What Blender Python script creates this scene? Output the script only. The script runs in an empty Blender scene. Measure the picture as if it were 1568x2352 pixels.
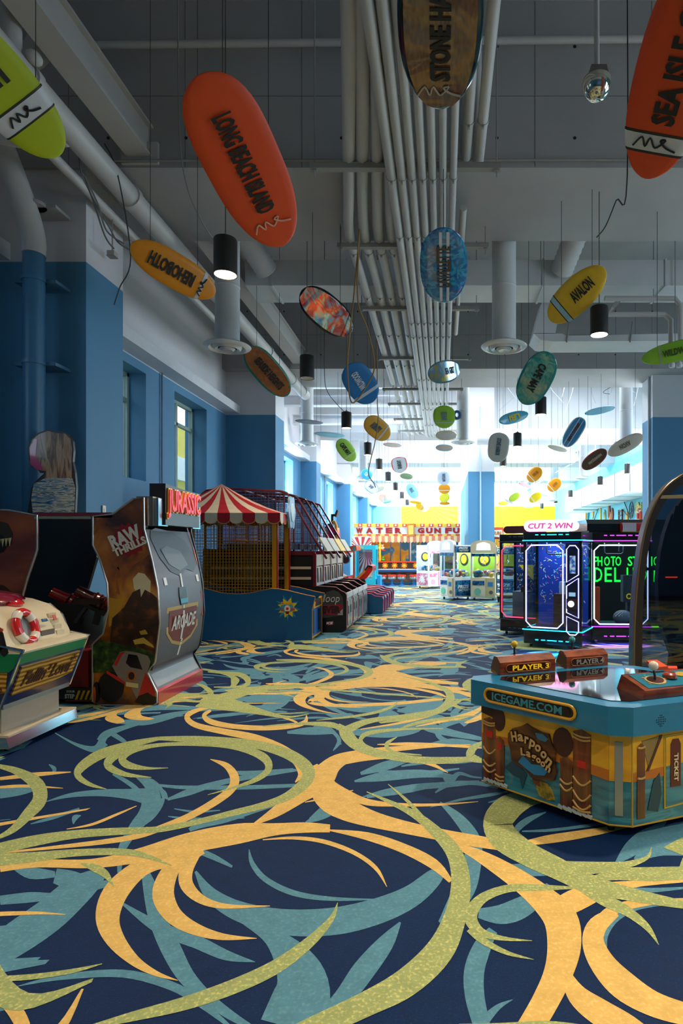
import bpy, bmesh, math, random
from mathutils import Vector, Matrix
random.seed(7)
S = bpy.context.scene
C = bpy.context.collection
PI = math.pi
# ------------------------------------------------------------------ camera (level shift lens, looking along +Y)
F, CX, CY, H = 1400.0, 1015.0, 1262.0, 1.6          # focal length and principal point of the 1568x2352 frame, eye height
cam = bpy.data.objects.new('camera', bpy.data.cameras.new('camera')); C.objects.link(cam)
cam.location = (0, 0, H); cam.rotation_euler = (PI/2, 0, 0)
cam.data.sensor_fit = 'VERTICAL'; cam.data.sensor_height = 36.0; cam.data.sensor_width = 24.0
cam.data.lens = F/2352*36.0
cam.data.shift_x = -(CX-784)/2352; cam.data.shift_y = (CY-1176)/2352
cam.data.clip_start = 0.05; cam.data.clip_end = 300
S.camera = cam
# ------------------------------------------------------------------ sky, daylight through the windows, added fill lights, exposure
world = bpy.data.worlds.new('sky'); S.world = world; world.use_nodes = True
bg = world.node_tree.nodes['Background']; bg.inputs[0].default_value = (0.78, 0.88, 1.0, 1); bg.inputs[1].default_value = 4.0
S.view_settings.view_transform = 'Standard'; S.view_settings.look = 'None'
S.view_settings.exposure = 0.0; S.view_settings.gamma = 1.0; S.view_settings.use_curve_mapping = False
def area(name, loc, rot, sx, sy, power, col=(1, 1, 1)):
    l = bpy.data.lights.new(name, 'AREA'); l.shape = 'RECTANGLE'; l.size = sx; l.size_y = sy; l.energy = power; l.color = col
    o = bpy.data.objects.new(name, l); C.objects.link(o); o.location = loc; o.rotation_euler = rot
    return o
DAY = (0.84, 0.93, 1.0)
# left-wall windows of the far bays, facing +X
for y in (20.75, 23.95, 29.8, 33.1, 38.9, 42.2, 48.0, 51.3):
    area('daylight_window', (-6.72, y, 4.1), (0, -PI/2, 0), 2.2, 1.9, 900, DAY)
# area lights at unseen right-wall windows, added for light from the right
for y, pw in ((2.6, 135), (6.4, 105), (12.5, 45), (21.0, 520), (24.6, 1000)):
    area('side_fill', (10.08, y, 3.6), (0, PI/2, 0), 4.4, 2.8, pw, DAY)
# added area lights under the closed slab, brightening bays behind the second beam
for y, pw in ((22.4, 1300), (31.5, 3800), (40.5, 5200), (49.0, 5200)):
    area('ceiling_fill', (2.0, y, 8.76), (0, 0, 0), 10.0, 2.2, pw, DAY)
# ------------------------------------------------------------------ helpers
def W(px, py, D): return Vector(((px-CX)*D/F, D, H+(CY-py)*D/F))
def G(px, py):
    D = F*H/(py-CY); return Vector(((px-CX)*D/F, D, 0))
def PX(px, D): return (px-CX)*D/F
def PZ(py, D): return H+(CY-py)*D/F
def lin(h):
    h = h.lstrip('#'); o = []
    for i in (0, 2, 4):
        c = int(h[i:i+2], 16)/255; o.append(c/12.92 if c <= 0.04045 else ((c+0.055)/1.055)**2.4)
    return tuple(o)
MATS = {}
def M(col, rough=.55, metal=0, emit=0, noise=.06, ns=9, bump=0, coat=0, name=None, ecol=None):
    key = (col, rough, metal, emit, noise, ns, bump, coat, ecol)
    if key in MATS: return MATS[key]
    m = bpy.data.materials.new(name or 'mat_'+col.strip('#')); m.use_nodes = True; MATS[key] = m
    nt = m.node_tree; b = nt.nodes['Principled BSDF']; c = lin(col)
    b.inputs['Roughness'].default_value = rough; b.inputs['Metallic'].default_value = metal
    b.inputs['Coat Weight'].default_value = coat; b.inputs['Coat Roughness'].default_value = .05
    if emit:
        b.inputs['Emission Color'].default_value = (*(lin(ecol) if ecol else c), 1); b.inputs['Emission Strength'].default_value = emit
    tc = nt.nodes.new('ShaderNodeTexCoord'); n = nt.nodes.new('ShaderNodeTexNoise'); n.inputs['Scale'].default_value = ns; n.inputs['Detail'].default_value = 4
    nt.links.new(tc.outputs['Object'], n.inputs['Vector'])
    mx = nt.nodes.new('ShaderNodeMix'); mx.data_type = 'RGBA'
    mx.inputs[6].default_value = (*[x*(1-noise*1.6) for x in c], 1); mx.inputs[7].default_value = (*[min(1, x*(1+noise*1.6)) for x in c], 1)
    nt.links.new(n.outputs['Fac'], mx.inputs[0]); nt.links.new(mx.outputs[2], b.inputs['Base Color'])
    if bump:
        bp = nt.nodes.new('ShaderNodeBump'); bp.inputs['Strength'].default_value = bump; bp.inputs['Distance'].default_value = .01
        nt.links.new(n.outputs['Fac'], bp.inputs['Height']); nt.links.new(bp.outputs[0], b.inputs['Normal'])
    return m
def RAMP(stops, kind='NOISE', scale=(1, 1, 1), ns=4, detail=5, rough=.4, metal=0, coat=0, name='print', dist=0, const=False, emit=0):
    """procedural print: colour ramp over a noise / wave field in object space"""
    m = bpy.data.materials.new(name); m.use_nodes = True; nt = m.node_tree; b = nt.nodes['Principled BSDF']
    b.inputs['Roughness'].default_value = rough; b.inputs['Metallic'].default_value = metal; b.inputs['Coat Weight'].default_value = coat
    tc = nt.nodes.new('ShaderNodeTexCoord'); mp = nt.nodes.new('ShaderNodeMapping'); mp.inputs['Scale'].default_value = scale
    nt.links.new(tc.outputs['Object'], mp.inputs['Vector'])
    if kind == 'NOISE':
        n = nt.nodes.new('ShaderNodeTexNoise'); n.inputs['Scale'].default_value = ns; n.inputs['Detail'].default_value = detail; n.inputs['Distortion'].default_value = dist; out = n.outputs['Fac']
    elif kind == 'WAVE':
        n = nt.nodes.new('ShaderNodeTexWave'); n.inputs['Scale'].default_value = ns; n.inputs['Distortion'].default_value = dist; n.inputs['Detail'].default_value = 3; out = n.outputs['Fac']
    else:
        n = nt.nodes.new('ShaderNodeTexVoronoi'); n.inputs['Scale'].default_value = ns; out = n.outputs['Distance']
    nt.links.new(mp.outputs[0], n.inputs['Vector'])
    r = nt.nodes.new('ShaderNodeValToRGB'); cr = r.color_ramp
    if const: cr.interpolation = 'CONSTANT'
    while len(cr.elements) < len(stops): cr.elements.new(.5)
    for e, (p, c) in zip(cr.elements, stops): e.position = p; e.color = (*lin(c), 1)
    nt.links.new(out, r.inputs[0]); nt.links.new(r.outputs[0], b.inputs['Base Color'])
    if emit:
        nt.links.new(r.outputs[0], b.inputs['Emission Color']); b.inputs['Emission Strength'].default_value = emit
    return m
def GLASS(col='#dfeaf0', refl=.10, name='glass', tint=.93):
    key = ('glass', col, refl, tint)
    if key in MATS: return MATS[key]
    m = bpy.data.materials.new(name); m.use_nodes = True; nt = m.node_tree; nt.nodes.clear(); MATS[key] = m
    o = nt.nodes.new('ShaderNodeOutputMaterial'); t = nt.nodes.new('ShaderNodeBsdfTransparent'); g = nt.nodes.new('ShaderNodeBsdfGlossy')
    c = lin(col); t.inputs[0].default_value = (*[x*tint for x in c], 1); g.inputs['Roughness'].default_value = .03
    x = nt.nodes.new('ShaderNodeMixShader'); x.inputs[0].default_value = refl
    nt.links.new(t.outputs[0], x.inputs[1]); nt.links.new(g.outputs[0], x.inputs[2]); nt.links.new(x.outputs[0], o.inputs[0])
    return m
class MB:
    def __init__(s, xf=None): s.v = []; s.f = []; s.mi = []; s.xf = xf; s.m = 0
    def add(s, vs, fs):
        b = len(s.v)
        for p in vs:
            p = Vector(p); s.v.append(tuple(s.xf @ p) if s.xf else tuple(p))
        for f in fs: s.f.append([b+i for i in f]); s.mi.append(s.m)
        return s
    def box(s, x0, x1, y0, y1, z0, z1):
        return s.add([(x, y, z) for z in (z0, z1) for y in (y0, y1) for x in (x0, x1)],
            [(0, 2, 3, 1), (4, 5, 7, 6), (0, 1, 5, 4), (2, 6, 7, 3), (0, 4, 6, 2), (1, 3, 7, 5)])
    def rbox(s, x0, x1, y0, y1, z0, z1, b=.01):
        """box with chamfered vertical edges"""
        p = [(x0+b, y0), (x1-b, y0), (x1, y0+b), (x1, y1-b), (x1-b, y1), (x0+b, y1), (x0, y1-b), (x0, y0+b)]
        return s.prism(p, 'z', z0, z1)
    def prism(s, poly, ax, a, b):
        n = len(poly)
        def q(p, t):
            return {'x': (t, p[0], p[1]), 'y': (p[0], t, p[1]), 'z': (p[0], p[1], t)}[ax]
        return s.add([q(p, a) for p in poly]+[q(p, b) for p in poly],
            [tuple(range(n))[::-1], tuple(range(n, 2*n))]+[(i, (i+1) % n, n+(i+1) % n, n+i) for i in range(n)])
    def tube(s, path, r, seg=8, closed=False, caps=True):
        path = [Vector(p) for p in path]; n = len(path); rs = r if isinstance(r, (list, tuple)) else [r]*n
        vs = []; up = None
        for i, p in enumerate(path):
            a = path[(i-1) % n] if (i > 0 or closed) else p; b = path[(i+1) % n] if (i < n-1 or closed) else p
            d = (b-a)
            if d.length < 1e-9: d = Vector((0, 0, 1))
            d.normalize()
            if up is None:
                up = Vector((0, 0, 1)) if abs(d.z) < .9 else Vector((1, 0, 0))
            u = up-d*up.dot(d)
            if u.length < 1e-6: u = Vector((1, 0, 0))-d*d.x
            u.normalize(); up = u; w = d.cross(u)
            for k in range(seg):
                t = 2*PI*k/seg; vs.append(p+u*math.cos(t)*rs[i]+w*math.sin(t)*rs[i])
        fs = []
        for i in range(n if closed else n-1):
            j = (i+1) % n
            for k in range(seg): fs.append((i*seg+k, i*seg+(k+1) % seg, j*seg+(k+1) % seg, j*seg+k))
        if caps and not closed: fs += [tuple(range(seg))[::-1], tuple(range((n-1)*seg, n*seg))]
        return s.add(vs, fs)
    def lathe(s, prof, c=(0, 0, 0), seg=24, ax='z', caps=True):
        vs = []; c = Vector(c)
        for r, h in prof:
            for k in range(seg):
                t = 2*PI*k/seg; a, b = r*math.cos(t), r*math.sin(t)
                vs.append(c+Vector({'z': (a, b, h), 'y': (a, h, b), 'x': (h, a, b)}[ax]))
        n = len(prof); fs = [(i*seg+k, i*seg+(k+1) % seg, (i+1)*seg+(k+1) % seg, (i+1)*seg+k) for i in range(n-1) for k in range(seg)]
        if caps: fs += [tuple(range(seg))[::-1], tuple(range((n-1)*seg, n*seg))]
        return s.add(vs, fs)
    def ball(s, c, rx, ry=None, rz=None, seg=12, rings=8):
        ry = ry or rx; rz = rz or rx; c = Vector(c); vs = []; fs = []
        for i in range(rings+1):
            t = PI*i/rings
            for k in range(seg):
                a = 2*PI*k/seg; vs.append(c+Vector((rx*math.sin(t)*math.cos(a), ry*math.sin(t)*math.sin(a), rz*math.cos(t))))
        for i in range(rings):
            for k in range(seg): fs.append((i*seg+k, (i+1)*seg+k, (i+1)*seg+(k+1) % seg, i*seg+(k+1) % seg))
        return s.add(vs, fs)
    def poly(s, pts): return s.add(pts, [tuple(range(len(pts)))])
    def slab(s, pts, n, t):
        """planar 3-D polygon given thickness t along n"""
        n = Vector(n).normalized()*t; k = len(pts); pts = [Vector(p) for p in pts]
        return s.add(pts+[p+n for p in pts], [tuple(range(k))[::-1], tuple(range(k, 2*k))]+[(i, (i+1) % k, k+(i+1) % k, k+i) for i in range(k)])
    def build(s, name, mats, parent=None, smooth=False, label=None):
        me = bpy.data.meshes.new(name); me.from_pydata(s.v, [], s.f)
        for m in (mats if isinstance(mats, (list, tuple)) else [mats]): me.materials.append(m)
        if len(me.materials) > 1: me.polygons.foreach_set('material_index', s.mi)
        bm = bmesh.new(); bm.from_mesh(me); bmesh.ops.recalc_face_normals(bm, faces=bm.faces); bm.to_mesh(me); bm.free()
        if smooth:
            me.polygons.foreach_set('use_smooth', [True]*len(me.polygons))
            try: me.set_sharp_from_angle(angle=math.radians(40))
            except Exception: pass
        o = bpy.data.objects.new(name, me); C.objects.link(o)
        if parent: o.parent = parent
        if label: o['label'] = label
        return o
def tag(o, label, cat, group=None):
    o['label'] = label; o['category'] = cat
    if group: o['group'] = group
    return o
def struct(o): o['kind'] = 'structure'; return o
def thing(name, label, cat, group=None, loc=(0, 0, 0), rz=0):
    o = bpy.data.objects.new(name, None); C.objects.link(o); o.location = loc; o.rotation_euler = (0, 0, rz); o.empty_display_size = .1
    return tag(o, label, cat, group)
def copy_tree(o, parent=None):
    c = o.copy(); C.objects.link(c)
    if parent: c.parent = parent
    for ch in list(o.children): copy_tree(ch, c)
    return c
def frame(o, r, u):
    """matrix: local x -> r, local y -> u, local z -> r x u"""
    r = Vector(r).normalized(); u = Vector(u); u = (u-r*u.dot(r)).normalized(); n = r.cross(u); o = Vector(o)
    return Matrix(((r.x, u.x, n.x, o.x), (r.y, u.y, n.y, o.y), (r.z, u.z, n.z, o.z), (0, 0, 0, 1)))
TXT = {}
def text(s, mat, parent, o, r, u, w, h, ext=.004, bold=0, shear=0, name='lettering', res=2):
    """lettering fitted into a w x h box centred at o, facing r x u"""
    key = (s, bold, shear, res)
    if key not in TXT:
        cu = bpy.data.curves.new('t', 'FONT'); cu.body = s; cu.size = 1; cu.offset = bold; cu.shear = shear; cu.resolution_u = res; cu.fill_mode = 'FRONT'
        to = bpy.data.objects.new('t', cu); C.objects.link(to); bpy.context.view_layer.update()
        me = bpy.data.meshes.new_from_object(to.evaluated_get(bpy.context.evaluated_depsgraph_get()))
        vs = [tuple(v.co) for v in me.vertices]; fs = [tuple(p.vertices) for p in me.polygons]
        bpy.data.objects.remove(to); bpy.data.curves.remove(cu); bpy.data.meshes.remove(me)
        TXT[key] = (vs, fs)
    vs, fs = TXT[key]
    xs = [v[0] for v in vs]; ys = [v[1] for v in vs]; x0, x1, y0, y1 = min(xs), max(xs), min(ys), max(ys)
    mt = frame(o, r, u); n = len(vs)
    q = [(((v[0]-x0)/(x1-x0)-.5)*w, ((v[1]-y0)/(y1-y0)-.5)*h) for v in vs]
    # outline edges -> side walls give the letters a little thickness
    cnt = {}
    for f in fs:
        for i in range(len(f)):
            e = (f[i], f[(i+1) % len(f)]); k = (min(e), max(e)); cnt[k] = None if k in cnt else e
    side = [(e[0], e[1], e[1]+n, e[0]+n) for e in cnt.values() if e]
    V = [tuple(mt @ Vector((x, y, 0))) for x, y in q]+[tuple(mt @ Vector((x, y, ext))) for x, y in q]
    me = bpy.data.meshes.new(name); me.from_pydata(V, [], [tuple(i+n for i in f) for f in fs]+side); me.materials.append(mat)
    ob = bpy.data.objects.new(name, me); C.objects.link(ob)
    if parent: ob.parent = parent
    return ob
def crom(pts, k=6):
    """Catmull-Rom through points of any dimension"""
    n = len(pts); out = []
    for i in range(n-1):
        p0, p1, p2, p3 = pts[max(i-1, 0)], pts[i], pts[i+1], pts[min(i+2, n-1)]
        for j in range(k):
            t = j/k; out.append([.5*((2*b)+(-a+c)*t+(2*a-5*b+4*c-d)*t*t+(-a+3*b-3*c+d)*t**3) for a, b, c, d in zip(p0, p1, p2, p3)])
    out.append(list(pts[-1])); return out
def star(cx, cy, ro, ri, n, a0=PI/2): return [(cx+(ro if i % 2 == 0 else ri)*math.cos(a0+PI*i/n), cy+(ro if i % 2 == 0 else ri)*math.sin(a0+PI*i/n)) for i in range(2*n)]
def circ(cx, cy, rx, ry=None, n=16, a0=0): return [(cx+rx*math.cos(a0+2*PI*i/n), cy+(ry or rx)*math.sin(a0+2*PI*i/n)) for i in range(n)]
def pill(x0, x1, y0, y1, n=6):
    r = (y1-y0)/2; cy = (y0+y1)/2
    return [(x1-r+r*math.sin(PI*i/n), cy-r*math.cos(PI*i/n)) for i in range(n+1)]+[(x0+r-r*math.sin(PI*i/n), cy+r*math.cos(PI*i/n)) for i in range(n+1)]
WHITE = M('#d9dade', .6); BLACK = M('#0d0e10', .4); CHROME = M('#d5d8dc', .12, 1, noise=.02); STEEL = M('#9aa0a4', .35, 1, noise=.04)
DARK = M('#1b1c1f', .5)
# ================================================================== the room
PAINT_Z = 5.4
def wallpaint(name, low, high, zt, rough=.6):
    m = bpy.data.materials.new(name); m.use_nodes = True; nt = m.node_tree; b = nt.nodes['Principled BSDF']; b.inputs['Roughness'].default_value = rough
    g = nt.nodes.new('ShaderNodeNewGeometry'); sp = nt.nodes.new('ShaderNodeSeparateXYZ'); nt.links.new(g.outputs['Position'], sp.inputs[0])
    gt = nt.nodes.new('ShaderNodeMath'); gt.operation = 'GREATER_THAN'; gt.inputs[1].default_value = zt; nt.links.new(sp.outputs['Z'], gt.inputs[0])
    n = nt.nodes.new('ShaderNodeTexNoise'); n.inputs['Scale'].default_value = 1.3; n.inputs['Detail'].default_value = 6
    nt.links.new(g.outputs['Position'], n.inputs['Vector'])
    mx = nt.nodes.new('ShaderNodeMix'); mx.data_type = 'RGBA'; mx.inputs[6].default_value = (*lin(low), 1); mx.inputs[7].default_value = (*lin(high), 1)
    nt.links.new(gt.outputs[0], mx.inputs[0])
    hs = nt.nodes.new('ShaderNodeHueSaturation'); mr = nt.nodes.new('ShaderNodeMapRange'); mr.inputs[3].default_value = .94; mr.inputs[4].default_value = 1.05
    nt.links.new(n.outputs['Fac'], mr.inputs[0]); nt.links.new(mr.outputs[0], hs.inputs['Value']); nt.links.new(mx.outputs[2], hs.inputs['Color']); nt.links.new(hs.outputs[0], b.inputs['Base Color'])
    return m
BLUEWALL = wallpaint('blue_white_wall_paint', '#477fa4', '#c9c8cc', PAINT_Z)
COLPAINT = wallpaint('blue_white_column_paint', '#477fa4', '#c9c8cc', 4.87)
YELWALL = wallpaint('yellow_white_wall_paint', '#f5c400', '#e9e9e6', PAINT_Z)
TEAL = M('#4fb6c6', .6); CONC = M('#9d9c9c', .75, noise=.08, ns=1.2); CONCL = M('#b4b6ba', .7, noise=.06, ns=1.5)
TRIMW = M('#cfd2d6', .5)
# carpet ground: navy with flecks
cm = bpy.data.materials.new('navy_carpet'); cm.use_nodes = True
def carpetmat(m, base, fleck, amount, ns=160, p0=.5):
    m.use_nodes = True; nt = m.node_tree; b = nt.nodes['Principled BSDF']; b.inputs['Roughness'].default_value = .62; b.inputs['Specular IOR Level'].default_value = .2
    g = nt.nodes.new('ShaderNodeNewGeometry'); n = nt.nodes.new('ShaderNodeTexNoise'); n.inputs['Scale'].default_value = ns; n.inputs['Detail'].default_value = 3
    n2 = nt.nodes.new('ShaderNodeTexNoise'); n2.inputs['Scale'].default_value = 14; n2.inputs['Detail'].default_value = 5
    for q in (n, n2): nt.links.new(g.outputs['Position'], q.inputs['Vector'])
    r = nt.nodes.new('ShaderNodeValToRGB'); r.color_ramp.elements[0].position = p0; r.color_ramp.elements[1].position = p0+amount
    r.color_ramp.elements[0].color = (*lin(base), 1); r.color_ramp.elements[1].color = (*lin(fleck), 1)
    mul = nt.nodes.new('ShaderNodeHueSaturation'); mr = nt.nodes.new('ShaderNodeMapRange'); mr.inputs[3].default_value = .75; mr.inputs[4].default_value = 1.25
    nt.links.new(n.outputs['Fac'], r.inputs[0]); nt.links.new(n2.outputs['Fac'], mr.inputs[0]); nt.links.new(mr.outputs[0], mul.inputs['Value'])
    nt.links.new(r.outputs[0], mul.inputs['Color']); nt.links.new(mul.outputs[0], b.inputs['Base Color'])
    bp = nt.nodes.new('ShaderNodeBump'); bp.inputs['Strength'].default_value = .35; bp.inputs['Distance'].default_value = .004
    nt.links.new(n.outputs['Fac'], bp.inputs['Height']); nt.links.new(bp.outputs[0], b.inputs['Normal'])
    return m
carpetmat(cm, '#00244e', '#4a4c52', .34, 130, .58)
floor = struct(MB().box(-6.7, 10.4, -5, 54.4, -.2, 0).build('floor', cm))
# ceiling slab with deep cross beams
ceil_ = struct(MB().box(-6.7, 10.4, -5, 54.4, 8.8, 9.1).build('ceiling', CONC))
BEAMS = [(-1.2, .7), (8.0, 9.9), (16.9, 18.85), (26.1, 28.0), (35.3, 37.2), (44.4, 46.3)]
for k, (a, b) in enumerate(BEAMS):
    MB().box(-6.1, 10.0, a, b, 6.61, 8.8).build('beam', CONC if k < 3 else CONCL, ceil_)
# formwork joints and tie holes on the faces of the two near beams
for (y, zs) in ((8.0, (7.0, 8.2)), (16.9, (7.0, 8.2))):
    t = MB()
    x = -5.4
    while x < 9.6:
        for z in zs:
            t.prism(circ(x, z, .022, n=8), 'y', y-.003, y+.02)
        x += 1.02
    t.build('tie_holes', M('#1c1b1a', .8), ceil_)['kind'] = 'stuff'
    j = MB()
    x = -4.9
    while x < 9.8: j.box(x-.004, x+.004, y-.003, y+.01, 6.62, 8.8); x += 1.53
    for z in (7.55,): j.box(-6.1, 10, y-.003, y+.01, z-.004, z+.004)
    j.build('formwork_joints', M('#6f6e6d', .8), ceil_)['kind'] = 'stuff'
for i, y in enumerate((22.4, 31.5, 40.5, 49.0)):
    f = MB(); f.box(-3.1, 7.1, y-1.2, y-1.1, 8.68, 8.8); f.box(-3.1, 7.1, y+1.1, y+1.2, 8.68, 8.8)
    for k in range(7): f.box(-3.1+k*1.7-(.1 if k else 0), -3.0+k*1.7-(.1 if k else 0), y-1.2, y+1.2, 8.68, 8.8)
    struct(f.build('window_%d' % (40+i), M('#c9ccd0', .5)))  # frames added round the ceiling fill lights; slab stays closed
# left wall with window openings
OPEN = []
for b in range(5):
    y0 = 9.15*b
    OPEN += [(10.66+y0, 12.56+y0), (13.9+y0, 15.8+y0)]
OPEN = [o for o in OPEN if o[1] < 54]
OPEN = [(1.5, 3.4), (4.75, 6.65)]+OPEN
w = MB(); XW0, XW1 = -6.66, -6.1; ZS, ZH = 3.0, 5.22
w.box(XW0, XW1, -5, 54.4, 0, ZS); w.box(XW0, XW1, -5, 54.4, ZH, 8.8)
ya = -5
for a, b in OPEN: w.box(XW0, XW1, ya, a, ZS, ZH); ya = b
w.box(XW0, XW1, ya, 54.4, ZS, ZH)
wl = struct(w.build('wall_left', BLUEWALL))
wr = MB(); RO = [(y-1.5, y+1.5) for y in (2.6, 6.4, 12.5, 21.0, 24.6)]; wr.box(10.0, 10.4, -5, 54.4, 0, 1.3); wr.box(10.0, 10.4, -5, 54.4, 5.9, 8.8); ya = -5
for a, b in RO: wr.box(10.0, 10.4, ya, a, 1.3, 5.9); ya = b
wr.box(10.0, 10.4, ya, 54.4, 1.3, 5.9)
struct(wr.build('wall_right', wallpaint('turquoise_wall_paint', '#63c3d6', '#7fcfde', 6.6)))
for i, (a, b) in enumerate(RO):
    f = MB()
    for z in (1.3, 4.4, 5.82): f.box(10.2, 10.3, a, b, z, z+.08)
    for y in (a, (a+b)/2-.04, b-.08): f.box(10.2, 10.3, y, y+.08, 1.3, 5.9)
    wo = struct(f.build('window_%d' % (30+i), M('#8fa39b', .45)))  # unseen windows added to frame the right-side fill lights
    for p, q in ((a+.08, (a+b)/2-.04), ((a+b)/2+.04, b-.08)): MB().box(10.24, 10.25, p, q, 1.38, 5.82).build('pane', GLASS(refl=.06), wo)
wb = struct(MB().box(-6.7, 10.4, 54.0, 54.4, 0, 8.8).build('wall_back', YELWALL))
struct(MB().box(-6.7, 10.4, -5.3, -5.0, 0, 8.8).build('wall_rear', BLUEWALL))
# blue left end of the back wall
MB().box(-6.1, PX(921, 53.9), 53.9, 54.0, 0, PAINT_Z).build('painted_panel', M('#7fc0e6', .6), wb)
MB().box(PX(1052, 53.7), PX(1062, 53.7), 53.6, 54.0, 0, 6.2).build('painted_panel', M('#8fb9d8', .6), wb)
# sun-ray murals on the yellow wall: raised rays
def rays(cx, cz, r0, r1, n, a0, a1, y, mats, disc):
    m = MB()
    for i in range(n):
        a = a0+(a1-a0)*i/n; b = a0+(a1-a0)*(i+.55)/n
        m.add([(cx+r0*math.cos(a), y, cz+r0*math.sin(a)), (cx+r1*math.cos(a), y, cz+r1*math.sin(a)), (cx+r1*math.cos(b), y, cz+r1*math.sin(b)), (cx+r0*math.cos(b), y, cz+r0*math.sin(b))], [(0, 1, 2, 3)])
    m.build('mural_rays', mats, wb)
    MB().prism([(cx+r0*math.cos(PI+PI*i/16), cz+r0*math.sin(PI+PI*i/16)) for i in range(17)], 'y', y-.02, y+.05).build('mural_sun', disc, wb)
rays(PX(974, 54), PAINT_Z, .45, 3.2, 18, PI, 2*PI, 53.985, M('#ffdf2e', .6), M('#ffffff', .6))
rays(PX(1156, 54), PAINT_Z, .4, 1.9, 18, PI, 2*PI, 53.985, M('#f0a800', .6), M('#ffd21a', .6))
rays(PX(1262, 54), PAINT_Z-2.2, .3, 2.0, 12, 0, PI, 53.985, M('#f7b500', .6), M('#ffd21a', .6))
for s_, py in (('SLA', 1219), ('TER', 1239), ('HOW', 1257)):
    text(s_, M('#fff19a', .4, emit=.3), wb, W(1172, py, 53.9), (1, 0, 0), (0, 0, 1), 1.35, .5, .08, .02)
# engaged columns along the left wall
COLS = [(-1.1, -4.7), (8.05, -4.7), (17.2, -4.7), (26.3, -5.42), (35.4, -5.34), (44.6, -5.45)]
for i, (y, x) in enumerate(COLS):
    o = struct(MB().box(-6.1, x, y, y+.93, 0, 6.61).build('column', BLUEWALL))
# cross wall behind the drain pipe in the near left corner
struct(MB().box(-8.2, -6.1, 8.1, 8.5, 0, 8.8).build('wall_corner', BLUEWALL))
# ledge boxes along the left wall
yl = [(-.15, 8.05), (8.98, 17.2), (18.13, 26.3), (27.23, 35.4), (36.33, 44.6), (45.53, 54)]
for i, (a, b) in enumerate(yl): struct(MB().box(-6.1, -5.7, a, b, 5.42, 5.64).build('trim_%d' % (i+1), TRIMW))
# windows
FRAMEM = M('#8fa39b', .45)
for i, (a, b) in enumerate(OPEN):
    X = -6.5; t = .07; f = MB()
    f.box(X-.05, X+.05, a, a+t, ZS, ZH); f.box(X-.05, X+.05, b-t, b, ZS, ZH); f.box(X-.05, X+.05, a, b, ZS, ZS+t); f.box(X-.05, X+.05, a, b, ZH-t, ZH)
    f.box(X-.045, X+.045, a, b, 4.62, 4.7); f.box(X-.045, X+.045, (a+b)/2-.03, (a+b)/2+.03, ZS, ZH)
    wo = struct(f.build('window_%d' % (i+1), FRAMEM))
    for (p, q) in ((a+t, (a+b)/2-.03), ((a+b)/2+.03, b-t)):
        for (z0, z1) in ((ZS+t, 4.62), (4.7, ZH-t)):
            MB().box(X-.008, X+.008, p, q, z0, z1).build('pane', GLASS(refl=.06), wo)
# thin conduits on the wall piers
for y in (13.2, 22.4, 31.5):
    tag(MB().tube([(-6.06, y, .1), (-6.06, y, 5.42)], .02, 6).build('wall_conduit', M('#6b7f92', .5)), 'thin conduit running up the blue wall pier %s' % {13.2: 'between the two nearest windows', 22.4: 'in the second window bay', 31.5: 'in the third window bay'}[y], 'conduit', 'wall conduits')
# yellow house seen through the nearest windows
nb = thing('neighbour_building', 'cream and yellow house seen through the nearest left window', 'building')
MB().box(-14, -11.5, 6, 34, 0, 7.0).build('wall', M('#e8c95a', .8), nb); MB().box(-11.5, -11.3, 6, 34, 4.6, 5.6).build('fascia', M('#efe9d8', .8), nb)
for y in (14, 19, 24, 29): MB().box(-11.5, -11.35, y, y+1.2, 1.2, 3.6).build('window', M('#35504a', .3), nb)
gr = struct(MB().box(-40, -6.8, -5, 60, -.3, -.02).build('ground_outside', M('#b9b3a4', .9)))
# right-hand pier, centre column and slim posts
o = struct(MB().box(6.04, 7.6, 17.5, 18.4, 0, 6.61).build('column', BLUEWALL))
MB().tube([(6.0, 17.7, 0), (6.0, 17.7, 6.6)], .035, 8).build('edge_conduit', M('#aeb7bd', .4), o)
o = struct(MB().box(PX(1075, 25.6), PX(1135, 25.6), 25.6, 35.8, 0, 8.8).build('wall_centre', COLPAINT))
MB().tube([(PX(1103, 25.56), 25.56, 0), (PX(1103, 25.56), 25.56, 7.6)], .03, 8).build('edge_conduit', M('#9fb4c4', .4), o)
struct(MB().box(-6.1, 10, 53.9, 53.99, 0, .12).build('baseboard_back', DARK))
# skirting along the left wall
struct(MB().box(-6.1, -6.07, 9, 54, 0, .14).build('baseboard_left', DARK))
# outlet plate on the near column
sw = thing('switch_plate', 'white switch plate low on the near blue column', 'switch', None, (-4.69, 8.45, PZ(1172, 8.45)))
MB().rbox(0, .012, -.04, .04, -.065, .065, .004).build('plate', M('#d8d2c8', .4), sw); MB().box(.012, .022, -.012, .012, -.025, .025).build('toggle', M('#efeae2', .4), sw)
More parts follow.
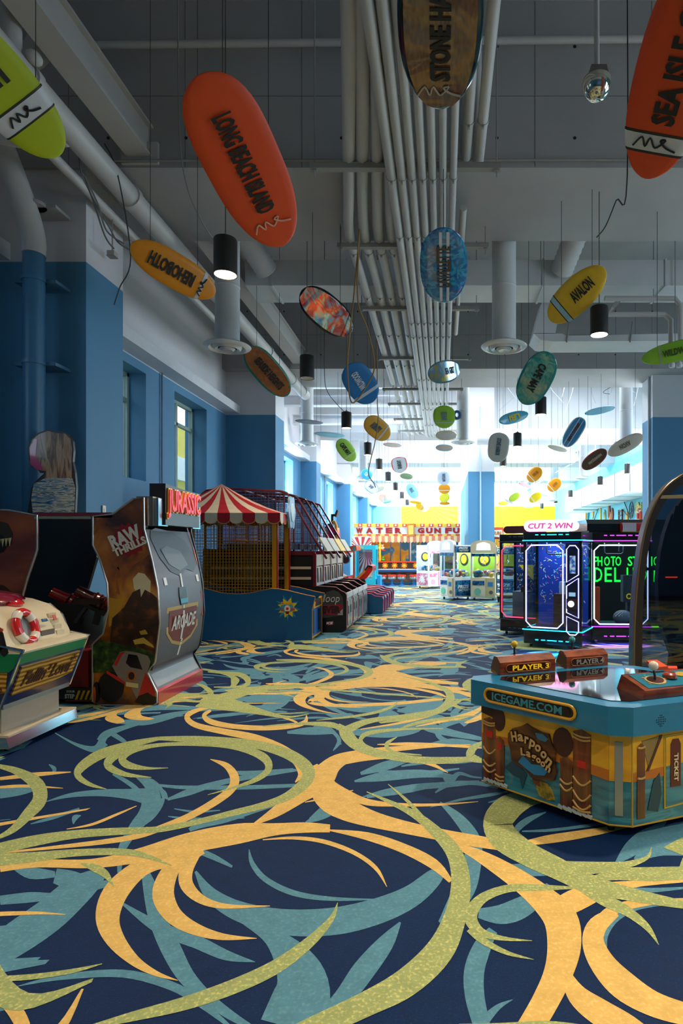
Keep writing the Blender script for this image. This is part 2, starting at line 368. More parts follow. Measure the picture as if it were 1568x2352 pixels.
# ================================================================== carpet swirls (traced as strokes, laid on the floor, repeated every 3.66 m)
def A(*p): return [(x/1.4255, 1500+y/1.4255, w/1.4255) for x, y, w in p]
def Z(*p): return [(700+x/1.806, 1500+y/1.806, w/1.806) for x, y, w in p]
YEL = [
 A((0,705,26),(120,690,26),(300,690,30),(450,665,46),(620,622,66),(780,592,66),(900,578,40),(1000,572,34),(1080,575,26)),
 A((820,567,3),(900,522,34),(985,462,56),(1050,412,80),(1095,362,52),(1160,335,30),(1260,318,20),(1400,306,11),(1540,301,3)),
 A((1020,372,40),(1045,420,80),(1080,475,92),(1140,515,74),(1220,545,54),(1320,570,42),(1440,595,38),(1568,618,38),(1700,640,30)),
 A((1095,425,6),(1130,458,26),(1200,488,22),(1300,497,12),(1430,497,8),(1565,487,2)),
 A((1120,360,14),(1200,345,16),(1300,340,14),(1400,360,14),(1466,392,2)),
 A((688,348,2),(742,370,20),(768,410,30),(755,448,26),(700,490,24),(620,535,22),(540,568,20),(450,600,18),(330,620,16),(150,640,10),(0,655,4)),
 A((720,172,6),(650,186,12),(612,208,18),(640,236,18),(730,257,20),(830,277,24),(920,312,26),(970,352,30),(986,395,22),(966,424,3)),
 A((1003,204,3),(998,226,14),(955,240,14),(860,246,16),(760,240,16),(690,225,18),(668,205,14),(690,188,8)),
 A((575,680,40),(500,690,50),(440,720,62),(375,790,80),(352,870,78),(378,940,62),(440,1008,36),(510,1050,18),(582,1073,2)),
 A((660,640,40),(580,690,46),(545,740,62),(535,800,72),(570,862,58),(640,905,40),(730,930,22),(840,935,2)),
 A((640,650,40),(610,710,44),(612,762,44),(660,808,30),(740,830,16),(884,829,2)),
 A((860,612,3),(960,606,10),(1060,618,14),(1160,655,14),(1230,705,13),(1266,766,2)),
 A((1075,580,4),(1200,600,26),(1320,640,32),(1420,692,34),(1475,748,14)),
 A((0,412,10),(120,398,14),(232,390,3)), A((0,440,8),(80,436,10),(206,443,2)),
 A((-120,860,6),(0,855,14),(120,852,10),(214,857,2)), A((-60,1100,3),(10,1130,44),(60,1190,52),(84,1260,40),(70,1330,10)),
 A((218,577,2),(300,562,8),(380,530,8),(447,501,2)),
 Z((600,790,12),(690,825,40),(790,880,66),(890,945,86),(985,1020,110),(1060,1105,140),(1075,1215,140),(1050,1330,120),(1000,1440,112),(940,1539,104),(850,1640,60)),
 Z((1000,1075,40),(1080,1045,90),(1160,1010,90),(1250,980,56),(1360,960,30),(1470,950,22),(1600,945,10)),
 Z((1290,1075,40),(1215,1130,80),(1195,1200,90),(1235,1290,104),(1320,1380,120),(1440,1455,104),(1580,1500,90),(1700,1520,50)),
 Z((1080,1330,40),(1130,1420,84),(1220,1490,110),(1340,1560,110),(1480,1640,60)),
 Z((1200,1120,14),(1260,1075,40),(1350,1045,36),(1480,1030,20),(1620,1020,8)),
 Z((880,795,12),(1000,775,34),(1130,755,34),(1280,728,24),(1420,690,18),(1568,648,10)),
 Z((300,380,3),(420,378,14),(560,382,12),(700,392,8),(748,396,2)),
 A((870,100,2),(1000,110,18),(1060,140,16),(1010,160,10),(1100,172,10),(1300,165,10),(1450,150,8)),
 A((1060,118,14),(1110,104,22),(1230,98,26),(1360,104,18),(1460,120,12),(1568,140,6)),
 A((1210,70,4),(1250,55,30),(1330,45,14),(1460,34,6)), A((1230,60,8),(1290,74,30),(1380,90,16),(1500,100,8)),
]
YEL += [Z((460,305,3),(580,280,14),(690,252,20),(745,218,10),(800,180,4)), A((1480,150,4),(1440,190,10),(1330,225,8),(1180,250,3)), Z((0,620,3),(90,600,10),(200,570,4))]
GRN = [
 A((520,280,12),(640,283,22),(760,290,24),(860,305,28),(950,335,36),(1006,380,42),(1000,422,38),(940,470,28),(860,500,22),(760,525,20),(640,555,18),(520,578,20),(380,585,24),(240,595,28),(100,618,36),(-60,655,36)),
 A((520,280,12),(430,300,24),(330,332,32),(268,372,30),(255,402,22),(292,430,14),(348,446,2)),
 A((550,377,2),(480,378,10),(420,368,24),(400,345,24),(440,318,18),(540,300,12),(700,300,16),(800,315,22),(866,345,28),(878,382,22),(838,415,16),(770,440,8),(680,465,2)),
 A((495,408,2),(410,398,16),(354,370,26),(372,340,26),(430,318,14)),
 A((-60,360,6),(0,372,14),(60,390,26),(120,430,46),(130,480,46),(90,530,36),(40,580,22),(-20,612,8)),
 A((-80,690,30),(0,678,40),(120,668,32),(250,655,24),(400,652,22),(480,666,16),(562,697,2)),
 A((265,690,4),(310,705,26),(345,725,24),(372,765,4)),
 A((1105,818,2),(1084,872,18),(1010,950,36),(900,1030,46),(760,1095,48),(600,1150,44),(440,1190,32),(300,1225,14)),
 A((1200,455,3),(1340,520,22),(1420,580,36),(1488,660,52),(1508,760,64),(1488,870,74),(1436,980,92),(1330,1080,94),(1200,1150,82),(1040,1222,74),(860,1290,40)),
 A((-60,1074,12),(0,1069,18),(120,1060,18),(240,1042,14),(334,1019,2)),
 A((0,118,8),(620,176,2)), 
 A((640,175,4),(700,165,40),(780,175,36),(860,195,18),(940,210,8),(1010,200,2)),
 A((700,160,40),(760,140,30),(850,118,18),(960,108,10),(1100,106,4)),
 A((660,160,14),(690,135,20),(670,112,12),(640,100,3)),
 A((1110,232,3),(1130,262,40),(1165,300,36),(1240,330,26),(1360,350,24),(1470,352,22),(1568,346,14)),
 A((1130,256,30),(1200,225,18),(1330,205,10),(1460,180,6),(1520,150,3)),
 A((1300,275,2),(1265,300,14),(1290,325,8),(1380,335,4)),
 A((1120,250,14),(1080,235,18),(980,232,8),(860,240,3)),
 A((680,62,3),(780,70,14),(812,92,20),(790,110,8),(700,112,3)),
 A((1200,305,4),(1180,285,14),(1210,262,14),(1320,250,8),(1450,248,3)),
 Z((1010,608,14),(930,610,60),(850,640,110),(800,700,120),(825,765,118),(915,830,100),(1040,892,90),(1180,958,80),(1330,998,58),(1568,1045,34),(1700,1060,12)),
 Z((1140,975,6),(980,975,26),(850,977,32),(750,1010,40),(698,1060,52),(690,1112,52),(735,1162,34),(825,1186,18),(942,1195,2)),
 Z((690,1140,50),(740,1195,30),(840,1246,18),(948,1273,2)),
 Z((1110,955,20),(1240,1025,50),(1340,1075,40),(1420,1140,26),(1467,1212,2)),
 Z((930,850,6),(1050,882,40),(1200,892,50),(1330,880,30),(1418,850,16),(1437,806,2)),
 Z((1150,945,8),(1300,920,48),(1450,918,58),(1600,912,50),(1720,900,20)),
 Z((640,1560,40),(800,1548,22),(1000,1535,14),(1150,1545,4)),
 Z((345,545,3),(430,620,14),(520,720,18)),
]
GRN += [Z((746,365,6),(696,398,30),(690,432,36),(748,452,12)), Z((380,320,3),(470,290,14),(600,270,10),(720,260,3))]
BLU = [
 A((640,715,8),(690,790,44),(780,845,66),(920,880,84),(1080,880,90),(1220,850,86),(1340,800,74),(1420,735,56),(1452,700,14)),
 A((815,643,2),(826,690,16),(870,742,19),(960,786,19),(1080,805,14),(1242,807,2)),
 A((800,880,20),(890,930,60),(960,1010,130),(990,1100,180),(960,1230,220)),
 A((1310,882,6),(1262,950,54),(1190,1040,74),(1125,1130,66),(1050,1220,70)),
 A((-60,1010,90),(60,930,110),(160,860,110),(240,790,100),(300,745,70),(345,715,20)),
 A((470,700,20),(500,800,56),(520,880,60),(560,970,66),(610,1060,56),(680,1130,40),(760,1190,30),(850,1240,10)),
 A((400,820,8),(520,900,40),(640,945,44),(740,990,34),(835,1012,2)),
 A((55,1092,2),(200,1062,18),(400,1050,26),(560,1090,30),(660,1150,26),(760,1230,10)),
 A((0,810,30),(100,800,34),(170,795,20),(186,770,4)), A((180,730,50),(240,745,60),(320,760,30),(390,740,6)),
 A((150,487,2),(230,466,14),(330,458,22),(420,462,34),(500,470,56),(530,460,30),(548,478,6)),
 A((440,400,6),(490,430,40),(510,470,60),(490,520,50),(450,560,40),(400,640,26),(390,720,12)),
 A((548,480,8),(620,455,22),(700,430,18),(820,405,16),(980,382,8)), A((500,430,6),(600,440,12),(800,440,14),(1000,432,10)),
 A((370,395,10),(440,440,16),(470,490,14),(445,540,3)), A((0,460,34),(70,452,26),(130,440,10)),
 A((330,290,30),(350,265,24),(420,240,14),(520,215,8),(600,205,3)), A((340,290,34),(310,315,22),(250,300,10),(180,262,3)),
 A((360,260,16),(400,285,14),(420,300,4)), A((240,560,3),(245,540,18),(265,532,2)), A((100,560,3),(170,540,12),(260,510,8)),
 A((620,580,12),(660,560,26),(740,545,20),(840,515,14),(960,480,6)), A((570,510,3),(640,520,8),(720,515,3)), A((550,535,3),(650,545,12),(800,540,3)),
 A((1000,555,6),(1050,535,24),(1100,520,8)), A((1160,420,6),(1250,405,30),(1380,395,26),(1490,405,10)),
 A((1180,395,10),(1260,370,30),(1330,352,14)), A((1200,470,12),(1320,450,22),(1440,430,14),(1568,420,6)),
 A((1100,250,4),(1180,260,24),(1280,255,44),(1360,235,50),(1380,215,20)), A((1090,320,3),(1110,290,14),(1100,265,8)),
 A((760,150,6),(840,150,24),(930,140,34),(990,128,14)), A((640,150,6),(600,135,20),(560,160,14),(480,180,8),(400,200,3)),
 A((1300,190,6),(1380,180,40),(1450,160,14)), A((940,260,8),(1020,255,26),(1090,260,10)),
 A((1000,90,14),(1060,70,20),(1180,60,12),(1300,62,6)), A((1160,118,2),(1250,135,8),(1370,132,2)),
 A((760,390,8),(840,395,20),(960,380,6)), A((160,365,3),(178,380,14),(170,400,2)),
 Z((560,620,10),(640,690,44),(700,780,60),(690,880,80),(660,980,90),(600,1080,60),(560,1120,20)),
 Z((720,1080,40),(810,1085,80),(890,1060,90),(970,1010,60),(1010,960,20)),
 Z((780,1150,40),(735,1220,74),(702,1320,84),(705,1430,80),(735,1550,70)), Z((862,1438,2),(800,1470,24),(740,1530,44)),
 Z((1250,1240,6),(1240,1170,36),(1280,1100,44),(1370,1060,20),(1480,1045,6)),
 Z((1290,870,10),(1345,820,60),(1400,770,64),(1460,730,40),(1500,690,8)), Z((1370,860,20),(1470,790,110),(1600,770,140),(1720,800,60)),
 Z((740,860,14),(840,900,50),(930,900,54),(1010,905,40),(1100,930,8)), Z((900,740,6),(1020,735,12),(1180,715,12),(1340,690,3)),
 Z((1000,660,4),(930,690,24),(880,730,26),(890,760,6)), Z((1060,1010,6),(1180,1000,26),(1300,985,30),(1430,985,20),(1568,975,10)),
 Z((540,580,6),(600,545,20),(700,540,16),(800,560,8)), Z((570,500,10),(600,530,30),(640,500,16),(700,515,8),(790,520,3)),
 Z((400,470,6),(520,450,20),(640,450,20),(740,440,10)), Z((230,600,3),(330,575,18),(470,555,26),(620,545,20),(750,535,6)),
 Z((300,490,8),(400,500,24),(520,495,16),(640,480,6)), Z((170,690,20),(100,640,30),(20,690,10)),
]
BLU += [Z((440,250,10),(500,300,40),(600,330,30),(700,350,20),(760,360,6)), Z((750,270,6),(640,280,20),(560,310,24),(560,350,20),(640,380,14),(740,390,4)), Z((600,240,14),(610,200,34),(680,170,22),(740,160,6)),
 Z((760,620,4),(860,600,16),(980,590,18),(1100,600,6)), Z((520,640,3),(640,610,10),(760,590,14),(840,575,6)), Z((100,220,4),(220,230,30),(330,225,40),(420,200,14)), Z((20,330,3),(60,300,20),(120,330,16),(150,380,4)),
 A((1400,300,6),(1480,290,20),(1568,300,14),(1640,320,4)), A((560,620,6),(680,660,20),(760,700,8)), A((40,700,10),(100,720,40),(180,725,20)), A((620,190,6),(560,205,20),(470,225,24),(380,225,10))]
def stroke_floor(st, k=5):
    pts = crom(st, k); L = []; R = []
    for i, (x, y, w) in enumerate(pts):
        a = pts[max(i-1, 0)]; b = pts[min(i+1, len(pts)-1)]; dx, dy = b[0]-a[0], b[1]-a[1]; d = math.hypot(dx, dy) or 1
        nx, ny = -dy/d, dx/d; w = max(w, .6)/2
        p = G(x+nx*w, max(y+ny*w, 1480)); q = G(x-nx*w, max(y-ny*w, 1480)); L.append((p.x, p.y)); R.append((q.x, q.y))
    return L, R
PER = 3.66
def swirls(name, strokes, mat, z0, seedz, drop=.2, shift=False):
    rnd = random.Random(seedz); m = MB()
    for st in strokes:
        L, R = stroke_floor(st)
        cx = sum(p[0] for p in L+R)/(2*len(L)); cy = sum(p[1] for p in L+R)/(2*len(L))
        for j in [q/2 for q in range(-4, 28)] if shift else range(-2, 14):
            for i in ([q+.5*((j*2) % 2) for q in range(-3, 5)] if shift else range(-3, 5)):
                X, Y = cx+i*PER, cy+j*PER
                if X < -5.6 or X > 9.6 or Y < -3 or Y > 52: continue
                if (i or j):
                    if Y > .3:
                        py = CY+F*H/Y; px = CX+X*F/Y
                        if py > 1660 and -60 < px < 1640: continue
                    if Y > 7 and rnd.random() < drop: continue
                st_ = 1 if Y < 16 else (2 if Y < 26 else 4)
                l = L[::st_]; r = R[::st_]
                z = z0+rnd.random()*.0004; n = len(l)
                vs = [(p[0]+i*PER, p[1]+j*PER, z) for p in l]+[(p[0]+i*PER, p[1]+j*PER, z) for p in r]
                m.add(vs, [(k, k+1, n+k+1, n+k) for k in range(n-1)])
    me = bpy.data.meshes.new(name); me.from_pydata(m.v, [], m.f); me.materials.append(mat)
    o = bpy.data.objects.new(name, me); C.objects.link(o); o.parent = floor; o['kind'] = 'stuff'
    # all faces look up
    bm = bmesh.new(); bm.from_mesh(me); bm.normal_update()
    fl = [f for f in bm.faces if f.normal.z < 0]; bmesh.ops.reverse_faces(bm, faces=fl); bm.to_mesh(me); bm.free()
    return o
swirls('carpet_blue_swirls', BLU, carpetmat(bpy.data.materials.new('carpet_blue'), '#52879b', '#6f9dab', .3, 60), .0006, 1, .15, True)
swirls('carpet_yellow_swirls', YEL, carpetmat(bpy.data.materials.new('carpet_yellow'), '#dcb565', '#ecd088', .3, 60), .0012, 2, .35)
swirls('carpet_green_swirls', GRN, carpetmat(bpy.data.materials.new('carpet_green'), '#9aa76c', '#d4d082', .22, 70), .0018, 3, .35)
# ================================================================== ceiling services
PIPEW = M('#b3b1af', .5, noise=.05, ns=3); DUCTW = M('#c4c6c8', .5, noise=.05, ns=3); HANG = M('#8d8a86', .6); WIRE = M('#3a3836', .6)
# --- pendant lamps: three rows of black cylinders
def pendant():
    t = thing('pendant_lamp', 'black cylinder pendant lamp', 'lamp')
    MB().lathe([(.125, 0), (.125, .38), (.118, .395), (.05, .40)], seg=28, caps=False).build('shade', M('#242220', .45), t, True)
    MB().lathe([(.117, .004), (.117, .12)], seg=28, caps=False).build('inner_reflector', M('#cfc7bb', .4), t, True)
    MB().lathe([(.116, .03), (.001, .035)], seg=28, caps=False).build('diffuser', M('#fff0d8', .4, emit=14, ecol='#ffe2bd'), t)
    MB().lathe([(.05, .395), (.05, .425), (.02, .43), (.012, .46)], seg=12).build('cap', STEEL, t, True)
    MB().tube([(0, 0, .44), (0, 0, 4.2)], .006, 6).build('cord', M('#4a4542', .5), t)
    return t
P0 = pendant(); used = []
ROWS = {'left': (-2.37, [2.4, 6.67, 10.7, 15.1, 19.4, 22.9, 26.8, 31.0, 36.0, 41.5]), 'centre': (2.2, [-2.6, .4, 4.2, 8.54, 13.6, 17.8, 22.0, 26.9, 31.6]),
        'right': (7.36, [24.2, 28.4, 35.0, 39.5, 45.0])}
ORD = ['nearest', 'second', 'third', 'fourth', 'fifth', 'sixth', 'seventh', 'eighth', 'ninth', 'tenth', 'eleventh']
spot = None
for row, (x, ys) in ROWS.items():
    vis = 0
    for y in ys:
        o = P0 if not used else copy_tree(P0); used.append(o)
        o.location = (x, y, 4.6); o['group'] = 'pendant lamps in rows'
        if (row, y) == ('left', 2.4): o['label'] = 'black pendant lamp hanging above the foreground carpet on the left'
        elif (row, y) == ('centre', .4): o['label'] = 'black pendant lamp hanging above the viewer on the right'
        elif (row, y) == ('centre', -2.6): o['label'] = 'black pendant lamp hanging behind the viewer'  # unseen lamp, added to warm the faces turned to the viewer
        elif (row, y) == ('centre', 4.2): o['label'] = 'black pendant lamp hanging above the near end of the conduits'
        else:
            vis += 1; o['label'] = '%s visible black cylinder pendant lamp in the %s row%s' % (ORD[vis-1], row, ', unlit' if (row, y) == ('left', 10.7) else '')
        if (row, y) == ('left', 10.7):
            for ch in o.children:
                if ch.name.startswith('diffuser'):
                    ch.data = ch.data.copy(); ch.data.materials[0] = M('#d8dde0', .5)
            continue
        l = bpy.data.lights.new('pendant_light', 'SPOT'); l.energy = 430 if y < 5 else (130 if y < 12 else 50); l.spot_size = math.radians(118); l.spot_blend = .8; l.color = (1.0, .80, .57); l.shadow_soft_size = .11
        lo = bpy.data.objects.new('pendant_light', l); C.objects.link(lo); lo.parent = o; lo.location = (0, 0, .02)
# --- vertical round ducts with disc diffusers
def diffuser(ztop):
    t = thing('ceiling_diffuser', 'round white duct drop with chrome disc diffuser', 'air duct')
    m = MB(); m.lathe([(.2, .12), (.2, ztop)], seg=28, caps=False)
    for z in (1.0, 2.2): m.lathe([(.2, z), (.206, z+.01), (.206, z+.03), (.2, z+.04)], seg=28, caps=False)
    m.build('duct', DUCTW, t, True)
    MB().lathe([(.2, .12), (.225, .11), (.235, .06), (.22, .05)], seg=28, caps=False).build('collar', DUCTW, t, True)
    MB().lathe([(.24, .06), (.36, .05), (.385, .03), (.37, .012), (.30, -.01), (.26, .02)], seg=36, caps=False).build('outer_cone', M('#d6dadd', .35, .3, noise=.02), t, True)
    MB().lathe([(.25, .02), (.20, -.03), (.15, -.005)], seg=32, caps=False).build('middle_cone', M('#c9ced1', .35, .3, noise=.02), t, True)
    MB().lathe([(.13, -.01), (.09, -.045), (.02, -.035), (.0005, -.03)], seg=28, caps=False).build('centre_cone', M('#c2c8cb', .35, .3, noise=.02), t, True)
    MB().lathe([(.255, .05), (.0005, .05)], seg=28, caps=False).build('throat', M('#2a2c2e', .7), t)
    return t
D0 = diffuser(3.8); dl = []
for px, py, D, lb in ((522, 800, 10.2, 'left disc diffuser below the nearest pendant lamp'), (1157, 800, 10.2, 'disc diffuser right of the conduits behind the first beam'),
        (705, 1022, 19.6, 'disc diffuser on the left behind the second beam'), (1063, 1018, 19.4, 'disc diffuser below the far end of the conduits'), (1437, 1018, 19.4, 'disc diffuser near the right-hand pier'),
        (833, 1098, 28.7, 'disc diffuser on the left in the bright far bay'), (1340, 1100, 28.7, 'disc diffuser on the right in the bright far bay'), (1268, 1150, 38.0, 'disc diffuser above the yellow wall on the right'), (1213, 1165, 46.0, 'most distant disc diffuser in front of the yellow sunburst')):
    o = D0 if not dl else copy_tree(D0); dl.append(o); o.location = W(px, py, D); o['label'] = 'round white duct drop, '+lb; o['group'] = 'duct drops with disc diffusers'
# --- conduit bundle
def conduit(path, r, lb, collars, mat=PIPEW):
    t = thing('conduit_pipe', lb, 'conduit', 'overhead conduit bundle', path[0])
    o = Vector(path[0]); MB().tube([Vector(p)-o for p in path], r, 12).build('tube', mat, t, True)
    for y in collars:
        for a, b in zip(path, path[1:]):
            lo_, hi_ = min(a[1], b[1]), max(a[1], b[1])
            if lo_ <= y < hi_:
                f = (y-a[1])/(b[1]-a[1]); p = Vector(a).lerp(Vector(b), f); d = (Vector(b)-Vector(a)).normalized()
                MB().tube([p-d*.02-o, p+d*.02-o], r+.008, 12).build('coupling', PIPEW, t, True)
                MB().box(p.x-o.x-.012, p.x-o.x+.012, p.y-o.y-.03, p.y-o.y+.01, p.z-o.z-r-.03, p.z-o.z-r+.01).build('strap', HANG, t)
                break
ZC = 6.4
for i in range(4):   # large conduits: veer as they near the viewer, bend right at the far end
    xs = (-1.41, -1.17, -.965, -.752)[i]; kn = (-.153, -.131, -.107, -.086)[i]
    pts = [(kn*3.2, 3.2, ZC), (kn*5, 5.0, ZC), (kn*6.8, 6.8, ZC), (kn*8.2, 8.2, ZC), ((kn*9.2+2*xs)/3, 9.3, ZC), (xs, 10.6, ZC), (xs, 12, ZC), (xs, 16, ZC), (xs, 22, ZC), (xs, 24.9-.12*i, ZC), (xs+.06, 25.3-.12*i, ZC), (xs+.22, 25.55-.12*i, ZC), (1.0, 25.65-.12*i, ZC)]
    conduit([tuple(p) for p in crom(pts, 5)], .077, '%s large white conduit from the left in the overhead bundle' % ORD[i].replace('nearest', 'first'), (9.8, 11.5, 13.5, 15.7, 17.6, 19.4, 21.5, 23.5))
for i in range(7):   # smaller conduits under the hangers
    x = -.62+i*.128; z = ZC-.16; r = .062-.003*i
    conduit([(x-.02, 3.0, z), (x, 12, z), (x, 20, z), (x, 24.6, z), (x+.03, 24.9, z), (x+.2, 25.1, z), (1.0, 25.15, z)], r, '%s small white conduit from the left slung under the hangers' % ORD[i].replace('nearest', 'first'), (4.3, 7.6, 9.0, 12.4, 13.2, 16.5, 20.0, 22.5))
for i, (x, ye) in enumerate(((.30, 7.7), (.46, 7.85))):
    conduit([(x, 3.2, ZC+.05), (x, ye-.5, ZC+.05), (x, ye-.15, ZC+.07), (x-.01, ye, ZC+.2), (x-.01, ye, 8.7)], .06, ('inner' if i == 0 else 'outer')+' conduit on the right that turns up at the first beam', (5.2, 6.9))
conduit([(.30, 8.6, ZC+.02), (.30, 13.6, ZC+.02), (.30, 13.8, ZC+.15), (.30, 13.8, 7.6)], .05, 'short conduit right of the bundle that ends between the beams', (10, 12))
for i, y in enumerate((7.5, 9.45, 11.9, 15.0, 17.9, 19.7, 22.0, 24.2)):   # trapeze hangers
    t = thing('trapeze_hanger', '%s steel cross bar carrying the conduits' % ORD[i].replace('nearest', 'nearest').capitalize().lower(), 'hanger', 'conduit hangers', (0, y, ZC-.1))
    x0, x1 = (-1.62, .72) if i < 4 else (-1.75, .62)
    m = MB(); m.box(x0, x1, -.045, .045, -.03, .03); m.box(x0, x1, -.055, .055, .028, .034); m.build('strut', HANG, t)
    for x in (x0+.05, x1-.05):
        MB().tube([(x, 0, -.12), (x, 0, 2.5 if not (8 < y < 9.9 or 16.9 < y < 18.85) else .31)], .008, 6).build('rod', HANG, t)
        MB().box(x-.03, x+.03, -.03, .03, -.05, -.03).build('nut_plate', HANG, t)
# --- large drain pipe along the left, with couplings
t = thing('drain_pipe', 'large white drain pipe running along the left below the beams', 'pipe', None, (-4.25, 6, 6.4))
MB().tube([(-.02, -3.5, .02), (0, 3, 0), (0, 9, 0), (0, 12.6, -.02), (.02, 12.9, -.02)], .145, 16).build('tube', PIPEW, t, True)
for y in (-.4, .25, 2.3, 5.6, 8.8, 11.2, 12.5): MB().tube([(0, y-.05, 0), (0, y+.05, 0)], .165, 16).build('coupling', PIPEW, t, True)
MB().tube([(0, .0, .05), (0, .0, 2.3)], .1, 12).build('riser', PIPEW, t, True)
MB().ball((.17, .1, .12), .07, .09, .06).build('clamp_bolt', PIPEW, t, True)
# --- second, smaller pipe beside it
tag(MB().tube([(-4.55, 4.5, 6.2), (-4.55, 16.8, 6.2)], .06, 10).build('branch_pipe', PIPEW, None, True), 'thinner white pipe beside the large drain pipe on the left', 'pipe')
# --- vertical rain pipe in the near left corner, blue below the paint line
t = thing('rain_pipe', 'vertical rain pipe in the near left corner, painted blue below', 'pipe', None, (PX(78, 7.7), 7.7, 0))
def rp(px, py, D): return W(px, py, D)-Vector((PX(78, 7.7), 7.7, 0))
MB().tube([(0, 0, 0), (0, 0, 5.32)], .125, 18).build('blue_shaft', M('#33688c', .4, noise=.05), t, True)
MB().tube([Vector(p) for p in crom([(0, 0, 5.32), (0, 0, 5.5), tuple(rp(66, 500, 7.65)), tuple(rp(30, 400, 7.5)), tuple(rp(-10, 300, 7.4)), tuple(rp(-60, 190, 7.3))], 4)], .135, 18).build('elbow', PIPEW, t, True)
for z in (5.0, 3.95, 5.95): 
    MB().tube([(0, 0, z-.02), (0, 0, z+.02)], .14, 18).build('clamp', M('#3a6c8f' if z < 5.4 else '#9a9896', .4), t, True)
    MB().box(-.26, .26, .02, .33, z-.02, z+.02).build('bracket', M('#35607f' if z < 5.4 else '#9a9896', .5), t)
# --- big elbow at the top left
tag(MB().tube([tuple(p) for p in crom([tuple(W(110, -60, 6.6)), tuple(W(112, 20, 6.6)), tuple(W(90, 110, 6.6)), tuple(W(40, 138, 6.6)), tuple(W(-60, 140, 6.6))], 6)], .13, 16).build('elbow_pipe', PIPEW, None, True), 'white pipe elbow in the top left corner of the ceiling', 'pipe')
tag(MB().tube([W(-40, 300, 7.0), W(60, 318, 7.0), W(150, 312, 7.0)], .11, 14).build('cross_pipe', PIPEW, None, True), 'short horizontal pipe joining the drain pipe at upper left', 'pipe')
# --- long box beams on the left between the cross beams
for a, b, lb in ((2.5, 8.0, 'in front of the first cross beam'), (9.9, 16.9, 'between the first and second cross beams')):
    t = thing('steel_beam', 'long white steel beam on the left '+lb, 'beam', 'long steel beams', (-3.95, a, 6.72))
    MB().box(-.16, .16, 0, b-a, 0, .03).build('bottom_flange', PIPEW, t); MB().box(-.16, .16, 0, b-a, .40, .43).build('top_flange', PIPEW, t); MB().box(-.1, .1, 0, b-a, .03, .4).build('web', PIPEW, t)
    MB().box(-.24, .24, b-a-.05, b-a, -.08, .2).build('end_plate', PIPEW, t)
# --- transverse rectangular duct behind the first beam, with flexible branches
t = thing('cross_duct', 'wide rectangular duct crossing the room behind the first beam', 'air duct', None, (0, 11.45, 6.56))
MB().box(-3.7, 8.2, 0, .8, 0, .48).build('duct_box', DUCTW, t)
for x in (-3.2, -1.0, 1.9, 4.2, 6.4): MB().box(x-.02, x+.02, -.02, .82, -.02, .5).build('joint_flange', DUCTW, t)
for sx, x0, x1, nm in ((-1, -4.35, -3.0, 'left'), (1, 3.1, 2.2, 'right')):
    p = [Vector((PX(525 if sx < 0 else 1330, 11.5), 10.3, 7.6)), Vector((PX(575 if sx < 0 else 1310, 11.3), 10.8, 7.2)), Vector((PX(612 if sx < 0 else 1290, 11.4), 11.42, 6.82))]
    pts = [Vector(q) for q in crom([tuple(q) for q in p], 14)]
    tag(MB().tube(pts, [.2+(.014 if i % 2 else 0) for i in range(len(pts))], 18).build('flexible_duct', DUCTW, None, True), 'ribbed flexible duct entering the wide cross duct on the %s' % nm, 'air duct')
# --- lower return duct on the right
t = thing('return_duct', 'pale rectangular duct with bent end on the right of the ceiling', 'air duct', None, (0, 12.6, 0))
D = 12.6; m = MB()
m.prism([(PX(1245, D), PZ(690, D)), (PX(1290, D), PZ(690, D)), (PX(1275, D), PZ(765, D)), (PX(1225, D), PZ(765, D))], 'y', 0, .6); m.build('drop', DUCTW, t)
m = MB(); m.prism([(PX(1225, D), PZ(767, D)), (PX(1290, D), PZ(767, D)), (PX(1300, D), PZ(772, D)), (PX(1640, D), PZ(765, D)), (PX(1640, D), PZ(783, D)), (PX(1270, D), PZ(785, D)), (PX(1240, D), PZ(781, D))], 'y', -.02, .7); m.build('run', DUCTW, t)
for px in (1300, 1445): MB().tube([(PX(px, D), -.04, PZ(788, D)), (PX(px+6, D), -.04, PZ(740, D))], .015, 6).build('hanger_rod', HANG, t)
# --- small heating pipes on the right
for k, (pts, lb) in enumerate((([(1420, 690), (1395, 722), (1525, 722), (1540, 735), (1540, 800)], 'lower'), ([(1388, 686), (1480, 686), (1550, 686), (1562, 700), (1562, 800)], 'upper'))):
    tag(MB().tube([W(x, y, 11.8-.2*k) for x, y in pts], .05, 10).build('heating_pipe', PIPEW, None, True), lb+' bent heating pipe at the right edge of the ceiling', 'pipe'); hp = W(1500, 722 if k == 0 else 686, 11.8-.2*k); MB().tube([hp, (hp.x, hp.y, 8.79)], .008, 6).build('hanger_rod', HANG, bpy.data.objects['heating_pipe' if k == 0 else 'heating_pipe.001'])
t = thing('twin_spotlight', 'small twin emergency spotlight near the lime surfboard on the right', 'lamp', None, W(1550, 838, 11.4))
for dx in (-.06, .08): MB().lathe([(.03, .06), (.06, .0), (.05, -.05)], (dx, 0, 0), 12).build('lamp_head', M('#cfd3d6', .3), t, True)
MB().box(-.15, .16, -.02, .02, .05, .08).build('bar', HANG, t); MB().tube([(0, 0, .08), (0, 0, 3.6)], .008, 6).build('rod', HANG, t)
# --- sprinkler main across the first beam
for z, y, r in ((8.05, 7.75, .045),):
    tag(MB().tube([(-5.6, y, z-.05), (6, y, z+.08)], r, 10).build('sprinkler_main', PIPEW, None, True), 'thin white pipe crossing in front of the first beam', 'pipe')
tag(MB().tube([(-4.6, 7.93, 6.66), (6, 7.93, 6.68)], .018, 6).build('beam_conduit', M('#8a8884', .6), None, True), 'thin conduit along the lower edge of the first beam', 'conduit')
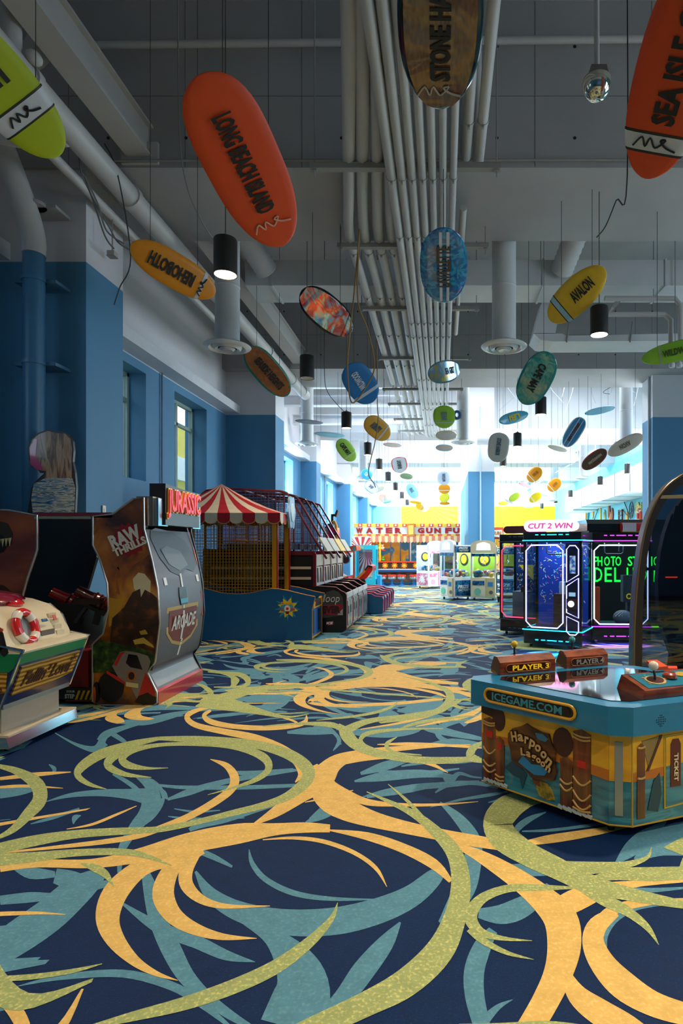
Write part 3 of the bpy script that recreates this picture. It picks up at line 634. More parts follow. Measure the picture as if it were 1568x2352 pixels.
# --- steel purlins in the bright bay on the left
for i, (y, z) in enumerate(((20.4, 7.05), (22.2, 6.85), (24.0, 6.55))):
    t = thing('steel_purlin', '%s white steel purlin in the bright left bay' % ORD[i], 'beam', 'steel purlins', (-4.0, y, z))
    MB().box(-1.9, 2.6, 0, .3, 0, .03).build('bottom_flange', M('#d8dade', .5), t); MB().box(-1.9, 2.6, .12, .18, .03, .34).build('web', M('#c2c5c9', .5), t); MB().box(-1.9, 2.6, 0, .3, .34, .37).build('top_flange', M('#c2c5c9', .5), t)  # bottom flange coloured lighter, a lit underside put into the paint
# round main duct across the third beam on the right
t = thing('main_duct', 'thick round white duct crossing the far bay on the right', 'air duct', None, (1.4, 24.6, 6.15))
MB().tube([(0, 0, 0), (8.6, 0, 0)], .33, 20).build('tube', DUCTW, t, True)
for x in (1.2, 3.4, 5.6, 7.6): MB().tube([(x-.03, 0, 0), (x+.03, 0, 0)], .345, 20).build('joint_ring', DUCTW, t, True)
# elbow duct drops deeper in
for i, (pts, D, lb) in enumerate((([(1150, 1062), (1250, 1058), (1268, 1070), (1270, 1100), (1270, 1148)], 39, 'elbowed white duct above the yellow wall'),)):
    tag(MB().tube([tuple(p) for p in crom([tuple(W(x, y, D)) for x, y in pts], 4)], .34, 16).build('elbow_duct', DUCTW, None, True), lb, 'air duct')
# panelled white duct along the right wall
t = thing('panelled_duct', 'panelled white duct box along the turquoise right wall', 'air duct', None, (8.45, 25, 4.2))
for k in range(7):
    y0 = k*2.4
    m = MB(); m.box(0, 1.5, y0+.02, y0+2.38, 0 if k < 6 else -.1, 1.1); m.build('panel', M('#eceef0', .5), t); MB().box(-.03, 1.5, y0-.02, y0+.02, -.03, 1.13).build('joint_flange', M('#9aa7b4', .5), t)
# diagonal bridge rail and truss in the far right bay
m = MB(); m.tube([(4.6, 47, 5.6), (8.3, 33, 7.6)], .07, 8); m.tube([(4.6, 47.1, 5.1), (8.3, 33, 7.0)], .05, 8)
for k in range(8):
    f = k/7; a = Vector((4.6, 47, 5.6)).lerp(Vector((8.3, 33, 7.6)), f); m.tube([a, a-Vector((0, 0, .55))], .03, 6)
tag(m.build('stair_rail', M('#e6e6e2', .5)), 'white sloping rail high in the far right bay', 'rail')
# --- mirror dome on its pole
t = thing('security_mirror', 'small mirror dome hanging on a white pole at upper right', 'mirror', None, W(1370, 192, 5.2))
MB().lathe([(.012, -.135), (.06, -.125), (.10, -.09), (.122, -.03), (.125, 0), (.118, .03), (.03, .045)], seg=24).build('dome', M('#cfcbbd', .06, .95, noise=.02), t, True)
MB().prism([(-.09, .03), (.09, .03), (.07, .12), (-.06, .12)], 'y', -.06, .06).build('housing', M('#6d6a66', .6), t); MB().tube([(0, 0, .1), (-.01, 0, 3.4)], .024, 10).build('pole', PIPEW, t, True)
# --- small junction boxes and lamps on the beam soffit
for px, py, D, lb in ((340, 428, 8.6, 'left of the orange board'), (474, 532, 9.7, 'above the nearest pendant lamp'), (258, 585, 8.4, 'on the near column beside the cables')):
    p = W(px, py, D); t = thing('junction_box', 'small cream junction box '+lb, 'box', 'junction boxes', p)
    wd = .16 if px != 258 else .05
    MB().box(-wd, wd, -.05, .05, -.03, .04).build('housing', M('#a9a49c', .6), t); MB().box(-wd-.008, wd+.008, -.055, .055, -.035, -.03).build('lid', M('#8f8a84', .6), t)
    MB().tube([(0, 0, .03), (0, 0, max(.05, 6.62-p.z) if px != 258 else .6)], .01, 6).build('stem', HANG, t)
# --- rope loops and loose cables
def cable(name, pts, r, mat, lb, cat='cable'):
    o = MB().tube([Vector(p) for p in crom([tuple(p) for p in pts], 6)], r, 5).build(name, mat, None, True); tag(o, lb, cat); return o
TAN = M('#9c7a4a', .8)
cable('rope', [W(829, -20, 9), W(830, 300, 9), W(828, 480, 9), W(815, 650, 9.2), W(800, 800, 9.4), W(798, 860, 9.5), W(808, 925, 9.6), W(840, 890, 9.7), W(860, 840, 9.6), W(845, 760, 9.4), W(822, 690, 9.2), W(824, 560, 9.1), W(831, 420, 9)], .012, TAN, 'tan rope loop hanging beside the large conduits', 'rope')
cable('rope', [(W(866, 880, 14).x, 14, 8.78), W(866, 900, 14), W(868, 960, 14), W(862, 1010, 14.2), W(850, 1060, 14.5), W(846, 1090, 14.6), W(858, 1110, 14.6), W(862, 1120, 14.6)], .012, TAN, 'tan rope trailing below the amber surfboard', 'rope')
for i, (pts, lb) in enumerate((
  ([(190, 400, 7.4), (215, 460, 7.5), (250, 520, 7.6), (270, 555, 7.7), (300, 575, 7.8)], 'first loose grey cable on the near column'), ([(195, 405, 7.4), (225, 470, 7.5), (245, 530, 7.6), (285, 560, 7.7)], 'second loose grey cable on the near column'),
  ([(180, 330, 7.7), (186, 395, 7.4), (210, 450, 7.5), (240, 540, 7.6), (262, 572, 7.7)], 'third loose grey cable on the near column'), ([(408, 0, 7.5), (412, 300, 7.6), (430, 430, 7.8), (470, 520, 8.2), (500, 560, 8.6)], 'thin cable hanging left of the orange board'),
  ([(745, 545, 14), (745, 735, 14), (745, 860, 14), (752, 900, 14), (775, 930, 14.2), (790, 945, 14.2)], 'dark tangled cable near the unlit pendant'), ([(1438, -280, 6.5), (1440, 405, 6.5), (1415, 460, 6.8), (1390, 520, 7.2), (1370, 545, 7.5)], 'dark cable trailing from the big orange board at right'),
  ([(1400, 905, 19.1), (1385, 900, 19.1), (1420, 880, 19.0), (1438, 870, 19.0)], 'looped cable beside the right end of the second beam'), ([(240, 330, 7.75), (270, 400, 7.75), (300, 590, 7.75), (275, 660, 8), (262, 700, 8)], 'thin black cable hanging below the amber board'))):
    cable('cable', [W(*p) for p in pts], .011 if i < 3 else .008, M('#7b7875', .7) if i < 4 else WIRE, lb)
# --- ceiling straps, wires and brackets in the bright bays: thin wires too many to count
m = MB(); rnd = random.Random(5)
for k in range(46):
    x = rnd.uniform(1.5, 8.5); y = rnd.uniform(19.4, 34); a = Vector((x, y, 8.75)); b = Vector((x+rnd.uniform(-1.4, 1.4), y+rnd.uniform(-.5, .5), rnd.uniform(6.9, 8.3)))
    m.tube([a, (a+b)/2+Vector((0, 0, -.2)), b], .010, 4)
for k in range(26):
    x = rnd.uniform(-5, -.5); y = rnd.uniform(19.4, 26); a = Vector((x, y, 8.75)); m.tube([a, a+Vector((rnd.uniform(-1.3, 1.3), .1, -rnd.uniform(.2, 1.4)))], .010, 4)
m.build('ceiling_wires', M('#9b9fa4', .6), ceil_)['kind'] = 'stuff'
# ================================================================== hanging surfboards
RIMW = M('#e8eaec', .3); INK = M('#16181c', .6, noise=.02)
def halfw(s, tail, nose):
    """outline: s=0 end A .. s=1 end B ; superellipse with blunt ends"""
    t = 2*s-1; e = tail if t < 0 else nose
    return max(0.0, (1-abs(t)**e))**.5
def board(Apx, Bpx, D, dD, wpx, base, label, txt=None, tcol=None, rim=None, stripe=None, lines=None, tail=2.6, nose=2.2, tdir=1, tpos=.45, tlen=.5, th=.35, roll=0, bar=False, thick=.055, swallow=False, logo=None, rough=.4, wire=True, under=None, fins=False, tflip=False):
    a = W(Apx[0], Apx[1], D-dD/2); b = W(Bpx[0], Bpx[1], D+dD/2); c = (a+b)/2; L = (b-a).length; u = (b-a).normalized()
    view = (Vector((0, 0, H))-c).normalized(); n = (view-u*view.dot(u)).normalized()
    n = (Matrix.Rotation(math.radians(roll), 3, u) @ n).normalized(); v = u.cross(n).normalized(); Wd = wpx*D/F
    root = thing('surfboard', label, 'surfboard', 'hanging surfboards', c)
    NS, NR = 26, 12
    def sec(s, grow=0):
        hw = Wd/2*halfw(s, tail, nose); t_ = thick/2*(.35+.65*halfw(s, 3, 3))
        if swallow and s < .12: hw = max(hw, .02)
        x = (s-.5)*L; ring = []
        for k in range(NR):
            ang = 2*PI*k/NR; cy, sy = math.cos(ang), math.sin(ang)
            ring.append(u*x+v*((hw+grow)*math.copysign(abs(cy)**.55, cy))+n*((t_+grow)*math.copysign(abs(sy)**.8, sy)+.035*L*((2*s-1)**2)*-.35))
        return ring
    def strip(s0, s1, ns, grow):
        m = MB(); rings = [sec(s0+(s1-s0)*(.5-.5*math.cos(PI*i/ns)) if s0 == 0 and s1 == 1 else s0+(s1-s0)*i/ns, grow) for i in range(ns+1)]
        vs = [p for r in rings for p in r]
        m.add(vs, [(i*NR+k, i*NR+(k+1) % NR, (i+1)*NR+(k+1) % NR, (i+1)*NR+k) for i in range(ns) for k in range(NR)]+[tuple(range(NR))[::-1], tuple(range(ns*NR, (ns+1)*NR))])
        return m
    strip(0, 1, NS, 0).build('deck', rim or base, root, True)
    def top(s, x): # point on the visible face
        t_ = thick/2*(.35+.65*halfw(s, 3, 3)); return u*((s-.5)*L)+v*x+n*(t_-.035*.35*L*((2*s-1)**2))
    def face(s0, s1, k, f, mat, nm, off=.003):   # inlay on the visible face
        m = MB(); rows = [s0+(s1-s0)*(.5-.5*math.cos(PI*i/k)) for i in range(k+1)]; Q = []
        for s in rows:
            hw = Wd/2*halfw(s, tail, nose)*f
            for x in (-1, -.5, 0, .5, 1):
                Q.append(top(s, x*hw)+n*off)
        m.add(Q, [(i*5+j, i*5+j+1, (i+1)*5+j+1, (i+1)*5+j) for i in range(k) for j in range(4)])
        return m.build(nm, mat, root, True)
    if rim: face(.03, .97, 20, .86, base, 'face_panel')
    if stripe:
        s0, s1, mt, edge = stripe
        strip(s0, s1, 4, .004).build('stripe', mt, root, True)
        if edge:
            for s in (s0, s1): strip(s-.006, s+.006, 1, .006).build('stripe_edge', edge, root, True)
    if lines:
        for x, wd, mt in lines:
            m = MB(); Q = []
            for i in range(17):
                s = .04+.92*i/16; hw = Wd/2*halfw(s, tail, nose)
                for dx in (-wd/2, wd/2): Q.append(top(s, max(-hw, min(hw, (x+dx)*Wd)))+n*.007)
            m.add(Q, [(2*i, 2*i+1, 2*i+3, 2*i+2) for i in range(16)]); m.build('pinstripe', mt, root)
    if txt:
        o = top(tpos, 0)+n*.012; r = u*tdir; up = n.cross(r)
        if tflip: up = -up; 
        text(txt, tcol or INK, root, o, r, up, L*tlen, Wd*th, .003, .04)
    if logo:
        s, mt = logo; o = top(s, 0)+n*.012; m = MB(); q = Wd*.22
        m.tube([o+v*x*q+u*y*q*.5 for x, y in crom([(-1.2, .5), (-.6, .2), (-.2, -.4), (-.5, -.5), (0, .4), (.4, -.5), (.6, .4), (.9, -.5), (1.3, .5)], 4)], .008, 5); m.build('maker_mark', mt, root)
    if bar:
        p = c-c; m = MB(); h = n*(-thick/2-.02); m.slab([h+u*(-.3*L)-v*.03, h+u*(.25*L)-v*.03, h+u*(.25*L)+v*.03, h+u*(-.3*L)+v*.03], n, -.03); m.build('hanger_bar', DARK, root)
    if fins:
        for x in (-.5, .5):
            q = top(.12, x*Wd*.5); MB().slab([q, q+u*.12*L, q+u*.03*L+n*.1], v, .008).build('fin', M('#20242a', .4), root)
    if wire:
        for s in (.22, .78):
            p = -n*(thick/2)+u*((s-.5)*L); ztop = 8.78
            if 8 <= c.y <= 9.9 or 16.9 <= c.y <= 18.85 or 26.1 <= c.y <= 28: ztop = 6.61
            m = MB(); m.tube([p, Vector((p.x, p.y, ztop-c.z))], .004, 4); m.build('hanging_wire', WIRE, root)
    return root
ORG = M('#d8450f', .5, noise=.04); AMB = M('#dd8a10', .4, noise=.05); LIME = M('#a9b800', .6, noise=.03); GREENB = M('#8fc93a', .4); YELB = M('#e0b52c', .4, noise=.08)
BLUB = RAMP([(.3, '#04427c'), (.5, '#0a72b0'), (.6, '#2fa4c8'), (.72, '#06589a')], ns=7, dist=2.5, rough=.2, coat=1, name='marbled_blue')
TEALB = RAMP([(.3, '#0d7f82'), (.5, '#109593'), (.6, '#5fae96'), (.72, '#0f8a8a')], ns=6, dist=2.5, rough=.12, coat=1, name='marbled_teal')
WOOD = RAMP([(.2, '#3e2718'), (.5, '#6d4830'), (.8, '#8a6647')], 'NOISE', (14, 1.2, 14), ns=3, rough=.25, coat=.8, name='dark_wood_laminate')
WOOD2 = RAMP([(.2, '#6b3312'), (.5, '#94501f'), (.8, '#a8672f')], 'NOISE', (5, 2, 5), ns=3, rough=.35, coat=.4, name='red_wood_laminate')
BROWNB = RAMP([(.2, '#2d2622'), (.55, '#5c4436'), (.8, '#6b5140')], 'NOISE', (6, 2, 6), ns=3, rough=.3, coat=.5, name='brown_wood_laminate')
MIRR = RAMP([(.0, '#20303a'), (.36, '#8fb6c8'), (.45, '#c73a30'), (.52, '#e9776b'), (.56, '#7fb4d8'), (.64, '#d9dfe4'), (.8, '#5a4a48')], 'NOISE', (2.2, .8, 2.2), ns=2.2, dist=1.0, rough=.08, metal=.6, coat=1, name='mirror_foil_board')  # red graphic and mirror reflections both drawn in this ramp
FOIL = RAMP([(.2, '#d0a28c'), (.4, '#c9d6e0'), (.5, '#7fb0cc'), (.6, '#e7c12c'), (.72, '#cfe0ee')], 'NOISE', (1, 1, 1), ns=2.6, dist=1.4, rough=.1, metal=.5, coat=1, name='foil_board')
SKYB = M('#58b8d8', .25, coat=.6); WHB = M('#d5d8d8', .3); GRYB = M('#b9c2c2', .3); CREAM = M('#e5dccc', .35); ORG2 = M('#f39a12', .4, noise=.03); LEM = M('#e8e13a', .4); PALEB = M('#9fdcf0', .3)
WS = M('#c9ccd2', .4); SILV = M('#c6ccd6', .35); DKLINE = M('#1c1d22', .5); TXB = M('#33536b', .5); TXW = M('#cfd8de', .5); TXG = M('#6e8f9c', .5); RED = M('#d6342c', .4)
board((-150, 20), (138, 358), 4.6, .9, 150, LIME, 'lime green surfboard cut off by the left edge with a white logo band', 'ISLE', rim=None, stripe=(.60, .73, WS, DKLINE), logo=(.665, INK), nose=2.4, tpos=.28, tlen=.4)
board((462, 172), (652, 566), 5.4, 1.35, 172, ORG, 'large orange surfboard lettered LONG BEACH ISLAND', 'LONG BEACH ISLAND', tail=4, nose=2.3, tpos=.46, tlen=.56, th=.27, logo=(.82, M('#e0a890', .5)))
board((300, 563), (494, 676), 7.6, .7, 78, AMB, 'amber surfboard lettered REHOBOTH over the left windows', 'REHOBOTH', tdir=-1, stripe=(.80, .84, WS, None), tail=2.6, nose=2.6, tpos=.46, tlen=.52, th=.40, logo=(.82, INK))
board((692, 668), (806, 764), 9.2, .6, 76, MIRR, 'mirror-finish surfboard with red graphic and painted-in reflections', rim=M('#15161a', .1, .7, coat=1), tail=2.6, nose=2.4)
board((568, 800), (662, 908), 11.6, .6, 62, WOOD2, 'red-brown wood surfboard with teal rim lettered SEASIDE HEIGHTS', 'SEASIDE HEIGHTS', rim=M('#138a7c', .3), tail=3.4, nose=2.4, tpos=.52, tlen=.62, th=.30)
board((1012, -190), (1010, 252), 4.5, 1.2, 196, WOOD, 'dark wood surfboard lettered STONE HARBOR cut off by the top edge', 'STONE HARBOR', tdir=-1, rim=M('#0f2a33', .15, .3, coat=1), tail=2.4, nose=2.3, tpos=.42, tlen=.74, th=.26, logo=(.86, M('#b5a595', .5)), thick=.07)
board((1650, -160), (1482, 412), 4.7, 1.2, 190, ORG, 'large orange surfboard with white logo band cut off by the right edge', 'SEA ISLE CITY', tdir=-1, stripe=(.775, .865, WS, DKLINE), logo=(.82, INK), tail=2.4, nose=2.4, tpos=.42, tlen=.62, th=.3)
board((1018, 524), (1019, 696), 7.6, .9, 108, BLUB, 'glossy marbled blue surfboard with two white pinstripes', 'LAVALLETTE', M('#4a4038', .5), tail=2.8, nose=2.4, tpos=.47, tlen=.54, th=.30, lines=((-.09, .06, WS), (.06, .06, WS)), tdir=-1)
board((1388, 616), (1262, 736), 8.6, .5, 78, YELB, 'yellow surfboard with pale blue band above the second pendant lamp', 'AVALON', stripe=(.74, .82, M('#9cc3d2', .3), DKLINE), tail=2.0, nose=2.4, tpos=.40, tlen=.36, th=.34, tdir=-1)
board((1640, 786), (1473, 826), 8.9, .4, 46, GREENB, 'lime green surfboard at the right edge above the far bay', 'WILDWOOD', M('#3f5a1c', .5), stripe=(.72, .75, M('#9fb08a', .4), None), tail=2.2, nose=2.4, tdir=-1, tpos=.45, tlen=.5, th=.34)
board((1262, 810), (1200, 928), 11.0, .6, 74, TEALB, 'marbled teal surfboard lettered CAPE MAY', 'CAPE MAY', rim=M('#128a86', .12, coat=1), tail=2.8, nose=2.4, tpos=.47, tlen=.52, th=.26)
board((800, 838), (856, 924), 12.2, .6, 70, M('#1173b6', .5), 'deep blue surfboard with silver band lettered WILDWOOD', 'WILDWOOD', TXW, stripe=(.70, .77, SILV, None), tail=3, nose=2.6, tdir=-1, tpos=.40, tlen=.42, th=.24)
board((983, 862), (1056, 846), 13.0, .2, 50, FOIL, 'iridescent foil surfboard below the blue marbled one', 'SEA GIRT', M('#2c4f5c', .4), rim=M('#7fa8bb', .12, .6), tail=2.3, nose=2.3, tpos=.66, tlen=.28, th=.3)
board((1019, 932), (1020, 984), 15.5, .5, 50, GREENB, 'small lime surfboard with grey lettering hanging under the conduits', 'BELMAR', TXG, stripe=(.68, .73, M('#a8bfc2', .4), None), tail=3.6, nose=2.4, tpos=.42, tlen=.38, th=.28)
board((840, 962), (893, 1006), 15.0, .5, 46, M('#e3a83a', .4, noise=.08), 'amber surfboard with silver band left of the conduits end', 'ASBURY', TXB, stripe=(.70, .75, SILV, None), tail=3, nose=2.4, tpos=.42, tlen=.36, th=.34)
board((777, 1010), (813, 1058), 17.5, .5, 36, M('#a5e05a', .4), 'bright lime surfboard lettered CAPE MAY in the far left bay', 'CAPE MAY', stripe=(.70, .74, M('#d3ecc4', .4), None), tail=2.6, nose=2.4, tpos=.42, tlen=.52, th=.30)
board((722, 995), (792, 1002), 17.0, .6, 12, PALEB, 'pale blue surfboard seen edge-on behind the left duct drop', tail=2, nose=2.4, bar=True, roll=0)
board((678, 966), (742, 972), 16.4, .6, 10, M('#8f97a3', .3), 'grey surfboard seen edge-on in front of the left duct drop', tail=2, nose=2.4, bar=True)
board((1146, 968), (1213, 950), 16.5, .3, 26, SKYB, 'sky blue surfboard with yellow lettering right of the centre column', 'LBI', M('#d8c52a', .4), tail=2.6, nose=2.0, tpos=.5, tlen=.36, th=.55, tdir=-1)
board((1148, 994), (1140, 1062), 16.5, .5, 48, GRYB, 'pale grey surfboard with blue lettering in front of the centre column', 'STONE HARBOR', M('#3c5f7d', .5), rim=WHB, stripe=(.80, .84, M('#a9d0dc', .4), None), tail=4, nose=2.8, tpos=.45, tlen=.58, th=.22, tdir=1)
board((1338, 960), (1296, 1026), 18.0, .5, 36, M('#1784bc', .3, coat=.6), 'blue surfboard with white rim and twin pinstripes', 'SPRING LAKE', M('#3b2c26', .5), rim=WHB, lines=((-.13, .05, WS), (.14, .05, WS)), tail=3.6, nose=2.4, tpos=.48, tlen=.6, th=.2)
board((1343, 950), (1412, 936), 19.2, .3, 16, M('#8cc7d8', .3), 'pale blue and cream surfboard hanging flat below the ceiling wires', rim=M('#3f9fbe', .3), tail=2.2, nose=2.2, bar=True)
board((1392, 1034), (1337, 1076), 17.5, .4, 32, BROWNB, 'brown wood surfboard with red rim on the right', 'MANASQUAN', M('#b9aca2', .5), rim=M('#c43a3a', .3), tail=2.4, nose=2.6, tpos=.46, tlen=.52, th=.24)
board((1476, 1000), (1396, 1044), 16.0, .4, 34, CREAM, 'cream surfboard tilted beside the right duct drop', 'AVON', M('#7a6a58', .5), tail=2.6, nose=2.4, tpos=.5, tlen=.3, th=.34, bar=True)
board((1258, 1024), (1302, 1036), 19.5, .3, 12, M('#c9c3b4', .4), 'cream surfboard with lime edge seen almost edge-on', rim=M('#9fd64a', .4), tail=2.2, nose=2.2, bar=True)
board((880, 1020), (922, 1024), 20.0, .3, 10, M('#e6ded4', .4), 'white surfboard with red rim seen edge-on left of the conduits', rim=RED, tail=2.2, nose=2.2, bar=True)
board((1000, 1000), (1048, 1000), 19.0, .1, 22, M('#ded9d0', .3), 'white surfboard with yellow and pink edges under the lime one', rim=M('#e6c93c', .3), tail=2.4, nose=2.4)
board((1000, 1028), (1040, 1029), 20.5, .1, 16, M('#b9b3a8', .4), 'beige surfboard with blue edge below the conduits end', rim=M('#3fa3cf', .4), tail=2.2, nose=2.2, bar=True)
board((914, 1050), (920, 1086), 22.0, .3, 36, M('#dfe6ec', .3), 'white swallow-tail surfboard with red rim', 'SEABRIGHT', M('#4a4f5c', .5), rim=RED, tail=5, nose=2.2, tpos=.45, tlen=.54, th=.26, tdir=-1)
board((918, 1092), (948, 1096), 22.5, .1, 14, M('#8fb58a', .4), 'sage green surfboard below the red-rimmed one', tail=2.4, nose=2.4, bar=True)
board((1018, 1082), (1020, 1114), 24.0, .2, 31, M('#cfdcee', .3), 'pale blue-white surfboard at the top of the right stack of three', 'MANTOLOKING', M('#4c4b6e', .5), tail=3, nose=2.6, tpos=.45, tlen=.56, th=.24, tdir=-1)
board((1020, 1112), (1020, 1134), 26.0, .2, 27, ORG2, 'orange surfboard in the middle of the right stack of three', stripe=(.6, .68, CREAM, None), tail=3, nose=2.6)
board((1028, 1134), (1012, 1152), 27.0, .2, 22, LEM, 'lemon surfboard at the bottom of the right stack of three', tail=2.6, nose=2.4)
board((1009, 1156), (1033, 1156), 28.0, .1, 8, ORG2, 'flat orange surfboard below the lemon one', bar=True)
board((937, 1112), (956, 1144), 25.0, .3, 24, PALEB, 'light blue surfboard with grey lettering near the yellow mural', 'BRICK', M('#5a86a0', .5), tail=2.4, nose=2.4, tpos=.42, tlen=.3, th=.3)
board((832, 1082), (852, 1098), 24.0, .3, 23, M('#4fc3ea', .3), 'bright blue surfboard above the left window bay', 'OCEAN', M('#e6f4f8', .4), tail=4, nose=2.4, tpos=.4, tlen=.3, th=.4)
board((840, 1108), (866, 1130), 26.0, .3, 25, M('#eef2f8', .3), 'white surfboard with blue rim in the far left bay', 'SHIP', M('#6d6f8a', .5), rim=M('#4aa6dc', .4), tail=4, nose=2.4, tpos=.45, tlen=.3, th=.3)
board((882, 1118), (860, 1130), 27.0, .3, 10, M('#c9c4b0', .4), 'beige surfboard with yellow edge in the far left bay', rim=M('#efc41e', .4), bar=True)
board((880, 1155), (900, 1150), 30.0, .3, 7, M('#8fe0cc', .4), 'mint surfboard in the far left bay', bar=True)
board((872, 1138), (888, 1152), 30.0, .3, 16, M('#f4f1ee', .3), 'white surfboard with orange edge in the far left bay', rim=M('#f2a53c', .4))
board((940, 1152), (968, 1156), 28.0, .2, 7, M('#f7cc1c', .4), 'flat yellow surfboard above the yellow mural', bar=True)
board((956, 1158), (972, 1170), 30.0, .2, 14, M('#fbd21e', .4), 'small yellow surfboard with white band at the mural sun', stripe=(.6, .7, WHB, None))
board((1242, 1076), (1212, 1104), 22.0, .3, 29, ORG2, 'left one of two orange surfboards with white band', 'BAY HEAD', M('#a05a0a', .5), stripe=(.72, .77, CREAM, None), tail=2.6, nose=2.4, tpos=.42, tlen=.36, th=.24)
board((1286, 1102), (1259, 1126), 24.0, .3, 26, ORG2, 'right one of two orange surfboards with white band', 'OCEAN CITY', M('#a05a0a', .5), stripe=(.74, .79, CREAM, None), tail=2.6, nose=2.4, tpos=.42, tlen=.36, th=.24)
board((1242, 1134), (1216, 1152), 27.0, .3, 19, M('#fbd61a', .4), 'yellow surfboard below the two orange ones', stripe=(.7, .76, CREAM, None), tail=2.6, nose=2.4)
board((1192, 1110), (1222, 1119), 25.0, .3, 8, M('#c98a90', .4), 'dusty pink surfboard seen edge-on', rim=RED, bar=True)
board((1182, 1128), (1207, 1124), 27.0, .3, 7, M('#c6bfb2', .4), 'beige surfboard with blue edge seen edge-on on the right', rim=M('#45a9dc', .4), bar=True)
board((1192, 1134), (1169, 1150), 28.0, .3, 16, M('#c6dc30', .4), 'yellow-green surfboard over the sunburst mural', tail=2.6, nose=2.4)
board((1158, 1146), (1178, 1156), 30.0, .3, 6, M('#a8aab0', .4), 'grey surfboard seen edge-on over the sunburst mural', bar=True)
board((1144, 1156), (1167, 1156), 31.0, .1, 9, M('#fbcf1a', .4), 'small yellow surfboard low over the sunburst mural')
board((1232, 1132), (1258, 1140), 27.5, .2, 5, M('#8f97a8', .4), 'slate surfboard seen edge-on beside the yellow one', bar=True)
# coil of blue rope hanging by the conduits end
cc = W(1049, 953, 19.2); MB_ = MB(); MB_.tube([Vector((.09*math.cos(2*PI*k/16), .01*math.sin(5*k), .11*math.sin(2*PI*k/16))) for k in range(16)], .045, 8, closed=True)
ro = MB_.build('rope_coil', M('#0f4a78', .6), None, True); ro.location = cc; tag(ro, 'dark blue coil hanging beside the small lime surfboard', 'rope')
MB().tube([(0, 0, .1), (0, 0, 8.7-cc.z)], .004, 4).build('hanging_wire', WIRE, ro)
# ================================================================== games on the left
def TR(loc): return Matrix.Translation(-Vector(loc))
def pxy(pts, D): return [(PX(x, D), PZ(y, D)) for x, y in pts]
def decal(name, pts, D, mat, parent, loc, th=.003, label=None):
    """printed shape on a face that looks at -Y at depth D (pixel outline)"""
    return MB(TR(loc)).prism(pxy(pts, D), 'y', D-th, D+.001).build(name, mat, parent, label=label)
# ---------------------------------------------------------------- sit-down shooter cabinet
JL = Vector((-3.6, 6.26, 0)); J = thing('shooter_cabinet', 'sit-down shooter cabinet with volcano side art and red guns', 'arcade game', None, JL)
JN, JF = 6.26, 7.46
ART = RAMP([(.25, '#1c0f08'), (.42, '#4a250c'), (.5, '#7c430e'), (.58, '#a8630f'), (.68, '#c58a1e'), (.8, '#2a1409')], 'NOISE', (1, 1, 1), ns=2.3, detail=8, dist=.6, rough=.3, coat=.5, name='volcano_print')
ARTR = RAMP([(.25, '#3a1206'), (.45, '#7c2f0c'), (.6, '#a9520f'), (.75, '#c47f1a')], 'NOISE', (.5, 1, 1.4), ns=1.8, detail=6, rough=.3, coat=.5, name='sunset_print')
SEAT = [(213,1612),(212,1480),(236,1455),(249,1400),(246,1340),(229,1285),(213,1252),(213,1186),(258,1181),(305,1146),(330,1143),(331,1215),(350,1290),(362,1350),(367,1430),(356,1520),(339,1546),(360,1590),(361,1614),(350,1622),(225,1620)]
SCR = [(-70,1622),(-70,1170),(20,1172),(85,1184),(85,1262),(62,1330),(44,1400),(44,1622)]
MB(TR(JL)).prism(pxy(SEAT, JN), 'y', JN, JN+.03).build('side_panel', ART, J); MB(TR(JL)).prism(pxy(SEAT, JN), 'y', JF-.03, JF).build('side_panel', M('#0b0a0a', .4), J)
MB(TR(JL)).prism(pxy(SCR, JN), 'y', JN, JN+.03).build('screen_side_panel', ARTR, J)
FARS = [(-90,1600),(-90,1188),(213,1188),(222,1280),(194,1375),(182,1470),(182,1600)]
MB(TR(JL)).prism(pxy(FARS, JF-.05), 'y', JF-.05, JF).build('far_side_panel', M('#070708', .35), J)
# panel edges in chrome trim
def edging(pts, D, r, mat, nm, closed=True):
    p = [Vector((PX(x, D), D, PZ(y, D)))-JL for x, y in pts]; return MB().tube(p, r, 6, closed=closed).build(nm, mat, J, True)
edging(SEAT, JN, .010, M('#b9b3aa', .25, .7), 'edge_trim'); edging(SCR, JN, .010, M('#b9b3aa', .25, .7), 'edge_trim')
# roof bar, platform, interior
MB(TR(JL)).box(PX(85, 6.3), PX(262, 6.3), JN, JF, PZ(1189, 6.26), PZ(1177, 6.26)).build('roof_bar', M('#7c1120', .3, coat=.5), J)
MB(TR(JL)).box(PX(85, 6.3), PX(213, 6.3), JN-.002, JN+.02, PZ(1192, 6.26), PZ(1186, 6.26)).build('roof_trim', M('#c9b48a', .25, .8), J)
MB(TR(JL)).box(PX(40, JN), PX(214, JN), JN+.05, JF-.05, .05, .17).build('platform', M('#232326', .5), J)
pf = MB(TR(JL)).box(PX(150, JN), PX(214, JN), JN+.02, JN+.05, PZ(1613, JN), PZ(1583, JN)).build('step_front', M('#15130f', .5), J)
for i in range(4):
    x = 172+i*11; decal('hazard_stripe', [(x, 1607), (x+5, 1607), (x+13, 1586), (x+8, 1586)], JN+.02, M('#d79a16', .5), J, JL)
decal('red_line', [(150, 1611), (214, 1611), (214, 1608), (150, 1608)], JN+.02, M('#7a1512', .5), J, JL)
text('YOUR', M('#c9c4ba', .5), J, Vector((PX(160, JN), JN+.015, PZ(1589, JN)))-JL, (1, 0, 0), (0, 0, 1), .09, .022, .002, .02)
text('STEP', M('#c9c4ba', .5), J, Vector((PX(158, JN), JN+.015, PZ(1600, JN)))-JL, (1, 0, 0), (0, 0, 1), .10, .045, .002, .03)
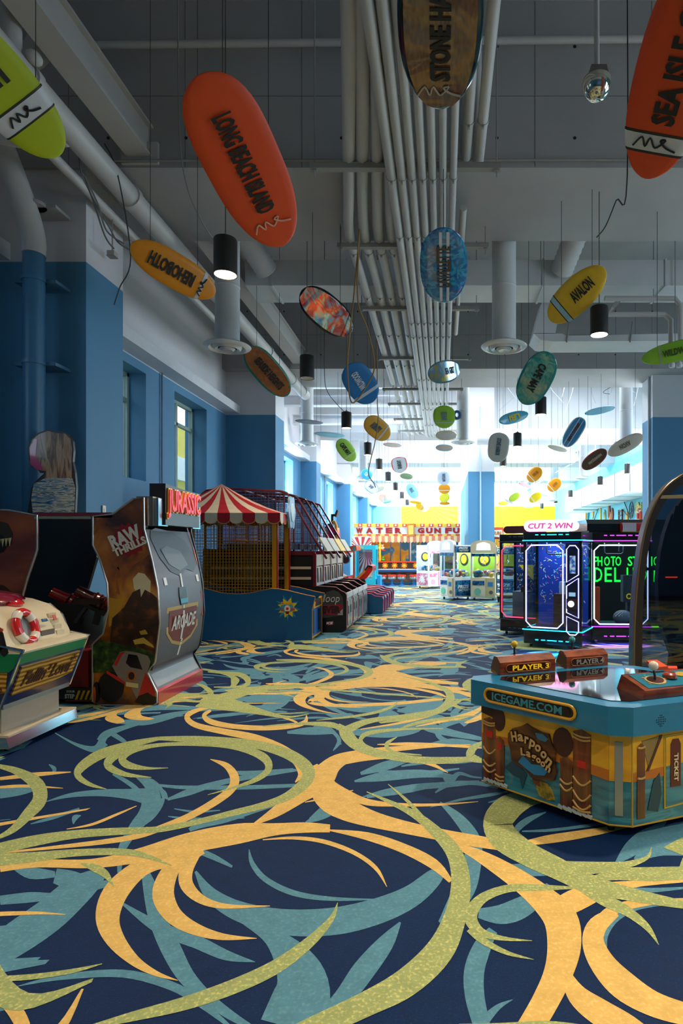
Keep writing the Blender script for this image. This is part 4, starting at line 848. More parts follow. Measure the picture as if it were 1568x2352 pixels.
# curved grey back of the seat housing
BK = [(331,1215),(350,1290),(362,1350),(367,1430),(356,1520),(339,1546),(360,1590),(361,1614)]
bp = [Vector(p) for p in crom([(PX(x, JN)-.012, 0, PZ(y, JN)) for x, y in BK], 4)]
m = MB(TR(JL)); n = len(bp); vs = [(p.x, JN+.03, p.z) for p in bp]+[(p.x, JF-.03, p.z) for p in bp]; m.add(vs, [(i, i+1, n+i+1, n+i) for i in range(n-1)])
m.build('back_panel', M('#57545a', .45, .1, coat=.1), J, True)
def backx(z):
    for a, b in zip(bp, bp[1:]):
        if min(a.z, b.z) <= z <= max(a.z, b.z): f = (z-a.z)/((b.z-a.z) or 1); return a.x+(b.x-a.x)*f
    return bp[0].x
def backdecal(name, pts, mat, off=.006, label=None):
    """print on the curved back: pts in (0..1 across, z)"""
    m = MB(TR(JL)); m.poly([(backx(z)+off, JN+.03+(JF-JN-.06)*t, z) for t, z in pts]); return m.build(name, mat, J, label=label)
backdecal('windshield_print', [(.06,1.72),(.10,1.80),(.2,1.83),(.55,1.80),(.8,1.70),(.93,1.52),(.95,1.42),(.82,1.34),(.66,1.38),(.5,1.30),(.3,1.36),(.14,1.52)], M('#3c4248', .45))
backdecal('windshield_print', [(.2,1.60),(.34,1.64),(.62,1.58),(.72,1.42),(.5,1.36),(.3,1.44)], M('#5d656b', .45), .009)
backdecal('red_streak', [(.06,1.86),(.4,1.87),(.9,1.86),(.97,1.6),(.93,1.86),(.5,1.90),(.05,1.90)], M('#a8341c', .3), .004)
backdecal('flame_stripe', [(.955,1.70),(.985,1.6),(.985,1.40),(.955,1.5)], M('#e0641a', .3), .006)
backdecal('red_side_stripe', [(.95,1.1),(.985,1.1),(.985,.8),(.95,.8)], M('#9a1f1a', .3), .006)
for t in (.12, .86): backdecal('white_mark', [(t,1.30),(t+.06,1.30),(t+.07,1.22),(t+.01,1.22)], M('#d8d4cc', .4))
for z0, z1 in ((1.33, 1.18), (1.0, .8), (.8, .6), (.6, .42)): backdecal('centre_line', [(.485,z0),(.52,z0),(.52-.03*(z0 < .85),z1),(.485-.03*(z0 < .85),z1)], M('#d8d4cc', .4), .008)
backdecal('badge', [(.42,1.18),(.58,1.18),(.60,1.10),(.58,.98),(.44,.98),(.41,1.08)], M('#14181c', .3), .010); backdecal('badge_wave', [(.42,1.05),(.6,1.05),(.59,1.00),(.43,1.00)], M('#3a93a8', .3), .012)
backdecal('gate_print', [(.14,.98),(.86,.98),(.86,.70),(.72,.58),(.5,.52),(.28,.58),(.14,.70)], M('#b3934f', .4), .004); backdecal('gate_print', [(.18,.94),(.82,.94),(.82,.71),(.7,.61),(.5,.56),(.3,.61),(.18,.71)], M('#6d1f1c', .4), .006)
zc = .80; text('ARCADE', M('#d5d2cc', .35), J, Vector((backx(zc)+.012, (JN+JF)/2, zc))-JL, (0, 1, 0), (bp[14].x-bp[16].x, 0, bp[14].z-bp[16].z), .6, .16, .003, .02)
backdecal('lower_band', [(.03,.30),(.97,.30),(.97,.17),(.03,.17)], M('#8f8b86', .35, .3), .003)
MB(TR(JL)).prism([(PX(356, JN), .15), (PX(362, JN), .13), (PX(362, JN), .0), (PX(352, JN), .0)], 'y', JN+.02, JF-.02).build('kick_panel', M('#b51c22', .25, coat=.8), J)
# marquee facing the aisle
m0 = (JN+JF)/2
MB(TR(JL)).box(-2.99, -2.95, 6.34, 6.56, PZ(1208, 6.4), PZ(1145, 6.4)).build('marquee_wing', CHROME, J); MB(TR(JL)).box(-3.16, -2.99, 6.30, 6.50, PZ(1208, 6.4), PZ(1142, 6.4)).build('marquee_wing', M('#8e8274', .3, .8), J)
MB(TR(JL)).box(-2.99, -2.95, 7.22, 7.44, PZ(1208, 6.4), PZ(1150, 6.4)).build('marquee_wing', CHROME, J)
MB(TR(JL)).prism([(6.46, 1.86), (7.36, 1.86), (7.36, 2.26), (7.05, 2.27), (6.46, 2.30)], 'x', -3.1, -2.93).build('marquee_board', M('#241414', .35), J)
text('JURASSIC', M('#e3b23a', .3), J, Vector((-2.929, 6.91, 2.09))-JL, (0, 1, 0), (0, 0, 1), .88, .34, .012, .05)
text('JURASSIC', M('#d8283a', .25, emit=.35), J, Vector((-2.914, 6.91, 2.09))-JL, (0, 1, 0), (0, 0, 1), .86, .31, .012, .02)
# side print
decal('smoke_print', [(305,1330),(318,1315),(332,1318),(346,1335),(345,1365),(333,1372),(325,1388),(318,1365),(308,1352)], JN, M('#d9c9a0', .4), J, JL)
decal('volcano_print', [(250,1500),(258,1420),(285,1395),(305,1360),(322,1352),(324,1372),(333,1354),(350,1364),(366,1378),(366,1440),(358,1500)], JN, RAMP([(.3, '#150c08'), (.55, '#3a1f10'), (.7, '#7a3d12')], ns=9, detail=8, name='volcano_rock'), J, JL, .004)
decal('foliage_print', [(212,1482),(232,1470),(262,1476),(290,1484),(330,1490),(358,1506),(350,1540),(212,1545)], JN, RAMP([(.35, '#0e1a0c'), (.55, '#2b4418'), (.75, '#5f7a26')], ns=16, detail=8, name='foliage_print'), J, JL, .005)
decal('glow_print', [(250,1372),(285,1380),(278,1400),(262,1432),(250,1440)], JN, M('#b7851a', .4), J, JL, .003)
for pts in ([(222,1200),(232,1188),(228,1215),(218,1228)], [(250,1285),(270,1292),(275,1310),(262,1300)], [(268,1305),(274,1300),(276,1325),(271,1328)], [(290,1296),(330,1276),(345,1270),(330,1284),(300,1302)], [(268,1330),(276,1366),(268,1362)]):
    decal('pterosaur_print', pts, JN, M('#8f4a18', .4), J, JL, .004)
# buggy print on the lower corner
decal('buggy_tyre', circ(222, 1590, 9, 24, 16), JN, M('#0b0908', .5), J, JL, .006); decal('buggy_tyre', circ(255, 1578, 30, 36, 18), JN, M('#100d0b', .5), J, JL, .006)
decal('buggy_flame', circ(217, 1596, 4, 20, 12), JN, M('#b8471a', .4), J, JL, .007)
decal('buggy_body', [(258,1530),(276,1498),(288,1495),(300,1496),(320,1500),(340,1506),(346,1520),(338,1548),(352,1580),(350,1612),(318,1612),(300,1575),(275,1560)], JN, M('#7d746a', .3), J, JL, .007)
decal('buggy_window', [(290,1522),(296,1502),(316,1505),(328,1538),(300,1532)], JN, M('#1a1512', .2), J, JL, .009)
decal('buggy_red', [(318,1598),(335,1545),(344,1560),(356,1590),(354,1600),(340,1590)], JN, M('#b3271c', .3), J, JL, .009); decal('buggy_red', [(262,1526),(276,1500),(290,1496),(282,1503),(268,1530)], JN, M('#b3271c', .3), J, JL, .009)
decal('buggy_black', [(310,1612),(330,1580),(344,1592),(360,1602),(358,1618),(330,1618)], JN, M('#120e0c', .4), J, JL, .008); decal('buggy_bar', [(246,1540),(274,1556),(290,1568),(288,1572),(270,1562),(245,1546)], JN, M('#b3271c', .3), J, JL, .009)
decal('round_emblem', circ(303, 1552, 11, 13, 16), JN, M('#a8602a', .4), J, JL, .010); decal('round_emblem', circ(303, 1552, 7, 9, 14), JN, M('#2c1a10', .4), J, JL, .012)
decal('name_plate', [(290,1566),(318,1570),(318,1580),(290,1576)], JN, M('#c9b787', .4), J, JL, .010)
decal('ranger_print', [(306,1470),(330,1464),(352,1482),(354,1488),(330,1478),(310,1480)], JN, M('#b99a3a', .4), J, JL, .006); decal('ranger_print', [(320,1450),(334,1446),(340,1456),(324,1458)], JN, M('#a9892a', .4), J, JL, .006)
# maker's logo: red splash with tilted white lettering
decal('logo_splash', star(296, 1240, 40, 33, 14), JN, M('#8f1010', .4), J, JL, .005)
ang = math.radians(24)
for s_, px, py, w_, h_ in (('RAW', 288, 1233, .33, .15), ('THRILLS', 299, 1255, .36, .085)):
    text(s_, M('#d9d4c4', .4), J, Vector((PX(px, JN), JN-.008, PZ(py, JN)))-JL, (math.cos(ang), 0, math.sin(ang)), (-math.sin(ang), 0, math.cos(ang)), w_, h_, .004, .05)
# creature print on the screen panel
decal('creature_print', [(-60,1205),(-10,1195),(18,1202),(30,1225),(28,1250),(8,1262),(-60,1290)], JN, M('#3c2a14', .4), J, JL, .004)
decal('mouth_print', [(-40,1240),(5,1228),(22,1245),(8,1268),(-40,1285)], JN, M('#1a0805', .4), J, JL, .006)
for i in range(5): decal('tooth_print', [(-12+i*8, 1240-i), (-5+i*8, 1239-i), (-9+i*8, 1258-i)], JN, M('#d9c48a', .4), J, JL, .008)
decal('rock_print', [(-60,1330),(10,1345),(40,1372),(44,1410),(-60,1410)], JN, M('#3a150c', .5), J, JL, .004)
# guns on a pedestal
def gun(px, py, D, tilt, bright):
    g = bpy.data.objects.new('gun', None); C.objects.link(g); g.parent = J; c = W(px, py, D); g.location = c-JL; g.rotation_euler = (0, tilt, .35)
    rm = M('#b01b1e' if bright else '#5d1012', .25, coat=.7)
    MB().lathe([(.02, -.2), (.055, -.19), (.06, -.05), (.075, .0), (.078, .1), (.06, .14), (.055, .2), (.03, .21)], (0, 0, 0), 14, 'x').build('barrel', rm, g, True)
    MB().box(-.12, .18, -.03, .03, -.11, -.05).build('receiver', M('#16151a', .4), g); MB().prism([(.06, -.05), (.13, -.05), (.19, -.22), (.12, -.23)], 'y', -.025, .025).build('grip', M('#121114', .4), g)
    MB().tube([(-.02, 0, -.1), (-.02, 0, -.3)], .03, 10).build('swivel', M('#3b3a40', .3, .6), g, True)
    for k in range(3): MB().lathe([(.081, -.01), (.086, 0), (.081, .01)], (-.0+.05*k, 0, 0), 14, 'x', caps=False).build('ring', M('#3a0c0e', .3), g, True)
gun(158, 1378, 6.7, .5, True); gun(216, 1376, 6.55, .55, False)
MB(TR(JL)).box(PX(130, 6.75), PX(215, 6.75), 6.55, 7.1, .17, 1.02).build('gun_pedestal', M('#131316', .4), J); MB(TR(JL)).box(PX(175, 6.5), PX(236, 6.5), 6.45, 6.6, 1.02, 1.08).build('gun_shelf', M('#2a1512', .3), J)
MB(TR(JL)).box(PX(205, 6.8), PX(260, 6.8), JN+.06, JF-.06, .17, .55).build('bench', M('#6a1216', .4), J)
# ---------------------------------------------------------------- boat-shaped pusher game
BL = Vector((-3.8, 5.2, 0)); B = thing('boat_game', 'cream boat-shaped coin game with life ring, green band and wood panel', 'arcade game', None, BL)
YN, YF = 4.74, 5.62
CRM = M('#dccfae', .25, coat=.6); GRN2 = M('#16804e', .3); NAVY = M('#0f2350', .25, coat=.7)
PLANK = RAMP([(.3, '#8a5a14'), (.5, '#c98c2a'), (.7, '#dfa743')], 'WAVE', (1, 1, 1), ns=9, dist=1.2, rough=.4, name='wood_plank_print'); PLANK.node_tree.nodes['Wave Texture'].bands_direction = 'Z'
# hull: profile in (x, z), flaring out to the ledge; extruded along Y in colour bands
XB = -4.75
def band(nm, prof, mat, y0=YN, y1=YF):
    return MB(TR(BL)).prism([(XB, prof[0][1])]+prof+[(XB, prof[-1][1])], 'y', y0, y1).build(nm, mat, B)
band('navy_hull', [(-3.43, .37), (-3.36, .54)], NAVY); band('wood_panel_band', [(-3.36, .54), (-3.30, .70)], NAVY); band('green_band', [(-3.30, .70), (-3.275, .785)], GRN2)
prof = [(-3.265, .785), (-3.26, .80), (-3.28, .82), (-3.42, .835), (-3.46, .92), (-3.52, 1.03), (-3.62, 1.10), (-3.78, 1.15), (-4.1, 1.19), (-4.6, 1.2)]
MB(TR(BL)).prism([(XB, .785)]+prof+[(XB, 1.2)], 'y', YN, YF).build('cream_top', CRM, B, True)
# printed wood panel on the aisle side
q = [(-3.425, .43), (-3.305, .695)]; dx = Vector((q[1][0]-q[0][0], 0, q[1][1]-q[0][1])); nrm = Vector((dx.z, 0, -dx.x)).normalized()
pts = [Vector((-3.418, YN+.09, .44)), Vector((-3.385, YN+.45, .47)), Vector((-3.372, YF-.07, .515)), Vector((-3.305, YF-.06, .69)), Vector((-3.305, YN+.07, .69))]
pts = [Vector((-3.392, YN+.05, .455)), Vector((-3.392, YN+.45, .455)), Vector((-3.380, YF-.07, .49)), Vector((-3.308, YF-.06, .68)), Vector((-3.308, YN+.05, .68))]
MB(TR(BL)).slab(pts, nrm, .012).build('wood_panel', PLANK, B)
text("Fallin' Love", M('#4a1f14', .5), B, Vector((-3.345, (YN+YF)/2-.02, .575))-BL+nrm*.014, (0, 1, 0), dx, .62, .135, .003, .03, .25)
m = MB(TR(BL)); o_ = Vector((-3.34, YF-.16, .59))+nrm*.016; d_ = dx.normalized(); Yv = Vector((0, 1, 0))
m.slab([o_-d_*.09-Yv*.004, o_-d_*.09+Yv*.004, o_+d_*.05+Yv*.014, o_+d_*.05+Yv*.006], nrm, .002)
for a in (20, 70, 110, 160, 200, -20):
    v_ = Yv*math.cos(math.radians(a))+d_*math.sin(math.radians(a)); w_ = nrm.cross(v_); e_ = o_+d_*.05+Yv*.01; m.slab([e_, e_+v_*.03+w_*.006, e_+v_*.05, e_+v_*.03-w_*.006], nrm, .002)
m.build('palm_print', M('#4a1f14', .5), B)
MB(TR(BL)).box(-3.445, -3.425, YN+.02, YF-.02, .345, .385).build('chrome_strip', STEEL, B)
MB(TR(BL)).box(-4.7, -3.47, YN+.06, YF-.10, .15, .37).build('skirt', M('#b5a894', .35, .2), B)
MB(TR(BL)).prism([(-4.75, .05), (-3.36, .05), (-3.38, .135), (-4.75, .135)], 'y', YN-.01, YF+.01).build('mirror_plinth', M('#b9bec2', .12, 1, noise=.01), B)
MB(TR(BL)).box(-4.74, -3.37, YN-.0, YF+.0, .135, .15).build('plinth_top', M('#d8c6a4', .3), B)
for y in (YN+.1, YF-.1): MB(TR(BL)).lathe([(.028, -.012), (.03, 0), (.028, .012)], (-3.45, y, .03), 12, 'x').build('caster', M('#1a1a1c', .5), B, True)
for pp in ([(-3.435, YN, .36), (-3.27, YN, .79), (-3.25, YN, .81), (-3.44, YN, .85), (-3.50, YN, 1.0), (-3.62, YN, 1.1)], [(-3.435, YF, .36), (-3.27, YF, .79), (-3.25, YF, .81), (-3.44, YF, .85), (-3.50, YF, 1.0), (-3.62, YF, 1.1)]):
    MB(TR(BL)).tube(pp, .011, 6).build('chrome_edge', CHROME, B, True)
# end panel facing the viewer
decal('end_green', [(-60,1515),(36,1515),(33,1534),(20,1545),(-60,1545)], YN, GRN2, B, BL); decal('end_wood', [(-60,1546),(17,1546),(13,1592),(-60,1600)], YN, PLANK, B, BL, .005); decal('end_print', [(-40,1545),(0,1440),(8,1455),(14,1480),(20,1500),(10,1508),(0,1500),(-8,1514),(-40,1514)], YN, M('#1c1512', .5), B, BL, .005)
decal('flower_print', star(4, 1447, 5, 3, 6), YN, M('#c8451c', .5), B, BL, .007)
text('e', M('#4a1f14', .5), B, Vector((PX(2, YN), YN-.008, PZ(1585, YN)))-BL, (1, 0, 0), (0, 0, 1), .03, .03, .002)
# life ring leaning on the cream top
c = Vector((-3.46, YN+.30, .955))-BL; rv = Vector((0, 1, 0)); uv = Vector((-.32, 0, 1)).normalized(); nv = rv.cross(uv)
ring = [c+rv*.105*math.cos(2*PI*k/32)+uv*.125*math.sin(2*PI*k/32)+nv*.02 for k in range(32)]
lr = MB().tube(ring, .036, 10, closed=True).build('life_ring', M('#cc1a14', .2, coat=.8), B, True)
for k0 in (3, 11, 19, 27): MB().tube([ring[(k0+j) % 32] for j in range(-1, 3)], .0385, 10).build('white_band', M('#e2d8c4', .25, coat=.6), lr, True)
MB().slab([c+rv*.09*math.cos(2*PI*k/20)+uv*.11*math.sin(2*PI*k/20) for k in range(20)], nv, .01).build('porthole', M('#6d6a68', .2, .3), B)
# slot, steps, sticker, maker's mark
fr = Vector((-3.5, YN+.56, .99))-BL
text('SEGA', M('#1f5f8f', .4), B, fr+Vector((.045, 0, -.005)), (0, 1, 0), (-.5, 0, 1), .085, .03, .003, .06)
MB().slab([fr+Vector((.045, .13, -.02)), fr+Vector((.045, .17, -.02)), fr+Vector((.025, .17, .025)), fr+Vector((.025, .13, .025))], (.9, 0, .4), .004).build('sticker', M('#c9685a', .4), B)
MB(TR(BL)).box(-3.47, -3.43, YN+.48, YF-.22, .85, .90).build('coin_slot', M('#5b5142', .5), B)
for k in range(4): MB(TR(BL)).box(-3.52-.02*k, -3.42-.025*k, YF-.2, YF-.1, .84+.05*k, .88+.05*k).build('step', CRM, B)
# red cushions and dome on top
MB(TR(BL)).ball((-4.0, YN+.15, 1.15), .33, .12, .09, 16, 8).build('red_cushion', M('#b8101a', .15, coat=1), B, True); MB(TR(BL)).ball((-3.82, YN+.52, 1.13), .20, .13, .07, 16, 8).build('red_cushion', M('#c8121a', .15, coat=1), B, True)
MB(TR(BL)).ball((-4.15, YN+.5, 1.16), .5, .42, .10, 20, 8).build('glass_dome', M('#7c0f2a', .15, coat=1), B, True)
# ---------------------------------------------------------------- printed mirror-like cut-out behind the cabinet
SL = Vector((PX(120, 7.5), 7.5, 0)); st = thing('cutout_standee', 'glossy cut-out standee with wave print behind the shooter cabinet', 'standee', None, SL)
out = [(62,1182),(68,1150),(72,1120),(82,1105),(100,1088),(102,1082),(92,1086),(86,1078),(72,1072),(66,1055),(64,1030),(72,1008),(88,994),(106,988),(112,986),(122,990),(130,993),(142,990),(152,994),(160,1000),(167,1014),(169,1035),(167,1060),(172,1085),(175,1120),(172,1182)]
MB(TR(SL)).prism(pxy(out, 7.5), 'y', 7.5, 7.54).build('board', M('#221c1a', .4), st)
up = [(70,1055),(67,1030),(75,1010),(90,997),(110,990),(130,995),(150,996),(162,1008),(166,1030),(164,1058),(166,1098),(104,1098),(106,1082),(90,1080)]
decal('painted_reflection', up, 7.5, RAMP([(.2, '#3a2f2a'), (.42, '#93714f'), (.5, '#b3906a'), (.58, '#5c3420'), (.66, '#a3835f'), (.78, '#d9cbb8')], 'NOISE', (5, 1, .8), ns=1.5, detail=6, dist=1.2, rough=.25, metal=0, coat=.4, name='reflection_streaks'), st, SL, .004)  # brown streaks of a reflection, painted as flat colour
decal('pink_flash', [(70,1028),(80,1008),(86,1010),(82,1050),(94,1066),(100,1082),(84,1078),(70,1066)], 7.5, M('#b83a6a', .15, coat=1), st, SL, .007)
decal('wave_print', [(72,1145),(78,1112),(104,1098),(166,1098),(173,1120),(170,1180),(76,1178)], 7.5, RAMP([(.28, '#27406a'), (.42, '#5b84a0'), (.5, '#d8cfae'), (.58, '#44617a'), (.72, '#b9c4a8')], 'NOISE', (1.2, 1, 9), ns=3.0, detail=3, dist=1.5, rough=.15, coat=1, name='wave_print'), st, SL, .005)
MB(TR(SL)).box(PX(110, 7.5), PX(160, 7.5), 7.54, 7.57, 0, PZ(1170, 7.5)).build('stand', M('#17181a', .5), st)
# ---------------------------------------------------------------- striped-tent ball-throw game
TL = Vector((-3.6, 11.15, 0)); T_ = thing('tent_game', 'ball-throw game with red and white striped tent and blue base', 'arcade game', None, TL)
TN, TF, TX = 10.72, 11.6, -2.29
TB = M('#0a5383', .45); top_ = [(-5.5, 0), (TX, 0), (TX, .55), (PX(722, TN), .73), (PX(723, TN), .765), (PX(700, TN), .80), (PX(660, TN), .875), (PX(640, TN), .90), (PX(622, TN), .905), (PX(600, TN), .875), (PX(575, TN), .83), (PX(545, TN), .81), (PX(510, TN), .83), (PX(470, TN), .91), (PX(430, TN), .98), (-5.5, 1.0)]
MB(TR(TL)).prism(top_, 'y', TN, TN+.03).build('side_panel', TB, T_); MB(TR(TL)).prism(top_, 'y', TF-.03, TF).build('side_panel', TB, T_)
MB(TR(TL)).tube([(x, TN+.012, z) for x, z in top_[1:]], .012, 6).build('edge_trim', M('#c07f16', .4), T_)
MB(TR(TL)).tube([(x, TF-.012, z) for x, z in top_[1:]], .012, 6).build('edge_trim', M('#c07f16', .4), T_)
MB(TR(TL)).box(TX-.06, TX-.02, TN+.03, TF-.03, .02, .56).build('front_panel', M('#0c66b0', .35), T_)
for y0, y1 in ((TN+.1, TN+.22), (TF-.24, TF-.12)): MB(TR(TL)).box(TX-.03, TX-.005, y0, y1, .1, .5).build('ticket_slot', M('#15171a', .4), T_)
MB(TR(TL)).box(TX-.03, TX-.01, TN+.04, TF-.04, .02, .05).build('lower_trim', M('#d9a41c', .4), T_)
MB(TR(TL)).prism([(TN+.06, .55), (TF-.06, .55), (TF-.06, .72), (TN+.3, .62), (TN+.06, .72)], 'x', TX-.03, TX+.02).build('yellow_bezel', M('#d9981c', .4), T_)
MB(TR(TL)).prism([(TN+.2, .58), (TF-.2, .58), (TF-.25, .70), (TN+.25, .70)], 'x', TX-.02, TX+.03).build('score_window', M('#2a1c1a', .3), T_)
MB(TR(TL)).box(-5.4, TX-.1, TN+.03, TF-.03, .04, .5).build('deck', M('#12395a', .6), T_)
# comic burst logo
def on_side(pts, mat, nm, off): return decal(nm, pts, TN, mat, T_, TL, off)
on_side(star(660, 1395, 30, 13, 9), M('#1f8aa8', .4), 'burst_print', .004); on_side(star(661, 1396, 24, 14, 8, .3), M('#e5c11c', .4), 'burst_print', .006); on_side(circ(659, 1396, 15, 11, 16), M('#2a9ec0', .4), 'burst_print', .008)
on_side(circ(660, 1398, 7, 8, 14), M('#e6d9c9', .4), 'face_print', .010); on_side(circ(660, 1398, 3.2, 3.2, 10), M('#c8201c', .3), 'nose_print', .012); on_side([(655,1404),(665,1404),(663,1410),(657,1410)], M('#7a1a16', .4), 'mouth_print', .012)
text('Down', M('#e8a51c', .4), T_, Vector((PX(660, TN), TN-.014, PZ(1386, TN)))-TL, (1, 0, 0), (0, 0, 1), .21, .055, .003, .06)
text('CL', M('#b8482c', .4), T_, Vector((PX(649, TN), TN-.014, PZ(1400, TN)))-TL, (1, 0, 0), (0, 0, 1), .07, .06, .003, .06); text('WN', M('#b8482c', .4), T_, Vector((PX(672, TN), TN-.014, PZ(1400, TN)))-TL, (1, 0, 0), (0, 0, 1), .08, .06, .003, .06)
# posts and cage
for px, y in ((631, TN+.02), (659, TF-.1)):
    x = PX(px, y); MB(TR(TL)).box(x-.05, x+.03, y, y+.06, .5, 2.1).build('post', M('#c88a14', .35), T_); MB(TR(TL)).box(x+.03, x+.05, y, y+.06, .5, 2.1).build('post_edge', M('#a31620', .3, coat=.5), T_)
for y in (TN+.04, TF-.06):
    m = MB(TR(TL)); x = -5.3
    while x < PX(628, TN): m.box(x-.0035, x+.0035, y, y+.007, .8, 2.1); x += .055
    z = .82
    while z < 2.1: m.box(-5.3, PX(628, TN), y, y+.007, z-.0035, z+.0035); z += .055
    m.build('wire_mesh', M('#a87616', .45), T_)['kind'] = 'stuff'
MB(TR(TL)).box(-4.42, -4.38, TN+.04, TN+.08, .6, 2.1).build('post', M('#8f6412', .4), T_)
MB(TR(TL)).box(-5.45, -5.35, TN+.05, TF-.05, .5, 2.0).build('target_wall', M('#20141a', .5), T_)
for k in range(3):
    for z in (1.25, 1.62): MB(TR(TL)).lathe([(.001, 0), (.09, .02), (.1, .06), (.08, .12)], (-5.33, TN+.2+k*.24, z), 12, 'x', caps=False).build('target_figure', M(['#c9304a', '#d9b01c', '#2a7fb0'][k], .4), T_, True)
# tent canopy: pyramid with 14 striped gores per long side and a scalloped valance
CX0, CX1, CY0, CY1, ZE, ZA = -5.25, -2.83, TN-.06, TF+.1, 2.24, 2.80
apex = Vector(((CX0+CX1)/2, (CY0+CY1)/2, ZA)); RDC = M('#a80f24', .6); CRC = M('#cdc4ae', .6)
def canopy_side(p0, p1, n, flip):
    for i in range(n):
        a = p0.lerp(p1, i/n); b = p0.lerp(p1, (i+1)/n); mt = RDC if (i+flip) % 2 == 0 else CRC
        # sagging gore
        m = MB(TR(TL)); rows = []
        for k in range(6):
            f = k/5; s = apex.lerp(a, f); e = apex.lerp(b, f); dz = -.07*math.sin(PI*f); rows += [s+Vector((0, 0, dz)), e+Vector((0, 0, dz))]
        m.add(rows, [(2*k, 2*k+1, 2*k+3, 2*k+2) for k in range(5)])
        d = Vector((0, 0, -1)); w = b-a; sc = [a, b, b+d*.12]+[a.lerp(b, .5+.5*math.cos(PI*j/6))+d*(.12+.07*math.sin(PI*j/6)) for j in range(1, 6)]+[a+d*.12]
        m.poly(sc); m.build('canopy_gore', mt, T_)
        MB(TR(TL)).tube(sc[2:], .006, 5).build('piping', M('#b08a4a', .6), T_)
c00, c10, c11, c01 = Vector((CX0, CY0, ZE)), Vector((CX1, CY0, ZE)), Vector((CX1, CY1, ZE)), Vector((CX0, CY1, ZE))
canopy_side(c00, c10, 11, 0); canopy_side(c10, c11, 5, 1); canopy_side(c01, c11, 11, 1); canopy_side(c00, c01, 5, 0)
# ornate plaque on the aisle side of the tent
m = MB(TR(TL)); cy = (CY0+CY1)/2+.1
pl = [(cy+.24*math.cos(a)*(1+.12*math.cos(6*a)), 2.28+.30*math.sin(a)*(1+.1*math.cos(6*a))) for a in [2*PI*k/30 for k in range(30)]]
m.prism(pl, 'x', CX1+.02, CX1+.06); m.build('plaque', M('#8fb3cf', .3), T_); MB(TR(TL)).prism(circ(cy, 2.28, .12, .17, 16), 'x', CX1+.06, CX1+.075).build('plaque_print', M('#c9dbe6', .3), T_)
